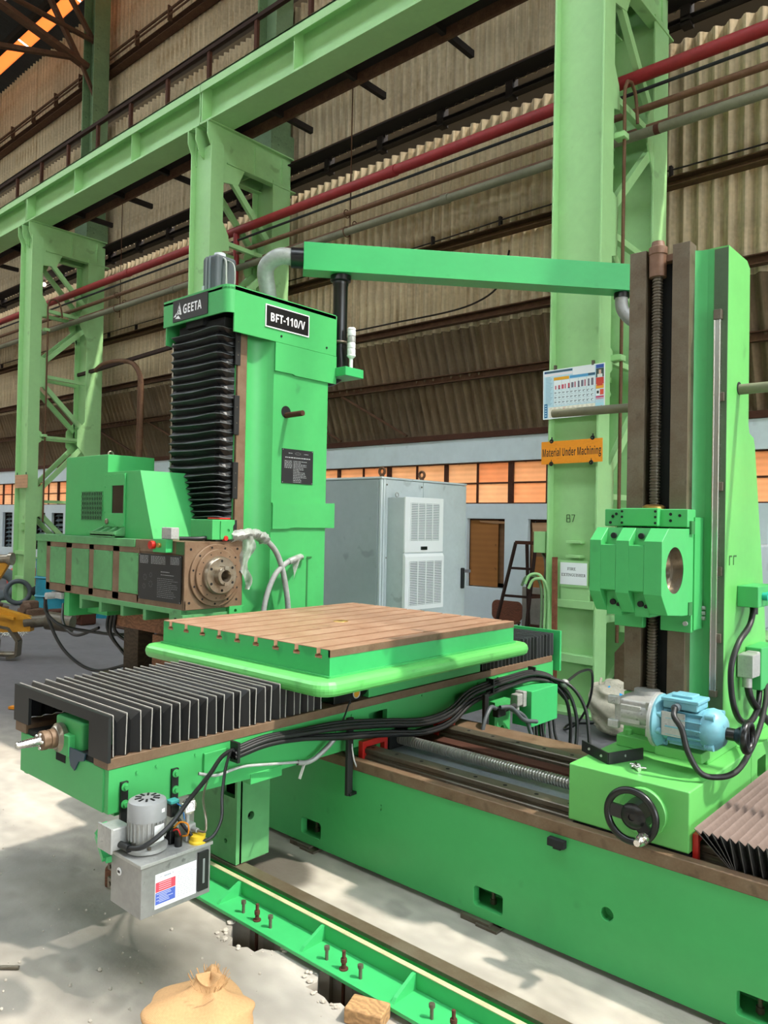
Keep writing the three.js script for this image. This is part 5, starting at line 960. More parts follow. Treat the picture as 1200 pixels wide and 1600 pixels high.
// elevating motor at the tailstock foot
{
  const m = thing('elevating_motor', 'light blue electric motor with grey worm gearbox at the tailstock foot', 'motor', [-1.05, 0.763, -2.86]);
  const y = 0.885, z = -2.84;
  part(m, 'gearbox', [B(-1.3, -1.16, y - 0.05, y + 0.055, z - 0.2, z + 0.0, 0.012), cyl('y', [-1.234, y + 0.055, -3.0], 0.05, 0.03, 24), cyl('x', [-1.2, y, z - 0.03], 0.045, 0.13, 20)], aluLight);
  for (const [yy, xx] of [[y + 0.042, -1.3], [y - 0.05, -1.3], [y + 0.04, -1.15], [y - 0.06, -1.15]]) part(m, 'gearbox_lug', [B(xx - 0.02, xx + 0.025, yy - 0.012, yy + 0.02, z - 0.01, z + 0.015, 0.005), cyl('z', [xx, yy, z + 0.016], 0.006, 0.006, 8)], aluLight);
  part(m, 'gearbox_cover', B(-1.27, -1.19, y - 0.035, y + 0.035, z, z + 0.012, 0.003), aluLight);
  part(m, 'flange', lathe('x', [-1.13, y, z], [[0, 0], [0.1, 0], [0.1, 0.01], [0.097, 0.012], [0, 0.012]], 32), aluLight);
  part(m, 'front_bell', lathe('x', [-1.118, y, z], [[0.095, 0], [0.098, 0.008], [0.085, 0.02], [0.066, 0.03], [0.066, 0.05]], 28), blueMotor);
  part(m, 'bell_lug', [0.5, 1.6, 2.7, 3.8, 4.9, 6.0].map((a) => cyl('x', [-1.1, y + 0.078 * Math.sin(a), z + 0.078 * Math.cos(a)], 0.011, 0.03, 10)), blueMotor);
  part(m, 'frame', [cyl('x', [-1.0, y, z], 0.064, 0.16, 28)], blueMotor);
  for (let i = 0; i < 16; i++) { const a = (i / 16) * 6.283; if (Math.sin(a) > 0.75) continue; part(m, 'fin', bar([-1.07, y + 0.069 * Math.sin(a), z + 0.069 * Math.cos(a)], [-0.945, y + 0.069 * Math.sin(a), z + 0.069 * Math.cos(a)], 0.004, 0.018, V(0, Math.sin(a), Math.cos(a))), blueMotor); }
  part(m, 'end_bell', [lathe('x', [-0.93, y, z], [[0.07, -0.02], [0.076, 0], [0.072, 0.02], [0.05, 0.045], [0.03, 0.052], [0, 0.052]], 28), ...[0.8, 2.4, 3.9, 5.5].map((a) => cyl('x', [-0.92, y + 0.074 * Math.sin(a), z + 0.074 * Math.cos(a)], 0.012, 0.03, 10))], blueMotor);
  part(m, 'terminal_box', [B(-1.085, -0.96, y + 0.062, y + 0.09, z - 0.05, z + 0.06, 0.006), B(-1.09, -0.955, y + 0.088, y + 0.102, z - 0.055, z + 0.065, 0.004), B(-1.06, -0.985, y + 0.1, y + 0.112, z - 0.035, z + 0.04, 0.01)], blueMotor);
  part(m, 'rating_plate', B(-1.085, -1.0, y - 0.035, y + 0.052, z + 0.068, z + 0.072, 0.001), aluLight);
  part(m, 'cable_gland', cyl('z', [-1.03, y + 0.072, z + 0.075], 0.014, 0.03, 12), greyDark);
  part(m, 'handwheel_hub', [lathe('x', [-0.88, y - 0.005, z], [[0, 0], [0.022, 0], [0.022, 0.03], [0.03, 0.04], [0.036, 0.055], [0, 0.055]], 20)], blackGloss);
  part(m, 'small_handwheel', [torus('x', [-0.81, y - 0.005, z], 0.048, 0.0125, 28), bar([-0.815, y - 0.045, z], [-0.815, y + 0.04, z], 0.02, 0.012)], blackGloss);
  part(m, 'motor_foot', B(-1.12, -0.95, 0.763, 0.8, z - 0.05, z + 0.04, 0.004), greenTail);
  const cb = thing('motor_cable', 'black cable looping from the blue motor down and up to the side boxes', 'cable', [-0.95, 0.72, -2.85]);
  part(cb, 'cable', tube([[-1.03, y + 0.072, z + 0.09], [-1.02, y + 0.05, z + 0.12], [-0.995, 0.9, -2.72], [-0.97, 0.82, -2.72], [-0.93, 0.75, -2.74], [-0.885, 0.735, -2.8], [-0.86, 0.74, -2.88], [-0.86, 0.78, -3.05], [-0.87, 0.85, -3.22], [-0.9, 0.93, -3.4], [-0.92, 0.96, -3.46]], 0.0105, 100, 8), rubber);
  const c2 = thing('control_cable', 'black cable hanging from the upper button box past the grey plug', 'cable', [-0.93, 0.85, -3.1]);
  part(c2, 'cable', tube([[-0.93, 1.29, -3.324], [-0.93, 1.224, -3.276], [-0.935, 1.161, -3.15], [-0.945, 1.081, -3.1], [-0.945, 0.984, -3.1], [-0.935, 0.9, -3.12], [-0.93, 0.845, -3.2], [-0.92, 0.84, -3.27], [-0.92, 0.88, -3.36], [-0.93, 0.95, -3.42]], 0.012, 90, 8), rubber);
  part(c2, 'boot', cyl('y', [-0.93, 1.28, -3.324], 0.016, 0.04, 12), rubber);
  const c3 = thing('plug_cable', 'thick black cable leaving the grey plug towards the frame edge', 'cable', [-0.9, 0.7, -3.0]);
  part(c3, 'cable', tube([[-0.94, 0.99, -3.28], [-0.93, 0.93, -3.29], [-0.92, 0.87, -3.36], [-0.9, 0.8, -3.46], [-0.86, 0.72, -3.58], [-0.78, 0.62, -3.75], [-0.7, 0.4, -3.95], [-0.6, 0.02, -4.15]], 0.015, 80, 8), rubber);
}
{
  const t = thing('steel_angle', 'black drilled steel angle lying on the tailstock base', 'steel angle', [-1.3, 0.718, -2.78]);
  part(t, 'angle', [bar([-1.405, 0.74, -2.79], [-1.255, 0.74, -2.70], 0.006, 0.042), bar([-1.255, 0.74, -2.70], [-1.19, 0.74, -2.86], 0.006, 0.042)], black);
  part(t, 'bolt_hole', [cyl('z', [-1.36, 0.742, -2.757], 0.005, 0.004, 8), cyl('z', [-1.29, 0.74, -2.715], 0.005, 0.004, 8), cyl('x', [-1.222, 0.742, -2.775], 0.005, 0.004, 8)], aluLight);
  const scr = [[-1.152, -2.72, 0.4], [-1.165, -2.735, 1.9], [-1.14, -2.705, 2.6], [-1.172, -2.72, 0.9], [-1.158, -2.75, 3.4]];
  scr.forEach(([x, z, a], i) => {
    const s = thing('loose_screw', 'small loose steel screw in the heap on the tailstock base', 'screw', [x, 0.726, z], { local: true, ry: a, group: 'loose screws on the tailstock base' });
    part(s, 'screw_head', cyl('x', [0, 0, 0], 0.008, 0.009, 10), chrome); part(s, 'shank', cyl('x', [0.018, 0, 0], 0.005, 0.028, 8), chrome);
  });
}
// right-hand bed cover
{
  const t = thing('bed_cover', 'dusty brown pleated bed cover at the right edge of the photograph', 'pleated cover', [-0.5, 0.5, -3.0]);
  const xs = Array.from({ length: 75 }, (_, i) => -0.903 + i * 0.0139 + 0.001 * Math.sin(i * 1.9));
  const lowX = (i) => -0.795 + Math.max(0, i - 8) * 0.0137 + Math.min(i, 8) * 0.002;
  part(t, 'cover_top', pleats(xs, (x, o) => [[x, o ? 0.61 : 0.588, -3.55], [x, o ? 0.61 : 0.588, o ? -2.6 : -2.62]]), dustyFold);
  part(t, 'cover_side', pleats(xs, (x, o, i) => [[x, o ? 0.608 : 0.586, o ? -2.6 : -2.62], [lowX(i), 0.5, o ? -2.625 : -2.64]]), fabric);
  xs.forEach((x, i) => { if (i % 2 === 0) part(t, 'fold_edge', bar([x, 0.608, -2.599], [lowX(i), 0.5, -2.624], 0.002, 0.002), M('#4d4a48', { roughness: 0.5 })); });
}
// ------------------------------------------------------------------ hydraulic unit hung on the saddle
{
  const h = thing('hydraulic_unit', 'grey hydraulic power pack with upright motor hung on the green saddle', 'hydraulic unit', [-2.29, 0.31, -1.48]);
  const x0 = -2.39, x1 = -2.2, z0 = -1.345, z1 = -1.612, y0 = 0.31, y1 = 0.478;
  part(h, 'tank', [B(x0, x1, y0, y1, z1, z0, 0.003)], alu);
  part(h, 'tank_lid', [B(x0 - 0.004, x1 + 0.005, y1 - 0.004, y1 + 0.008, z1 - 0.006, z0 + 0.006, 0.002)], aluLight);
  const gl = part(h, 'level_gauge', [B(x1, x1 + 0.008, y0 + 0.02, y1 - 0.016, -1.6, -1.557, 0.006)], black);
  part(gl, 'gauge_tube', [B(x1 + 0.007, x1 + 0.01, y0 + 0.045, y1 - 0.04, -1.582, -1.574, 0.002)], M('#8b9190', { roughness: 0.2 }));
  plate(h, 'maker_label', 0.158, 0.112, 0.001, [x1 + 0.001, 0.383, -1.474], Math.PI / 2, canv(330, 234, (g, w, hh) => {
    g.fillStyle = '#f1f2f3'; g.fillRect(0, 0, w, hh); g.fillStyle = '#54627e'; g.font = 'bold 15px sans-serif'; g.fillText('MAXEN', 70, 30); g.fillStyle = '#6b7686'; g.fillRect(36, 22, 14, 3); g.fillRect(134, 20, 10, 4);
    g.fillStyle = '#d94a5c'; g.fillRect(4, 56, 156, 66); g.fillStyle = '#4d68c8'; g.fillRect(4, 126, 156, 80);
    g.fillStyle = 'rgba(255,255,255,.75)'; for (let i = 0; i < 4; i++) g.fillRect(30, 64 + i * 14, 96, 4); for (let i = 0; i < 6; i++) g.fillRect(12 + (i % 2) * 20, 134 + i * 11, 110 - (i % 3) * 14, 4);
    g.fillStyle = '#b3b7bb'; for (let i = 0; i < 13; i++) { let k = 176; while (k < 310) { const q = 5 + rnd() * 18; g.fillRect(k, 34 + i * 14, q, 3); k += q + 6; } }
    for (let i = 0; i < 8; i++) g.fillRect(12 + i * 18, 216, 12, 3);
  }), white);
  part(h, 'round_sticker', cyl('z', [-2.335, 0.425, z0 + 0.001], 0.013, 0.002, 20), white);
  part(h, 'sticker_mark', B(-2.342, -2.328, 0.421, 0.429, z0 + 0.0015, z0 + 0.003, 0), black);
  // motor
  const mx = -2.305, mz = -1.425;
  const mo = part(h, 'motor', [lathe('y', [mx, y1 + 0.012, mz], [[0, 0], [0.07, 0], [0.07, 0.012], [0.064, 0.014], [0.05, 0.02], [0.05, 0.03], [0.058, 0.034], [0.058, 0.105], [0, 0.105]], 32)], aluLight);
  part(mo, 'fan_cowl', lathe('y', [mx, y1 + 0.112, mz], [[0.06, 0], [0.064, 0], [0.064, 0.05], [0.061, 0.06], [0.05, 0.066], [0, 0.068]], 32), M('#9d9fa0', { roughness: 0.45, map: paintT, size: 0.5 }));
  const fins = []; for (let i = 0; i < 26; i++) { const a = (i / 26) * 6.283; fins.push(bar([mx + 0.06 * Math.cos(a), y1 + 0.05, mz + 0.06 * Math.sin(a)], [mx + 0.06 * Math.cos(a), y1 + 0.112, mz + 0.06 * Math.sin(a)], 0.003, 0.009, V(Math.cos(a), 0, Math.sin(a)))); }
  part(mo, 'fins', fins, aluLight, { kind: 'stuff' });
  const sl = []; for (let i = 0; i < 10; i++) { const a = i * 0.628; sl.push(bar([mx + 0.02 * Math.cos(a), y1 + 0.18, mz + 0.02 * Math.sin(a)], [mx + 0.042 * Math.cos(a), y1 + 0.1795, mz + 0.042 * Math.sin(a)], 0.007, 0.002)); }
  part(mo, 'cowl_slots', sl, hole);
  part(mo, 'cowl_sticker', (() => { const g = cyl('y', [0, 0, 0], 0.0645, 0.012, 10); return bar([mx + 0.062, y1 + 0.145, mz - 0.005], [mx + 0.0585, y1 + 0.145, mz - 0.03], 0.002, 0.012); })(), white);
  part(mo, 'flange_bolt', [0.4, 1.7, 3.3, 4.8].map((a) => hexBolt('y', [mx + 0.06 * Math.cos(a), y1 + 0.026, mz + 0.06 * Math.sin(a)], 0.007, 0.008)), steelDark);
  part(mo, 'motor_label', [bar([mx + 0.0655, y1 + 0.075, mz + 0.012], [mx + 0.0625, y1 + 0.075, mz - 0.026], 0.002, 0.055)], white);
  const tb = part(h, 'terminal_box', [B(-2.42, -2.34, y1 + 0.015, y1 + 0.09, -1.385, -1.318, 0.006), B(-2.425, -2.335, y1 + 0.01, y1 + 0.095, -1.32, -1.312, 0.004)], aluLight);
  part(tb, 'cable_gland', [cyl('x', [-2.325, y1 + 0.033, -1.35], 0.012, 0.03, 12), cyl('x', [-2.3, y1 + 0.035, -1.35], 0.014, 0.03, 6)], blackGloss);
  // valve, gauge and fittings
  part(h, 'solenoid_valve', [B(-2.3, -2.265, y1 + 0.01, y1 + 0.06, -1.525, -1.49, 0.004), B(-2.335, -2.3, y1 + 0.085, y1 + 0.13, -1.55, -1.515, 0.004), cyl('y', [-2.245, y1 + 0.022, -1.51], 0.013, 0.04, 14)], blackGloss);
  part(h, 'green_plug', B(-2.335, -2.303, y1 + 0.128, y1 + 0.142, -1.552, -1.516, 0.004), M('#3f9f98', { roughness: 0.5 }));
  part(h, 'orange_wire', [tube([[-2.28, y1 + 0.055, -1.51], [-2.26, y1 + 0.08, -1.525], [-2.235, y1 + 0.075, -1.54], [-2.235, y1 + 0.04, -1.54], [-2.26, y1 + 0.03, -1.53]], 0.003, 30, 6)], orangeP);
  part(h, 'red_wire', [tube([[-2.275, y1 + 0.05, -1.5], [-2.25, y1 + 0.062, -1.51], [-2.245, y1 + 0.035, -1.52]], 0.003, 20, 6)], red);
  part(h, 'blue_wire', [tube([[-2.31, y1 + 0.13, -1.54], [-2.28, y1 + 0.12, -1.545], [-2.27, y1 + 0.08, -1.55]], 0.0025, 20, 6)], M('#2b78b8', { roughness: 0.5 }));
  part(h, 'manifold', [B(-2.3, -2.25, y1 + 0.008, y1 + 0.065, -1.585, -1.545, 0.004), cyl('x', [-2.235, y1 + 0.05, -1.57], 0.008, 0.03, 10), cyl('y', [-2.275, y1 + 0.08, -1.565], 0.008, 0.035, 10)], aluLight);
  const gg = part(h, 'pressure_gauge', [cyl('x', [-2.268, y1 + 0.123, -1.565], 0.0265, 0.016, 28)], chrome);
  plate(gg, 'gauge_dial', 0.036, 0.036, 0.001, [-2.259, y1 + 0.123, -1.565], Math.PI / 2, canv(96, 96, (g) => { g.fillStyle = '#f4f4f2'; g.fillRect(0, 0, 96, 96); g.strokeStyle = '#333'; g.lineWidth = 3; g.beginPath(); g.arc(48, 48, 38, 2.4, 7.0); g.stroke(); for (let i = 0; i < 9; i++) { const a = 2.4 + i * 0.57; g.beginPath(); g.moveTo(48 + 30 * Math.cos(a), 48 + 30 * Math.sin(a)); g.lineTo(48 + 38 * Math.cos(a), 48 + 38 * Math.sin(a)); g.stroke(); } g.beginPath(); g.moveTo(48, 48); g.lineTo(30, 66); g.stroke(); }), white);
  part(h, 'yellow_cap', lathe('y', [-2.225, y1 + 0.008, -1.575], [[0, 0], [0.03, 0], [0.03, 0.006], [0.025, 0.01], [0.027, 0.026], [0.018, 0.03], [0, 0.03]], 24), M('#e8c531', { roughness: 0.45 }));
  // mounting straps and brackets up to the saddle
  for (const [za, yb] of [[-1.447, 0.32], [-1.655, 0.5]]) {
    const st = part(h, 'mounting_strap', B(-2.5, -2.488, yb, 0.66, za - 0.014, za + 0.014, 0.001), black);
    part(st, 'strap_bolt', [0.643, 0.582].map((y) => [cyl('x', [-2.485, y, za], 0.015, 0.004, 16), hexBolt('x', [-2.484, y, za], 0.009, 0.01)]).flat(), green);
  }
  part(h, 'carrier', [B(-2.5, -2.385, 0.38, 0.392, -1.6, -1.4, 0.002), B(-2.5, -2.39, 0.33, 0.46, -1.46, -1.45, 0)], black);
  part(h, 'green_bracket', [bar([-2.48, 0.505, -1.345], [-2.4, 0.45, -1.33], 0.02, 0.02), bar([-2.48, 0.505, -1.345], [-2.44, 0.55, -1.35], 0.02, 0.02), bar([-2.4, 0.45, -1.33], [-2.38, 0.45, -1.4], 0.02, 0.02)], greenB);
  part(h, 'rear_lug', [B(-2.43, -2.39, 0.4, 0.43, -1.365, -1.355, 0.002), B(-2.43, -2.39, 0.34, 0.375, -1.365, -1.355, 0.002), cyl('z', [-2.41, 0.357, -1.352], 0.008, 0.006, 8), cyl('z', [-2.41, 0.415, -1.352], 0.007, 0.006, 8)], steelDark);
}
// cables along the saddle
{
  const t = thing('power_lead', 'black power lead rising from the hydraulic motor to the saddle side', 'cable', [-2.3, 0.5, -1.5]);
  part(t, 'cable', tube([[-2.29, 0.513, -1.35], [-2.24, 0.525, -1.37], [-2.22, 0.57, -1.45], [-2.26, 0.625, -1.56], [-2.34, 0.66, -1.7], [-2.43, 0.685, -1.83], [-2.46, 0.69, -1.92]], 0.0085, 60, 8), rubber);
  const t2 = thing('pressure_hose', 'thin steel braided hose from the manifold up to the saddle', 'hose', [-2.25, 0.5, -1.57]);
  part(t2, 'hose', tube([[-2.22, 0.527, -1.57], [-2.19, 0.53, -1.58], [-2.2, 0.56, -1.59], [-2.29, 0.6, -1.64], [-2.38, 0.625, -1.72], [-2.45, 0.625, -1.78]], 0.0045, 50, 8), steel);
  const t3 = thing('return_hose', 'black and white hose curving behind the yellow filler cap', 'hose', [-2.25, 0.49, -1.55]);
  part(t3, 'hose', tube([[-2.29, 0.57, -1.53], [-2.25, 0.53, -1.545], [-2.21, 0.495, -1.57], [-2.195, 0.5, -1.61], [-2.21, 0.54, -1.66], [-2.26, 0.6, -1.7], [-2.35, 0.66, -1.78], [-2.45, 0.69, -1.88]], 0.006, 70, 8), rubber);
  const bundle = [[-2.46, 0.672, -1.887], [-2.46, 0.692, -2.048], [-2.455, 0.685, -2.225], [-2.43, 0.685, -2.456], [-2.42, 0.644, -2.761], [-2.41, 0.6, -3.056], [-2.42, 0.608, -3.273], [-2.44, 0.651, -3.476], [-2.45, 0.667, -3.664], [-2.45, 0.678, -3.9], [-2.43, 0.68, -4.157], [-2.37, 0.64, -4.28], [-2.3, 0.55, -4.33]];
  const N = 7, nm = ['topmost', 'second', 'third', 'fourth', 'fifth', 'sixth', 'lowest'];
  for (let i = 0; i < N; i++) {
    const dy = (0.5 - i / (N - 1)) * 0.062, dx = (i % 3) * 0.014;
    const mid = (k) => Math.sin((k / (bundle.length - 1)) * Math.PI);
    const c = thing('machine_cable', (i === 0 ? 'topmost' : i === N - 1 ? 'lowest' : nm[i] + ' from top') + ' black cable of the bundle clipped along the green saddle side', 'cable', [-2.45, 0.6, -3.0], { group: 'black cables clipped along the saddle' });
    part(c, 'cable', tube(bundle.map((p, k) => [p[0] + dx * 0.9, p[1] + dy * (k < 3 ? 0.45 : k > 8 ? 0.8 : 1) - (i > 3 ? 0.015 * mid(k) : 0) - (k >= 3 && k <= 6 ? 0.018 : 0), p[2]]), 0.0085 + 0.002 * ((i * 7) % 3) / 2, 90, 7), rubber);
  }
  const t4 = thing('flex_conduit', 'thin pale conduit along the lower edge of the saddle near the leg', 'conduit', [-2.45, 0.56, -2.1]);
  part(t4, 'conduit_run', tube([[-2.47, 0.625, -1.745], [-2.46, 0.61, -1.79], [-2.465, 0.6, -1.834], [-2.465, 0.606, -1.944], [-2.465, 0.581, -2.111], [-2.465, 0.557, -2.255]], 0.006, 60, 8), conduit);
  part(t4, 'silver_sleeve', tube([[-2.465, 0.557, -2.25], [-2.46, 0.548, -2.29], [-2.455, 0.555, -2.34], [-2.45, 0.59, -2.41], [-2.44, 0.64, -2.47]], 0.0115, 40, 8), alu);
  part(t4, 'hanging_tape', bar([-2.455, 0.545, -2.28], [-2.45, 0.49, -2.25], 0.012, 0.004), film);
  const bp = thing('cable_bracket', 'black steel hanger bracket holding the cable bundle by the red wiper', 'bracket', [-2.45, 0.34, -2.55]);
  part(bp, 'upright', B(-2.455, -2.437, 0.345, 0.7, -2.57, -2.535, 0.002), black);
  part(bp, 'foot_arm', bar([-2.445, 0.35, -2.545], [-2.445, 0.352, -2.72], 0.03, 0.012), black);
  part(bp, 'arm_bolt', hexBolt('y', [-2.445, 0.358, -2.66], 0.01, 0.025), steelDark);
  part(bp, 'tie_strap', [tube([[-2.43, 0.66, -2.44], [-2.44, 0.7, -2.5], [-2.47, 0.76, -2.57]], 0.004, 20, 6), cyl('y', [-2.47, 0.765, -2.575], 0.005, 0.02, 8)], blackMat);
  const lw = thing('loose_lead', 'thin grey lead dangling from the black hanger bracket', 'cable', [-2.43, 0.36, -2.65]);
  part(lw, 'cable', tube([[-2.44, 0.58, -2.56], [-2.43, 0.5, -2.57], [-2.43, 0.43, -2.62], [-2.43, 0.38, -2.69], [-2.43, 0.355, -2.76]], 0.004, 40, 6), conduit);
  for (const [x, y, z] of [[-2.448, 0.7, -1.9], [-2.44, 0.7, -3.7], [-2.44, 0.71, -4.16]]) { /* cable ties */ part(t4, 'cable_tie', [bar([x, y - 0.06, z], [x, y + 0.02, z], 0.05, 0.012)], black); }
}
// junction box beside the far end of the saddle, and its drop of cables
{
  const j = thing('junction_box', 'green junction box with grey sockets under the cable bundle by the saddle end', 'junction box', [-2.3, 0.4, -4.1]);
  part(j, 'box', B(-2.44, -2.31, 0.42, 0.63, -4.25, -3.94, 0.004), greenB);
  part(j, 'socket', [B(-2.4, -2.34, 0.54, 0.63, -3.94, -3.9, 0.006), B(-2.395, -2.345, 0.55, 0.62, -3.905, -3.845, 0.008), cyl('y', [-2.37, 0.53, -3.87], 0.018, 0.05, 12)], aluLight);
  part(j, 'stand', [B(-2.42, -2.36, 0.0, 0.43, -4.2, -4.17), B(-2.45, -2.33, 0, 0.02, -4.25, -4.1)], green);
  part(j, 'film_scrap', new THREE.IcosahedronGeometry(0.028, 1).translate(-2.29, 0.63, -4.3), film);
  const post = thing('cable_post', 'drilled green post holding looped grey cables behind the rear rail', 'post', [-2.35, 0, -3.75]);
  part(post, 'upright', ext('x', [[-3.66, 0], [-3.66, 0.6], [-3.82, 0.6], [-3.82, 0]], -2.42, -2.38, [circle(-3.74, 0.44, 0.02)]), green);
  part(post, 'black_arm', B(-2.4, -2.38, 0.2, 0.66, -3.6, -3.56), black);
  part(post, 'saddle_clip', [B(-2.37, -2.33, 0.53, 0.58, -3.7, -3.62, 0.005), cyl('z', [-2.35, 0.56, -3.76], 0.016, 0.12, 10)], blackMat);
  const drops = [[-2.3, -4.02, 0.05, 0.0], [-2.3, -4.06, 0.1, 0.02], [-2.28, -4.1, 0.0, 0.03], [-2.3, -4.14, 0.12, -0.02], [-2.28, -4.18, 0.05, 0.05], [-2.27, -4.22, 0.1, 0.0], [-2.29, -4.09, 0.16, 0.06]];
  drops.forEach(([x, z, bx, bz], i) => {
    const c = thing('drop_cable', ['leftmost', 'second from left', 'fourth from left', 'fifth from left', 'sixth from left', 'rightmost', 'third from left'][i] + ' of the black cables dropping from the junction box', 'cable', [x, 0, z], { group: 'black cables dropping from the junction box' });
    part(c, 'cable', tube([[x - 0.05, 0.43, z], [x - 0.03, 0.33, z + 0.01], [x + bx * 0.3, 0.2, z + bz], [x + bx, 0.07, z - 0.08 - 0.05 * (i % 3)], [x + bx + 0.08, 0.02, z - 0.3 - 0.1 * (i % 2)], [x + 0.3, 0.015, z - 0.75]], 0.009, 60, 7), rubber);
  });
  const over = [[[-2.36, 0.66, -4.25], [-2.25, 0.62, -4.3], [-2.17, 0.5, -4.33], [-2.12, 0.3, -4.3], [-2.1, 0.14, -4.27], [-2.1, 0.012, -4.3]], [[-2.36, 0.65, -4.27], [-2.27, 0.58, -4.3], [-2.22, 0.44, -4.32], [-2.2, 0.25, -4.28], [-2.22, 0.12, -4.25], [-2.22, 0.012, -4.3]], [[-2.36, 0.64, -4.25], [-2.29, 0.55, -4.3], [-2.27, 0.4, -4.34], [-2.28, 0.2, -4.36], [-2.3, 0.012, -4.4]]];
  over.forEach((p, i) => { const c = thing('over_cable', ['outermost', 'middle', 'innermost'][i] + ' of three black cables bending over the junction box corner', 'cable', [-2.2, 0, -4.3], { group: 'black cables bending over the junction box' }); part(c, 'cable', tube(p, 0.011, 60, 7), rubber); });
  const lc = thing('wall_side_lead', 'single black lead arching from the junction box to the foot of the column', 'cable', [-2.5, 0, -5]);
  part(lc, 'cable', tube([[-2.3, 0.63, -4.33], [-2.38, 0.64, -4.7], [-2.5, 0.55, -5.1], [-2.62, 0.3, -5.3], [-2.75, 0.1, -5.36], [-2.9, 0.012, -5.45], [-2.95, 0.012, -5.65], [-2.8, 0.012, -5.82]], 0.009, 80, 7), rubber);
  const loops = [[[-2.35, 0.58, -3.62], [-2.33, 0.6, -3.54], [-2.32, 0.52, -3.46], [-2.32, 0.36, -3.45], [-2.32, 0.2, -3.6]], [[-2.33, 0.57, -3.72], [-2.3, 0.5, -3.85], [-2.27, 0.36, -3.9], [-2.2, 0.2, -3.95], [-2.1, 0.02, -4.0]], [[-2.32, 0.59, -3.62], [-2.3, 0.58, -3.7], [-2.28, 0.5, -3.8], [-2.28, 0.46, -3.95]]];
  loops.forEach((p, i) => { const c = thing('grey_lead', ['grey lead looping left over the clip and down behind the rail', 'grey lead running down right from the clip past the drilled post', 'short grey lead from the clip towards the junction box socket'][i], 'cable', [-2.3, 0, -3.7], { group: 'grey leads on the drilled green post' }); part(c, 'cable', tube(p, 0.012, 50, 8), greyDark); });
  for (let i = 0; i < 5; i++) { const c = thing('floor_pipe', 'thin steel pipe lying on the floor behind the bed', 'pipe', [-2.3, 0, -4], { group: 'thin steel pipes on the floor behind the bed' }); part(c, 'pipe_run', rod([-3.0 - i * 0.04, 0.02, -4.15 - i * 0.09], [-1.95 + i * 0.05, 0.02, -4.0 - i * 0.11], 0.014, 8), steelDark); }
}
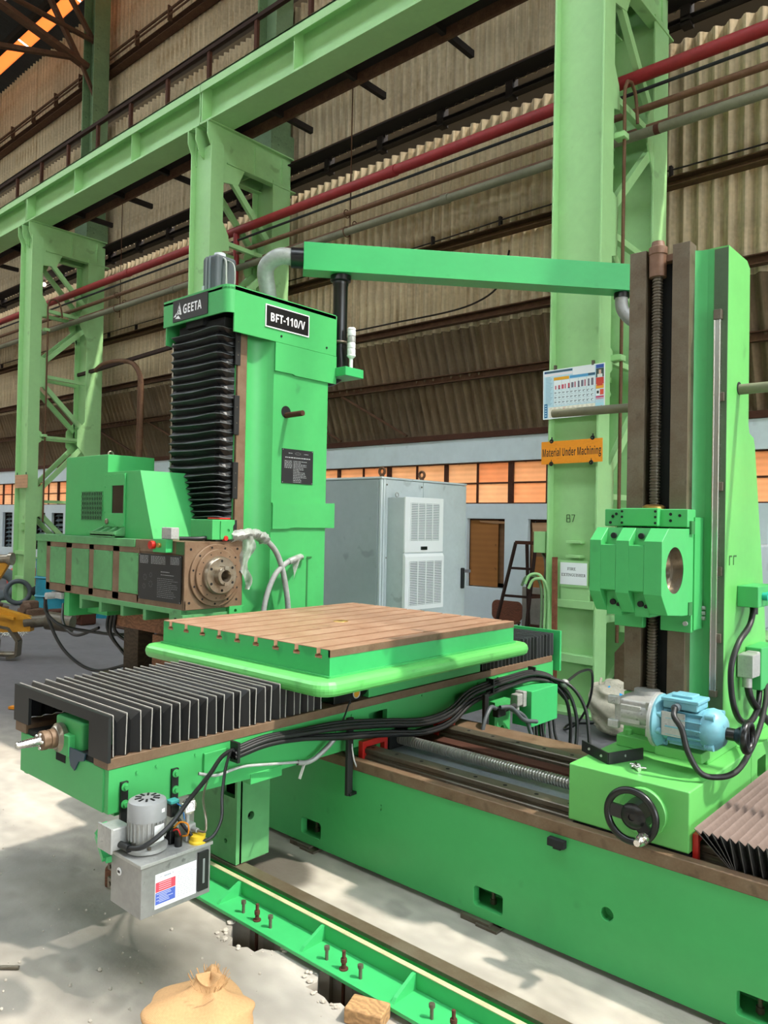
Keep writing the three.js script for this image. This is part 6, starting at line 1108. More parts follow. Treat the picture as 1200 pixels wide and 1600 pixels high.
// ------------------------------------------------------------------ signs on the crane column
{
  const poster = canv(640, 480, (g, w, h) => {
    g.fillStyle = '#f2f4f5'; g.fillRect(0, 0, w, h); g.fillStyle = '#b9d9e6'; g.fillRect(8, 8, w - 16, h - 16);
    g.fillStyle = '#e9edf0'; g.fillRect(316, 10, 226, 80); g.fillStyle = '#32566b'; g.fillRect(14, 12, 298, 20); g.fillStyle = '#1e3b73'; g.fillRect(14, 12, 22, 20);
    g.fillStyle = '#e8e2e6'; g.fillRect(14, 36, 300, 26);
    g.fillStyle = '#e7a61c'; g.fillRect(114, 78, 164, 30); g.fillStyle = '#4d9ccd'; g.fillRect(284, 78, 190, 26); g.fillStyle = '#2f5a74'; g.fillRect(474, 78, 70, 24);
    g.fillStyle = '#e6ecef'; g.fillRect(114, 112, 430, 90);
    g.fillStyle = '#d8e7ec'; g.fillRect(114, 206, 430, 150);
    const dark = '#3d2c3c';
    for (let i = 0; i < 12; i++) { const x = 130 + i * 34, hh = 36 + ((i * 37) % 34); g.fillStyle = i < 5 ? '#c2475c' : i % 3 ? '#6f6b7c' : '#a8405c'; g.fillRect(x, 196 - hh, 12 + (i % 3) * 6, hh); g.fillStyle = dark; if (i % 3 === 1) g.fillRect(x, 190, 20, 8); }
    g.strokeStyle = '#7d8f9a'; g.lineWidth = 1.5; for (let i = 0; i < 6; i++) { g.beginPath(); g.moveTo(114 + i * 86, 112); g.lineTo(114 + i * 86, 470); g.stroke(); }
    for (let r = 0; r < 3; r++) for (let i = 0; i < 10; i++) { const x = 126 + i * 42, y = 222 + r * 46; g.fillStyle = '#4f5d66'; g.fillRect(x, y + (i * 13) % 12, 8, 16); g.fillRect(x + 10, y + 6, 12, 5); g.fillStyle = '#93a5ae'; g.fillRect(x, y + 30, 26, 3); }
    g.fillStyle = '#f0ead9'; g.fillRect(60, 366, 484, 102); for (let i = 0; i < 10; i++) for (let j = 0; j < 8; j++) { g.fillStyle = i === 1 || i === 3 ? '#c37a74' : '#b6b2a6'; g.fillRect(68 + i * 48, 374 + j * 12, 30 - ((i + j) % 3) * 6, 4); }
    g.fillStyle = '#6e93a6'; for (let j = 0; j < 20; j++) g.fillRect(28, 72 + j * 14, 50 + ((j * 17) % 24), 4); g.fillStyle = '#1d6b9c'; g.fillRect(14, 330, 34, 136); g.fillStyle = '#bfe0ee'; for (let j = 0; j < 5; j++) g.fillRect(22, 344 + j * 24, 16, 10);
    g.fillStyle = '#2a52a8'; g.fillRect(552, 10, 78, 34); g.fillStyle = '#3c4a44'; g.fillRect(552, 46, 78, 84); g.fillStyle = '#d8b49c'; g.fillRect(580, 60, 24, 44); g.fillStyle = '#dfe4dd'; g.fillRect(566, 100, 50, 30);
    g.fillStyle = '#d43a2d'; g.fillRect(552, 132, 78, 62); g.fillStyle = '#eda52b'; g.fillRect(552, 196, 78, 40); g.fillStyle = '#d4452f'; g.fillRect(562, 170, 56, 40); g.fillStyle = '#e9eef0'; g.fillRect(552, 240, 78, 60); g.fillStyle = '#e0513c'; g.fillRect(592, 244, 36, 52); g.fillStyle = '#333'; g.fillRect(560, 256, 22, 26);
    g.fillStyle = '#d23a63'; g.fillRect(552, 306, 78, 16); g.fillRect(552, 328, 78, 6); g.fillStyle = '#aadbe9'; g.fillRect(552, 370, 78, 96); g.strokeStyle = '#d05a78'; g.lineWidth = 7; g.beginPath(); g.moveTo(580, 440); g.lineTo(608, 396); g.stroke();
  });
  const p = thing('notice_poster', 'large tilted white and blue tool chart poster on the green crane column', 'poster', [-3.17, 2.55, -6.02]);
  plate(p, 'chart', 0.585, 0.435, 0.006, [-3.17, 2.767, -6.02], 0, poster, white, { rz: 0.012, rough: 0.4 });
  part(p, 'poster_hook', [B(-3.36, -3.34, 2.98, 3.02, -6.04, -6.015, 0), B(-3.0, -2.98, 2.98, 3.02, -6.04, -6.015, 0)], steelDark);
  const s = thing('machining_sign', 'orange board lettered Material Under Machining below the tool chart', 'sign', [-3.18, 2.14, -6.02]);
  plate(s, 'board', 0.578, 0.2, 0.008, [-3.18, 2.25, -6.02], 0, canv(640, 222, (g, w, h) => {
    g.fillStyle = '#ee9312'; g.fillRect(0, 0, w, h); for (let i = 0; i < 900; i++) { g.fillStyle = `rgba(${rnd() < 0.5 ? '160,90,0' : '255,190,70'},${rnd() * 0.1})`; g.fillRect(rnd() * w, rnd() * h, 2 + rnd() * 30, 2 + rnd() * 8); }
    g.fillStyle = '#2b1a10'; g.font = 'bold 88px sans-serif'; g.textBaseline = 'middle'; g.save(); g.translate(8, 112); g.scale(0.56, 1.2); g.fillText('Material Under Machining', 0, 0); g.restore();
  }), orangeP, { rz: 0.01 });
  for (const [x, y] of [[-3.37, 2.35], [-2.98, 2.36], [-3.37, 2.15], [-2.99, 2.15]]) part(s, 'wire_tie', [torus('z', [x, y, -6.015], 0.014, 0.006, 12), cyl('y', [x, y + 0.01, -6.02], 0.006, 0.05, 6)], blackMat);
  const f = thing('fire_notice', 'white paper notice reading FIRE EXTINGUISHER on the column front', 'notice', [-3.145, 1.1, -6.03]);
  plate(f, 'paper', 0.252, 0.19, 0.002, [-3.145, 1.193, -6.028], 0, canv(420, 316, (g, w, h) => { g.fillStyle = '#eef1f3'; g.fillRect(0, 0, w, h); g.fillStyle = '#30343a'; g.font = 'bold 56px serif'; g.textAlign = 'center'; g.fillText('FIRE', w / 2 - 30, 110); g.save(); g.translate(w / 2, 196); g.scale(0.86, 1); g.fillText('EXTINGUISHER', 0, 0); g.restore(); }), white);
  part(f, 'backing_board', B(-3.28, -3.01, 1.08, 1.305, -6.036, -6.03, 0), crane);
  part(f, 'plate_below', B(-3.27, -3.0, 0.96, 1.09, -6.06, -6.04, 0.002), crane);
  const o = thing('orange_tag', 'small blank orange board tied to the far left crane column', 'sign', [-14.15, 2.1, -6.02]);
  part(o, 'board', B(-14.42, -13.9, 2.105, 2.345, -6.02, -6.01, 0.003), cardPale);
  part(o, 'wire_tie', [cyl('y', [-14.35, 2.36, -6.02], 0.008, 0.06, 6), cyl('y', [-13.98, 2.36, -6.02], 0.008, 0.06, 6)], blackMat);
  const sb = thing('switch_box', 'small light green switch box on the left flank of the column with the poster', 'switch box', [-3.5, 1.36, -6.12]);
  part(sb, 'box', B(-3.56, -3.44, 1.36, 1.55, -6.2, -6.06, 0.004), crane);
  part(sb, 'cable', tube([[-3.5, 1.36, -6.12], [-3.46, 1.3, -6.1], [-3.44, 1.2, -6.08], [-3.45, 1.12, -6.08]], 0.016, 30, 8), steelDark);
  const hc = thing('hung_conduits', 'bundle of green painted conduits with hooked top beside the poster column', 'conduit', [-3.42, 0.0, -6.06]);
  for (const [dx, top] of [[0, 1.08], [0.035, 1.1], [0.07, 1.06]]) part(hc, 'conduit_run', tube([[-3.45 + dx, 0.02, -6.02], [-3.45 + dx, 0.6, -6.02], [-3.46 + dx, top, -6.02], [-3.5 + dx, top + 0.07, -6.0], [-3.58 + dx, top + 0.06, -5.98], [-3.62 + dx, top - 0.02, -5.97]], 0.013, 60, 8), dx > 0.03 ? crane : craneOld);
  const st = thing('leaning_strip', 'rusty flaking steel strip leaning against the front of the poster column', 'steel strip', [-3.29, 0, -6.0]);
  part(st, 'strip', bar([-3.24, 0.0, -5.9], [-3.31, 1.33, -6.0], 0.05, 0.01, V(0, 0, 1)), M('#a07a66', { roughness: 0.9, map: rustT, size: 0.3 }));
  const ro = thing('thin_rod', 'thin rusty rod leaning below the bearing block behind the tailstock', 'rod', [-2.4, 0, -6.3]);
  part(ro, 'rod', rod([-2.28, 0.0, -6.1], [-2.86, 1.6, -6.5], 0.013, 8), pipeBrown);
}
// ------------------------------------------------------------------ electrical cabinet
{
  const c = thing('electrical_cabinet', 'tall pale grey electrical cabinet with white cooling unit', 'electrical cabinet', [-4.97, 0, -5.5]);
  const x0 = -5.6, x1 = -4.35, z0 = -6.12, z1 = -4.88, top = 1.985;
  part(c, 'body', [B(x0, x1 - 0.02, 0.1, top, z0, z1 - 0.003, 0.003)], grey);
  part(c, 'plinth', B(x0 + 0.02, x1 - 0.04, 0, 0.1, z0 + 0.02, z1 - 0.03), greyDark);
  part(c, 'side_panel', B(x0 + 0.01, x1 - 0.035, 0.12, top - 0.015, z1 - 0.005, z1 + 0.012, 0.002), grey);
  part(c, 'corner_post', [B(x1 - 0.03, x1 - 0.006, 0.1, top, z1 - 0.02, z1 + 0.006, 0.003), B(x1 - 0.02, x1 + 0.002, 0.1, top, z1 - 0.045, z1 - 0.02, 0.003)], greyLight);
  part(c, 'door', [B(x1 - 0.02, x1, 0.12, top - 0.01, -5.44, z1 - 0.05, 0.002), B(x1 - 0.02, x1 + 0.001, 0.12, top - 0.012, z0 + 0.005, -5.445, 0.002)], greyLight);
  part(c, 'roof_rim', B(x0 - 0.005, x1 + 0.004, top - 0.006, top + 0.012, z0, z1 + 0.01, 0.003), greyLight);
  for (const [x, z] of [[-4.4, -4.93], [-4.4, -5.48], [-5.5, -4.93]]) part(c, 'lifting_eye', [torus('z', [x, top + 0.06, z], 0.03, 0.012, 20), cyl('y', [x, top + 0.02, z], 0.02, 0.02, 12)], pipeBrown);
  part(c, 'door_handle', [B(x1, x1 + 0.03, 0.98, 1.18, -6.075, -6.04, 0.008), bar([x1 + 0.03, 1.15, -6.06], [x1 + 0.07, 1.15, -6.11], 0.02, 0.03)], blackGloss);
  part(c, 'hinge', [1.75, 1.28, 0.8].map((y) => B(x1 - 0.01, x1 + 0.008, y, y + 0.03, z1 - 0.052, z1 - 0.04, 0)), greyLight);
  part(c, 'panel_screw', [[1.93, -4.94], [1.93, -5.42], [1.3, -4.94]].map((q) => cyl('x', [x1 + 0.001, q[0], q[1]], 0.008, 0.006, 8)), steelDark);
  // cooling unit
  const ax = -4.145, az0 = -5.48, az1 = -4.955;
  const ac = part(c, 'cooling_unit', [B(x1, ax - 0.012, 0.86, 1.82, az0, az1, 0.004)], greyLight);
  part(ac, 'upper_front', B(ax - 0.02, ax, 1.35, 1.825, az0 - 0.004, az1 + 0.004, 0.006), white);
  part(ac, 'lower_front', [ext('z', [[ax - 0.02, 0.855], [ax + 0.012, 0.86], [ax + 0.012, 1.315], [ax - 0.002, 1.34], [ax - 0.02, 1.34]], az0 - 0.006, az1 + 0.006, [], 0.003)], white);
  const grill = (y0, y1, xg, za, zb, n, dark) => {
    const g = part(ac, 'grille', B(xg - 0.004, xg + 0.001, y0, y1, za, zb, 0), dark);
    for (let i = 0; i < n; i++) { const y = y0 + ((i + 0.5) / n) * (y1 - y0); part(g, 'slat', B(xg, xg + 0.006, y - 0.0035, y + 0.0035, za, zb, 0), white); }
    for (let i = 0; i <= 4; i++) { const z = za + (i / 4) * (zb - za); part(g, 'grille_rib', B(xg, xg + 0.007, y0, y1, z - 0.004, z + 0.004, 0), white); }
  };
  grill(1.455, 1.775, ax, -5.42, -5.02, 22, M('#7d878a', { roughness: 0.8 }));
  grill(0.9, 1.275, ax + 0.012, -5.45, -5.0, 26, M('#5f686b', { roughness: 0.8 }));
  part(ac, 'display', B(ax, ax + 0.008, 1.372, 1.402, -5.25, -5.165, 0.004), blackGloss);
  part(ac, 'eye_bolt', torus('x', [-4.3, 1.845, -5.02], 0.018, 0.006, 14), aluLight);
}
// ------------------------------------------------------------------ by the low wall: steel ladder stool and chair
{
  const l = thing('steel_stand', 'tall rusty brown steel step stand against the low wall', 'step stand', [-4.72, 0, -7.95]);
  const P = { a: [-4.82, 1.4, -7.8], b: [-4.55, 1.4, -7.8], af: [-4.97, 0.0, -7.45], bf: [-4.53, 0, -7.5], ab: [-4.7, 0, -7.95], bb: [-4.34, 0, -7.95], a2: [-4.76, 1.4, -7.95], b2: [-4.5, 1.4, -7.95] };
  for (const [p, q] of [['a', 'af'], ['b', 'bf'], ['a2', 'ab'], ['b2', 'bb']]) part(l, 'leg', bar(P[p], P[q], 0.03, 0.03), rustDark);
  part(l, 'top_bar', [bar(P.a, P.b, 0.04, 0.04), bar(P.a2, P.b2, 0.03, 0.03), bar(P.a, P.a2, 0.03, 0.03), bar(P.b, P.b2, 0.03, 0.03)], rust);
  for (const y of [1.1, 0.78, 0.42]) { const t = (1.4 - y) / 1.4, L = (p, q) => p.map((v, i) => v + (q[i] - v) * t); part(l, 'rung', bar(L(P.a, P.af), L(P.b, P.bf), 0.028, 0.028), rustDark); if (y < 1) part(l, 'side_rail', [bar(L(P.b, P.bf), L(P.b2, P.bb), 0.025, 0.025), bar(L(P.a2, P.ab), L(P.b2, P.bb), 0.03, 0.03)], rust); }
  const c = thing('wooden_chair', 'old chair with rounded brown plywood back, behind the table corner', 'chair', [-5.08, 0, -8.0]);
  const back = ext('z', rrect(-5.3, -4.87, 0.43, 0.675, 0.07), -8.06, -8.04, [], 0.004);
  part(c, 'backrest', back, M('#8a4f36', { roughness: 0.6, map: woodT, size: 0.4 }));
  for (const x of [-5.24, -4.93]) { part(c, 'leg', rod([x, 0, -8.1], [x, 0.6, -8.06], 0.012, 8), blackMat); part(c, 'leg', rod([x, 0, -7.76], [x, 0.42, -7.78], 0.012, 8), blackMat); }
  part(c, 'seat', B(-5.28, -4.89, 0.41, 0.435, -8.06, -7.74, 0.008), M('#8a4f36', { roughness: 0.6, map: woodT, size: 0.4 }));
}
// ------------------------------------------------------------------ behind the tailstock: bench, sack, bits
{
  const b = thing('work_bench', 'light green steel bench behind the tailstock with cartons on top', 'bench', [-2.0, 0, -6.7]);
  part(b, 'bench_top', B(-2.9, -0.6, 0.68, 0.755, -7.0, -6.42), crane);
  for (const x of [-2.82, -0.7]) for (const z of [-6.95, -6.47]) part(b, 'leg', B(x - 0.03, x + 0.03, 0, 0.68, z - 0.03, z + 0.03), crane);
  part(b, 'brace', [bar([-2.82, 0.05, -6.5], [-2.1, 0.66, -6.5], 0.02, 0.07)], crane);
  const cb = thing('open_carton', 'open brown cardboard carton with white papers on the green bench', 'carton', [-2.5, 0.755, -6.65]);
  part(cb, 'carton_side', [B(-2.88, -2.2, 0.755, 0.85, -6.86, -6.85, 0), B(-2.88, -2.2, 0.755, 0.8, -6.46, -6.45, 0), bar([-2.88, 0.8, -6.45], [-2.25, 0.78, -6.4], 0.004, 0.05)], cardPale);
  part(cb, 'paper_stack', B(-2.8, -2.3, 0.756, 0.81, -6.8, -6.5, 0.01), white);
  const cy = thing('cyan_roll', 'bright cyan roll at the left end of the green bench', 'roll', [-2.9, 0.755, -6.5]);
  part(cy, 'roll', cyl('x', [-2.88, 0.79, -6.5], 0.035, 0.1, 18), M('#19c6e6', { roughness: 0.5 }));
  const pl = thing('steel_plate', 'dull grey steel plate leaning under the green bench', 'plate', [-2.5, 0, -6.4]);
  part(pl, 'plate', [ext('z', [[-2.93, 0], [-2.2, 0], [-2.2, 0.62], [-2.8, 0.66], [-2.93, 0.5]], -6.41, -6.4)], M('#8c8984', { roughness: 0.6, metalness: 0.2, map: rustT, size: 0.8 }));
  const pl2 = thing('green_sheet', 'dark green sheet leaning behind the grey plate under the bench', 'plate', [-2.1, 0, -6.38]);
  part(pl2, 'plate', ext('z', [[-2.72, 0.3], [-2.0, 0], [-2.0, 0.65], [-2.7, 0.66]], -6.39, -6.375), M('#2d5a37', { roughness: 0.6, map: wearT, size: 0.6 }));
  // white sack: a sagging bag
  const s = thing('white_sack', 'slumped dirty white sack on the floor beside the poster column', 'sack', [-2.48, 0, -5.6]);
  const g = new THREE.SphereGeometry(1, 40, 28), p = g.attributes.position;
  for (let i = 0; i < p.count; i++) {
    let x = p.getX(i), y = p.getY(i), z = p.getZ(i);
    const r = Math.hypot(x, z) || 1e-6, k = (y + 1) / 2;
    const w = k < 0.15 ? 0.9 + k : k > 0.75 ? 1.0 - (k - 0.75) * 0.9 : 1.06 - 0.1 * Math.sin(k * 9);
    const boxy = Math.pow(Math.abs(x / r), 0.75) + Math.pow(Math.abs(z / r), 0.75);
    const nn = 0.07 * noise.noise(x * 2.2, y * 3, z * 2.2) + 0.03 * noise.noise(x * 6, y * 7, z * 6);
    const rad = Math.max(Math.pow(Math.max(0, 1 - Math.pow(Math.abs(y), 5)), 0.5), 0.001) * w * (0.78 + 0.22 * boxy * 0.7);
    p.setXYZ(i, (x / r) * rad * (0.26 + nn * 0.7), 0.19 + 0.19 * Math.sign(y) * Math.pow(Math.abs(y), 0.8) + nn * 0.5 * k + (x > 0 ? -0.14 : 0.1) * k * Math.abs(x), (z / r) * rad * (0.18 + nn * 0.7));
  }
  g.computeVertexNormals(); g.rotateY(0.5); g.translate(-2.46, 0.012, -5.62);
  part(s, 'bag', g, canvasW);
  part(s, 'mouth_edge', tube([[-2.7, 0.41, -5.66], [-2.62, 0.38, -5.5], [-2.46, 0.3, -5.42], [-2.3, 0.24, -5.45], [-2.24, 0.25, -5.6]], 0.01, 50, 7), canvasW);
  const bt = thing('blue_brush', 'bright blue plastic brush lying on the white sack', 'brush', [-2.33, 0.3, -5.5]);
  part(bt, 'handle', rod([-2.56, 0.375, -5.5], [-2.3, 0.27, -5.43], 0.028, 12), M('#1796d6', { roughness: 0.4 }));
  part(bt, 'bristle_block', [0, 1, 2, 3, 4, 5, 6, 7, 8].map((i) => rod([-2.52 + i * 0.026, 0.34 - i * 0.011, -5.47 + i * 0.006], [-2.54 + i * 0.026, 0.29 - i * 0.011, -5.43 + i * 0.006], 0.007, 6)), white);
}
// ------------------------------------------------------------------ left background: timber props, drums, rings, yellow hoist frame
{
  const t = thing('timber_beam', 'thick brown timber beam propping the spindle head', 'timber', [-5.0, 0.75, -3.0]);
  part(t, 'beam', B(-5.05, -4.2, 0.83, 0.963, -2.95, -2.83, 0.008), wood);
  const tp = thing('timber_post', 'dark upright timber post under the left of the propping beam', 'timber', [-5.1, 0, -3.0]);
  part(tp, 'post', [B(-4.95, -4.76, 0.0, 0.83, -2.97, -2.84, 0.006)], woodDark);
  const tp2 = thing('timber_block', 'brown timber block standing under the right of the propping beam', 'timber', [-4.65, 0, -3.0]);
  part(tp2, 'post', B(-4.52, -4.28, 0, 0.83, -2.96, -2.8, 0.006), wood);
  const sl = thing('timber_sleeper', 'dark timber sleeper lying on the floor beneath the spindle head', 'timber', [-7.0, 0, -4.0]);
  part(sl, 'sleeper', B(-7.3, -5.3, 0, 0.13, -4.35, -4.2, 0.008), woodDark);
  const bm = thing('floor_pump', 'green pump with silver fittings on the floor behind the timber post', 'pump', [-4.86, 0, -3.4]);
  part(bm, 'pump_body', [B(-5.15, -4.8, 0, 0.5, -3.6, -3.35, 0.01), cyl('y', [-4.98, 0.55, -3.48], 0.07, 0.12, 16)], green);
  part(bm, 'fitting', [cyl('x', [-4.93, 0.62, -3.42], 0.03, 0.1, 12), cyl('x', [-4.93, 0.55, -3.4], 0.034, 0.08, 12)], chrome);
  part(bm, 'hose', tube([[-4.9, 0.5, -3.38], [-4.88, 0.42, -3.3], [-4.95, 0.35, -3.28], [-5.05, 0.3, -3.3]], 0.014, 30, 8), rubber);
  // cables drooping under the head
  const dr = [
    [[-5.518, 1.008, -2.538], [-5.546, 0.904, -2.557], [-5.499, 0.810, -2.632], [-5.311, 0.754, -2.820], [-5.076, 0.754, -2.914], [-4.794, 0.810, -3.008]],
    [[-5.527, 1.008, -2.538], [-5.565, 0.848, -2.585], [-5.499, 0.613, -2.679], [-5.283, 0.491, -2.773], [-5.029, 0.538, -2.867], [-4.747, 0.679, -2.961], [-4.653, 0.848, -2.961]],
    [[-5.123, 0.914, -2.820], [-5.142, 0.801, -2.820], [-5.076, 0.679, -2.867], [-4.935, 0.613, -2.914], [-4.794, 0.660, -2.961], [-4.747, 0.754, -3.008]],
    [[-5.076, 0.914, -2.820], [-5.095, 0.773, -2.820], [-5.038, 0.660, -2.867], [-4.888, 0.547, -2.914], [-4.747, 0.528, -2.933], [-4.559, 0.585, -3.008]],
    [[-5.029, 0.914, -2.820], [-5.038, 0.801, -2.820], [-4.963, 0.735, -2.867], [-4.841, 0.792, -2.914], [-4.747, 0.942, -2.914]],
    [[-6.016, 0.895, -2.914], [-5.828, 0.792, -2.820], [-5.640, 0.735, -2.773], [-5.499, 0.716, -2.773], [-5.264, 0.792, -2.820]],
  ];
  const drL = ['slack black cable sagging shallowly between the cable gland and the ribbed base', 'lowest hanging slack black cable below the spindle head', 'slack black cable in the shallowest loop under the green drive box', 'slack black cable in the wide low loop under the green drive box', 'short slack black cable hooking straight back up under the ribbed base', 'slack black cable coming in from the left under the cable gland'];
  dr.forEach((p, i) => { const c = thing('slack_cable', drL[i], 'cable', [-5.5, 0.4, -3], { group: 'slack cables below the spindle head' }); part(c, 'cable', tube(p, 0.012, 70, 7), rubber); });
  // oil drum
  const d = thing('oil_drum', 'turquoise ribbed oil drum beyond the end of the spindle head', 'drum', [-12.6, 0, -5.75]);
  part(d, 'drum', lathe('y', [-12.42, 0, -5.85], [[0, 0], [0.28, 0], [0.29, 0.02], [0.28, 0.04], [0.28, 0.28], [0.3, 0.3], [0.28, 0.32], [0.28, 0.58], [0.3, 0.6], [0.28, 0.62], [0.28, 0.88], [0.29, 0.9], [0.27, 0.9], [0.27, 0.87], [0, 0.87]], 32), cyan);
  const d2 = thing('small_drum', 'turquoise drum lying low behind the spindle head hoses', 'drum', [-11.6, 0, -6.2]);
  part(d2, 'drum', lathe('y', [-11.5, 0, -6.3], [[0, 0], [0.24, 0], [0.24, 0.3], [0.25, 0.32], [0.24, 0.34], [0.24, 0.42], [0, 0.42]], 24), cyan);
  // rings and tyres by the column foot
  const tyre = (name, label, x, y, z, R, r, rx, ry, m) => { const t2 = thing(name, label, name === 'grey_ring' ? 'ring' : 'tyre', [x, 0, z]); const g = new THREE.TorusGeometry(R, r, 12, 40); g.rotateX(rx); g.rotateY(ry); g.translate(x, y, z); part(t2, 'ring', g, m); return t2; };
  tyre('grey_ring', 'dark grey ring standing against the foot of the far left column', -13.95, 0.235, -5.92, 0.195, 0.042, -0.15, 1.17, greyDark);
  tyre('worn_tyre', 'grey tyre half hidden behind the standing ring', -14.85, 0.31, -6.0, 0.21, 0.1, 0, 1.17, M('#6a7176', { roughness: 0.8 }));
  tyre('scrap_ring', 'dark ring lying in the scrap beside the turquoise drum', -13.4, 0.2, -6.3, 0.3, 0.08, 1.2, 0.3, blackMat);
  const rb = thing('red_drum', 'red rounded tank behind the yellow hoist frame', 'tank', [-16.5, 0, -6.7]);
  part(rb, 'tank', lathe('y', [-16.0, 0.02, -6.9], [[0, 0], [0.2, 0.02], [0.3, 0.12], [0.33, 0.3], [0.28, 0.46], [0.15, 0.56], [0, 0.58]], 28), M('#e02a1e', { roughness: 0.45 }));
  part(rb, 'stand', cyl('y', [-16.0, 0.012, -6.9], 0.24, 0.024, 24), darkSteel);
  const ob = thing('orange_carton', 'pale orange carton leaning behind the turquoise drum', 'carton', [-14.2, 0, -7.0]);
  part(ob, 'carton', [B(-14.2, -13.3, 0.55, 1.05, -6.95, -6.85), bar([-14.2, 0.55, -6.7], [-13.4, 0.2, -6.4], 0.5, 0.04)], cardPale);
  const rc = thing('rusty_post', 'rust red steel post standing behind the far left crane column', 'post', [-14.4, 0, -7.4]);
  part(rc, 'post', [B(-14.3, -13.75, 0, 1.35, -7.75, -7.55)], M('#7a4334', { roughness: 0.95, map: rustT, size: 0.6 }));
  part(rc, 'panel', B(-13.6, -11.9, 1.5, 2.0, -7.6, -7.56), craneOld);
  // swarf and scrap heap on the floor
  const heap = []; for (let i = 0; i < 300; i++) { const a = rnd() * 6.28, q = rnd(); const c0 = [-10.6 + q * 0.35 * Math.cos(a), 0.02 + 0.05 * (1 - q) * rnd(), -4.4 + q * 0.2 * Math.sin(a)]; heap.push(torus('y', [0, 0, 0], 0.016 + rnd() * 0.015, 0.003, 6, 3).rotateX(rnd() * 6).rotateZ(rnd() * 6).translate(...c0)); }
  solo('swarf', 'small heap of bright curled swarf on the dark floor', 'swarf', heap, chrome, { kind: 'stuff' });
  const junk = [[-12.9, -5.1, 0.5, 0.16, 0.3, 'flat'], [-12.0, -5.3, 0.35, 0.28, 0.3, 'box'], [-11.3, -5.4, 0.45, 0.2, 0.35, 'box'], [-13.6, -5.4, 0.4, 0.1, 0.3, 'flat'], [-10.9, -5.6, 0.3, 0.32, 0.25, 'box'], [-10.2, -5.9, 0.5, 0.25, 0.35, 'box']];
  const jl = ['low rusty casting nearest the yellow frame in the scrap row', 'squat grey casting left of the cable gland in the scrap row', 'rusty block under the left end of the spindle head', 'flat dark plate at the left of the scrap row', 'taller grey casting right of the turquoise drum', 'pale machine casting far behind the slack cables'];
  junk.forEach(([x, z, w, hgt, dd], i) => { const j = thing('scrap_casting', jl[i], 'casting', [x, 0, z]); part(j, 'casting', [B(x - w / 2, x + w / 2, 0, hgt * 0.6, z - dd / 2, z + dd / 2, 0.03), B(x - w / 3, x + w / 5, hgt * 0.55, hgt, z - dd / 3, z + dd / 3, 0.03), cyl('z', [x + w * 0.2, hgt * 0.6, z + dd * 0.4], hgt * 0.3, 0.1, 14)], i % 2 ? M('#7f7a72', { roughness: 0.7, map: rustT, size: 0.4 }) : rust); });
  // yellow lifting frame with forged hooks, at the left edge
  const y = thing('yellow_hoist', 'yellow forged hoist frame with steel pivot and hanging hooks at the left edge', 'hoist', [-8.7, 0, -3.5]);
  const at = (u, v, w) => [-8.75 + u * 0.75, v, -3.55 - u * 0.66 + w];
  part(y, 'arm', [bar(at(-0.35, 0.46, 0), at(0.02, 1.08, 0), 0.05, 0.09), bar(at(-0.4, 0.62, 0), at(0.33, 0.42, 0), 0.1, 0.12), bar(at(-0.45, 0.36, 0), at(0.33, 0.4, 0), 0.1, 0.14), bar(at(-0.3, 0.58, 0.05), at(0.2, 0.47, 0.05), 0.1, 0.03)], yellowP);
  part(y, 'sheave_pin', [rod(at(-0.6, 1.1, 0), at(0.06, 1.12, 0), 0.05, 16), rod(at(0.06, 1.12, 0), at(0.1, 1.12, 0), 0.07, 16)], steel);
  part(y, 'pivot', [rod(at(0.26, 0.42, 0), at(0.52, 0.45, 0), 0.065, 18), rod(at(0.5, 0.45, 0), at(0.78, 0.42, 0), 0.1, 18)], steelDark);
  for (const o of [-0.1, 0.14]) { const pts = [at(-0.3 + o, 0.4, 0), at(-0.05 + o, 0.36, 0), at(0.05 + o, 0.22, 0), at(0.04 + o, 0.06, 0), at(-0.06 + o, 0.03, 0)]; part(y, 'hook', pts.slice(0, -1).map((p, i) => bar(p, pts[i + 1], 0.03, 0.12, V(0.6, 0, 0.6))), steelDark); }
  part(y, 'hook_pin', rod(at(-0.14, 0.07, 0), at(0.18, 0.07, 0), 0.03, 10), steel);
}
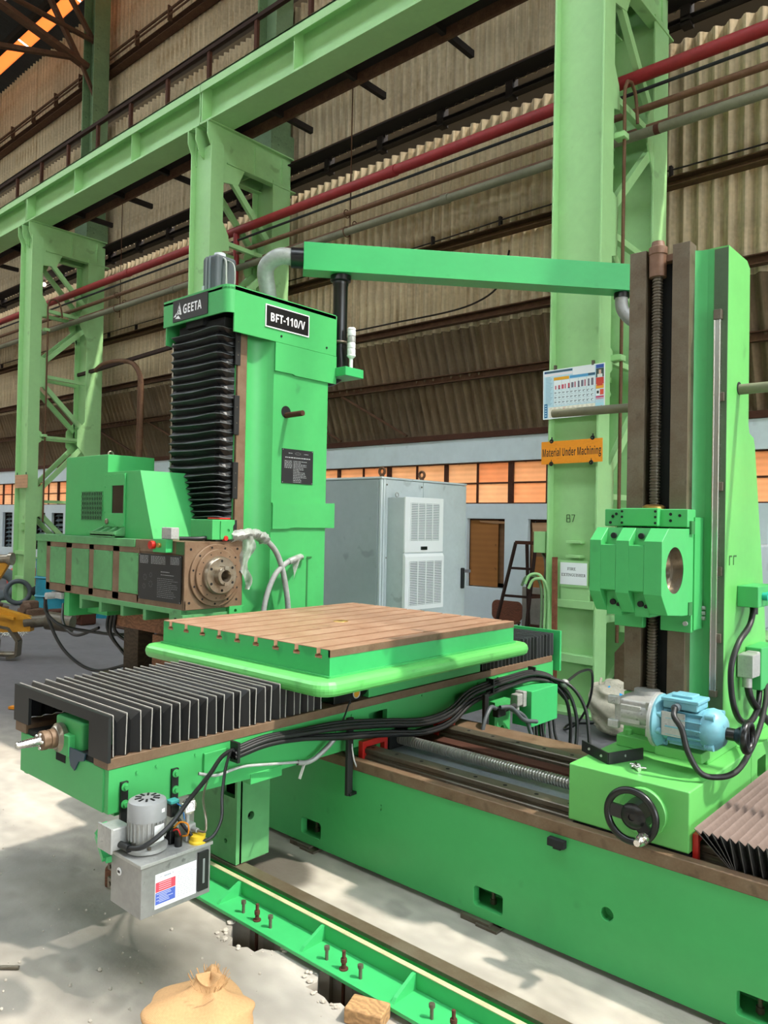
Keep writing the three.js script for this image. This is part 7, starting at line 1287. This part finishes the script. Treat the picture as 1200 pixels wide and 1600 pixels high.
// ------------------------------------------------------------------ floor pieces in front
{
  const w = thing('pale_wood_block', 'pale sawn wood block on the floor against the outrigger rail', 'wood block', [-1.66, 0, -1.83]);
  const g = new RoundedBoxGeometry(0.13, 0.05, 0.085, 1, 0.006); g.rotateY(0.35); g.translate(-1.66, 0.025, -1.84);
  part(w, 'block', g, woodPale);
  const w2 = thing('dark_wood_wedge', 'dark wood chunk on the floor behind the hydraulic tank', 'wood block', [-3.0, 0, -1.8]);
  const g2 = new RoundedBoxGeometry(0.16, 0.09, 0.12, 1, 0.012); g2.rotateY(0.7); g2.translate(-3.06, 0.045, -1.8);
  part(w2, 'block', g2, M('#7a4f36', { roughness: 0.9, map: woodT, size: 0.3 }));
  const or = thing('orange_chip', 'small orange offcut alone on the floor left of the saddle', 'offcut', [-6.9, 0, -3.05]);
  part(or, 'chip', bar([-6.5, 0.015, -2.72], [-6.38, 0.02, -2.78], 0.05, 0.02), orangeP);
  const sb = thing('steel_bar', 'short dark steel bar on the floor at the lower left edge', 'steel bar', [-2.78, 0, -1.17]);
  part(sb, 'bar', rod([-2.85, 0.008, -1.1], [-2.74, 0.008, -1.2], 0.007, 8), steelDark);
  // burlap bag: gathered neck at the top, frayed hem
  const b = thing('burlap_sack', 'tan burlap sack with frayed gathered neck at the lower edge', 'sack', [-1.92, 0, -1.3]);
  const sg = new THREE.SphereGeometry(1, 56, 40), p = sg.attributes.position;
  for (let i = 0; i < p.count; i++) {
    const x = p.getX(i), y = p.getY(i), z = p.getZ(i), a = Math.atan2(z, x), k = (y + 1) / 2;
    let r = k < 0.62 ? 0.16 * Math.sqrt(Math.max(0, 1 - Math.pow(Math.max(0, 1 - k / 0.35), 3))) : 0.16 - 0.115 * ss(0.62, 0.86, k);
    r *= 1 + 0.07 * Math.sin(a * 5 + k * 3) * ss(0.4, 0.8, k) + 0.1 * noise.noise(x * 2, y * 2.2, z * 2);
    if (k < 0.01 || k > 0.995) r = 0.001;
    const hgt = 0.24 * Math.pow(k, 0.85);
    p.setXYZ(i, Math.cos(a) * r + 0.03 * ss(0.6, 1, k), hgt + 0.012 * Math.sin(a * 3) * k, Math.sin(a) * r * 0.8 - 0.02 * ss(0.6, 1, k));
  }
  sg.computeVertexNormals(); sg.rotateY(0.7); sg.translate(-1.9, 0.003, -1.36);
  part(b, 'bag', sg, burlap);
  const fr = []; for (let i = 0; i < 36; i++) { const a = rnd() * 6.28; const cx = -1.9 + 0.03, cz2 = -1.375; fr.push(rod([cx + 0.05 * Math.cos(a), 0.235, cz2 + 0.045 * Math.sin(a)], [cx + 0.065 * Math.cos(a), 0.25 + rnd() * 0.015, cz2 + 0.06 * Math.sin(a)], 0.0013, 4)); }
  part(b, 'frayed_edge', fr, burlap, { kind: 'stuff' });
  // a worker half out of frame at the right edge
  const lamp = thing('bulb_lamp', 'small bare bulb glowing on the sheeting beyond the far left column', 'lamp', [-16.95, 6.7, -7.6]);
  const glow = M('#fff6ea', { emissive: hex('#fff1dc'), emissiveIntensity: 2 });
  part(lamp, 'bulb', new THREE.SphereGeometry(0.05, 14, 10).translate(-16.95, 6.75, -7.58), glow);
  part(lamp, 'cord', rod([-16.95, 6.8, -7.58], [-16.95, 7.4, -7.62], 0.008, 6), blackMat);
  const pl = new THREE.PointLight(hex('#ffe9cf'), 0.25); pl.name = 'bulb'; pl.position.set(-16.95, 6.75, -7.58); pl.castShadow = true; scene.add(pl);
  const cond = thing('bent_conduit', 'brown conduit bracket bent down behind the motor cover', 'conduit', [-11.9, 2.0, -7.3]);
  part(cond, 'conduit_run', [tube([[-13.8, 4.4, -7.2], [-13.5, 4.48, -7.2], [-12.85, 4.46, -7.2], [-12.45, 4.36, -7.2], [-12.2, 4.1, -7.2], [-12.15, 3.7, -7.2], [-12.18, 2.0, -7.2]], 0.045, 70, 8)], pipeBrown);
  part(cond, 'second_run', tube([[-12.32, 4.2, -7.25], [-12.32, 3.5, -7.25], [-12.34, 2.0, -7.25]], 0.03, 20, 7), pipeBrown);
  part(cond, 'angle_rail', bar([-14.6, 4.38, -7.2], [-11.0, 4.5, -7.2], 0.06, 0.06), rustDark);
}
// ------------------------------------------------------------------ finish
scene.traverse((o) => { if (o.isMesh) { o.castShadow = true; o.receiveShadow = true; } });
renderer.render(scene, camera);
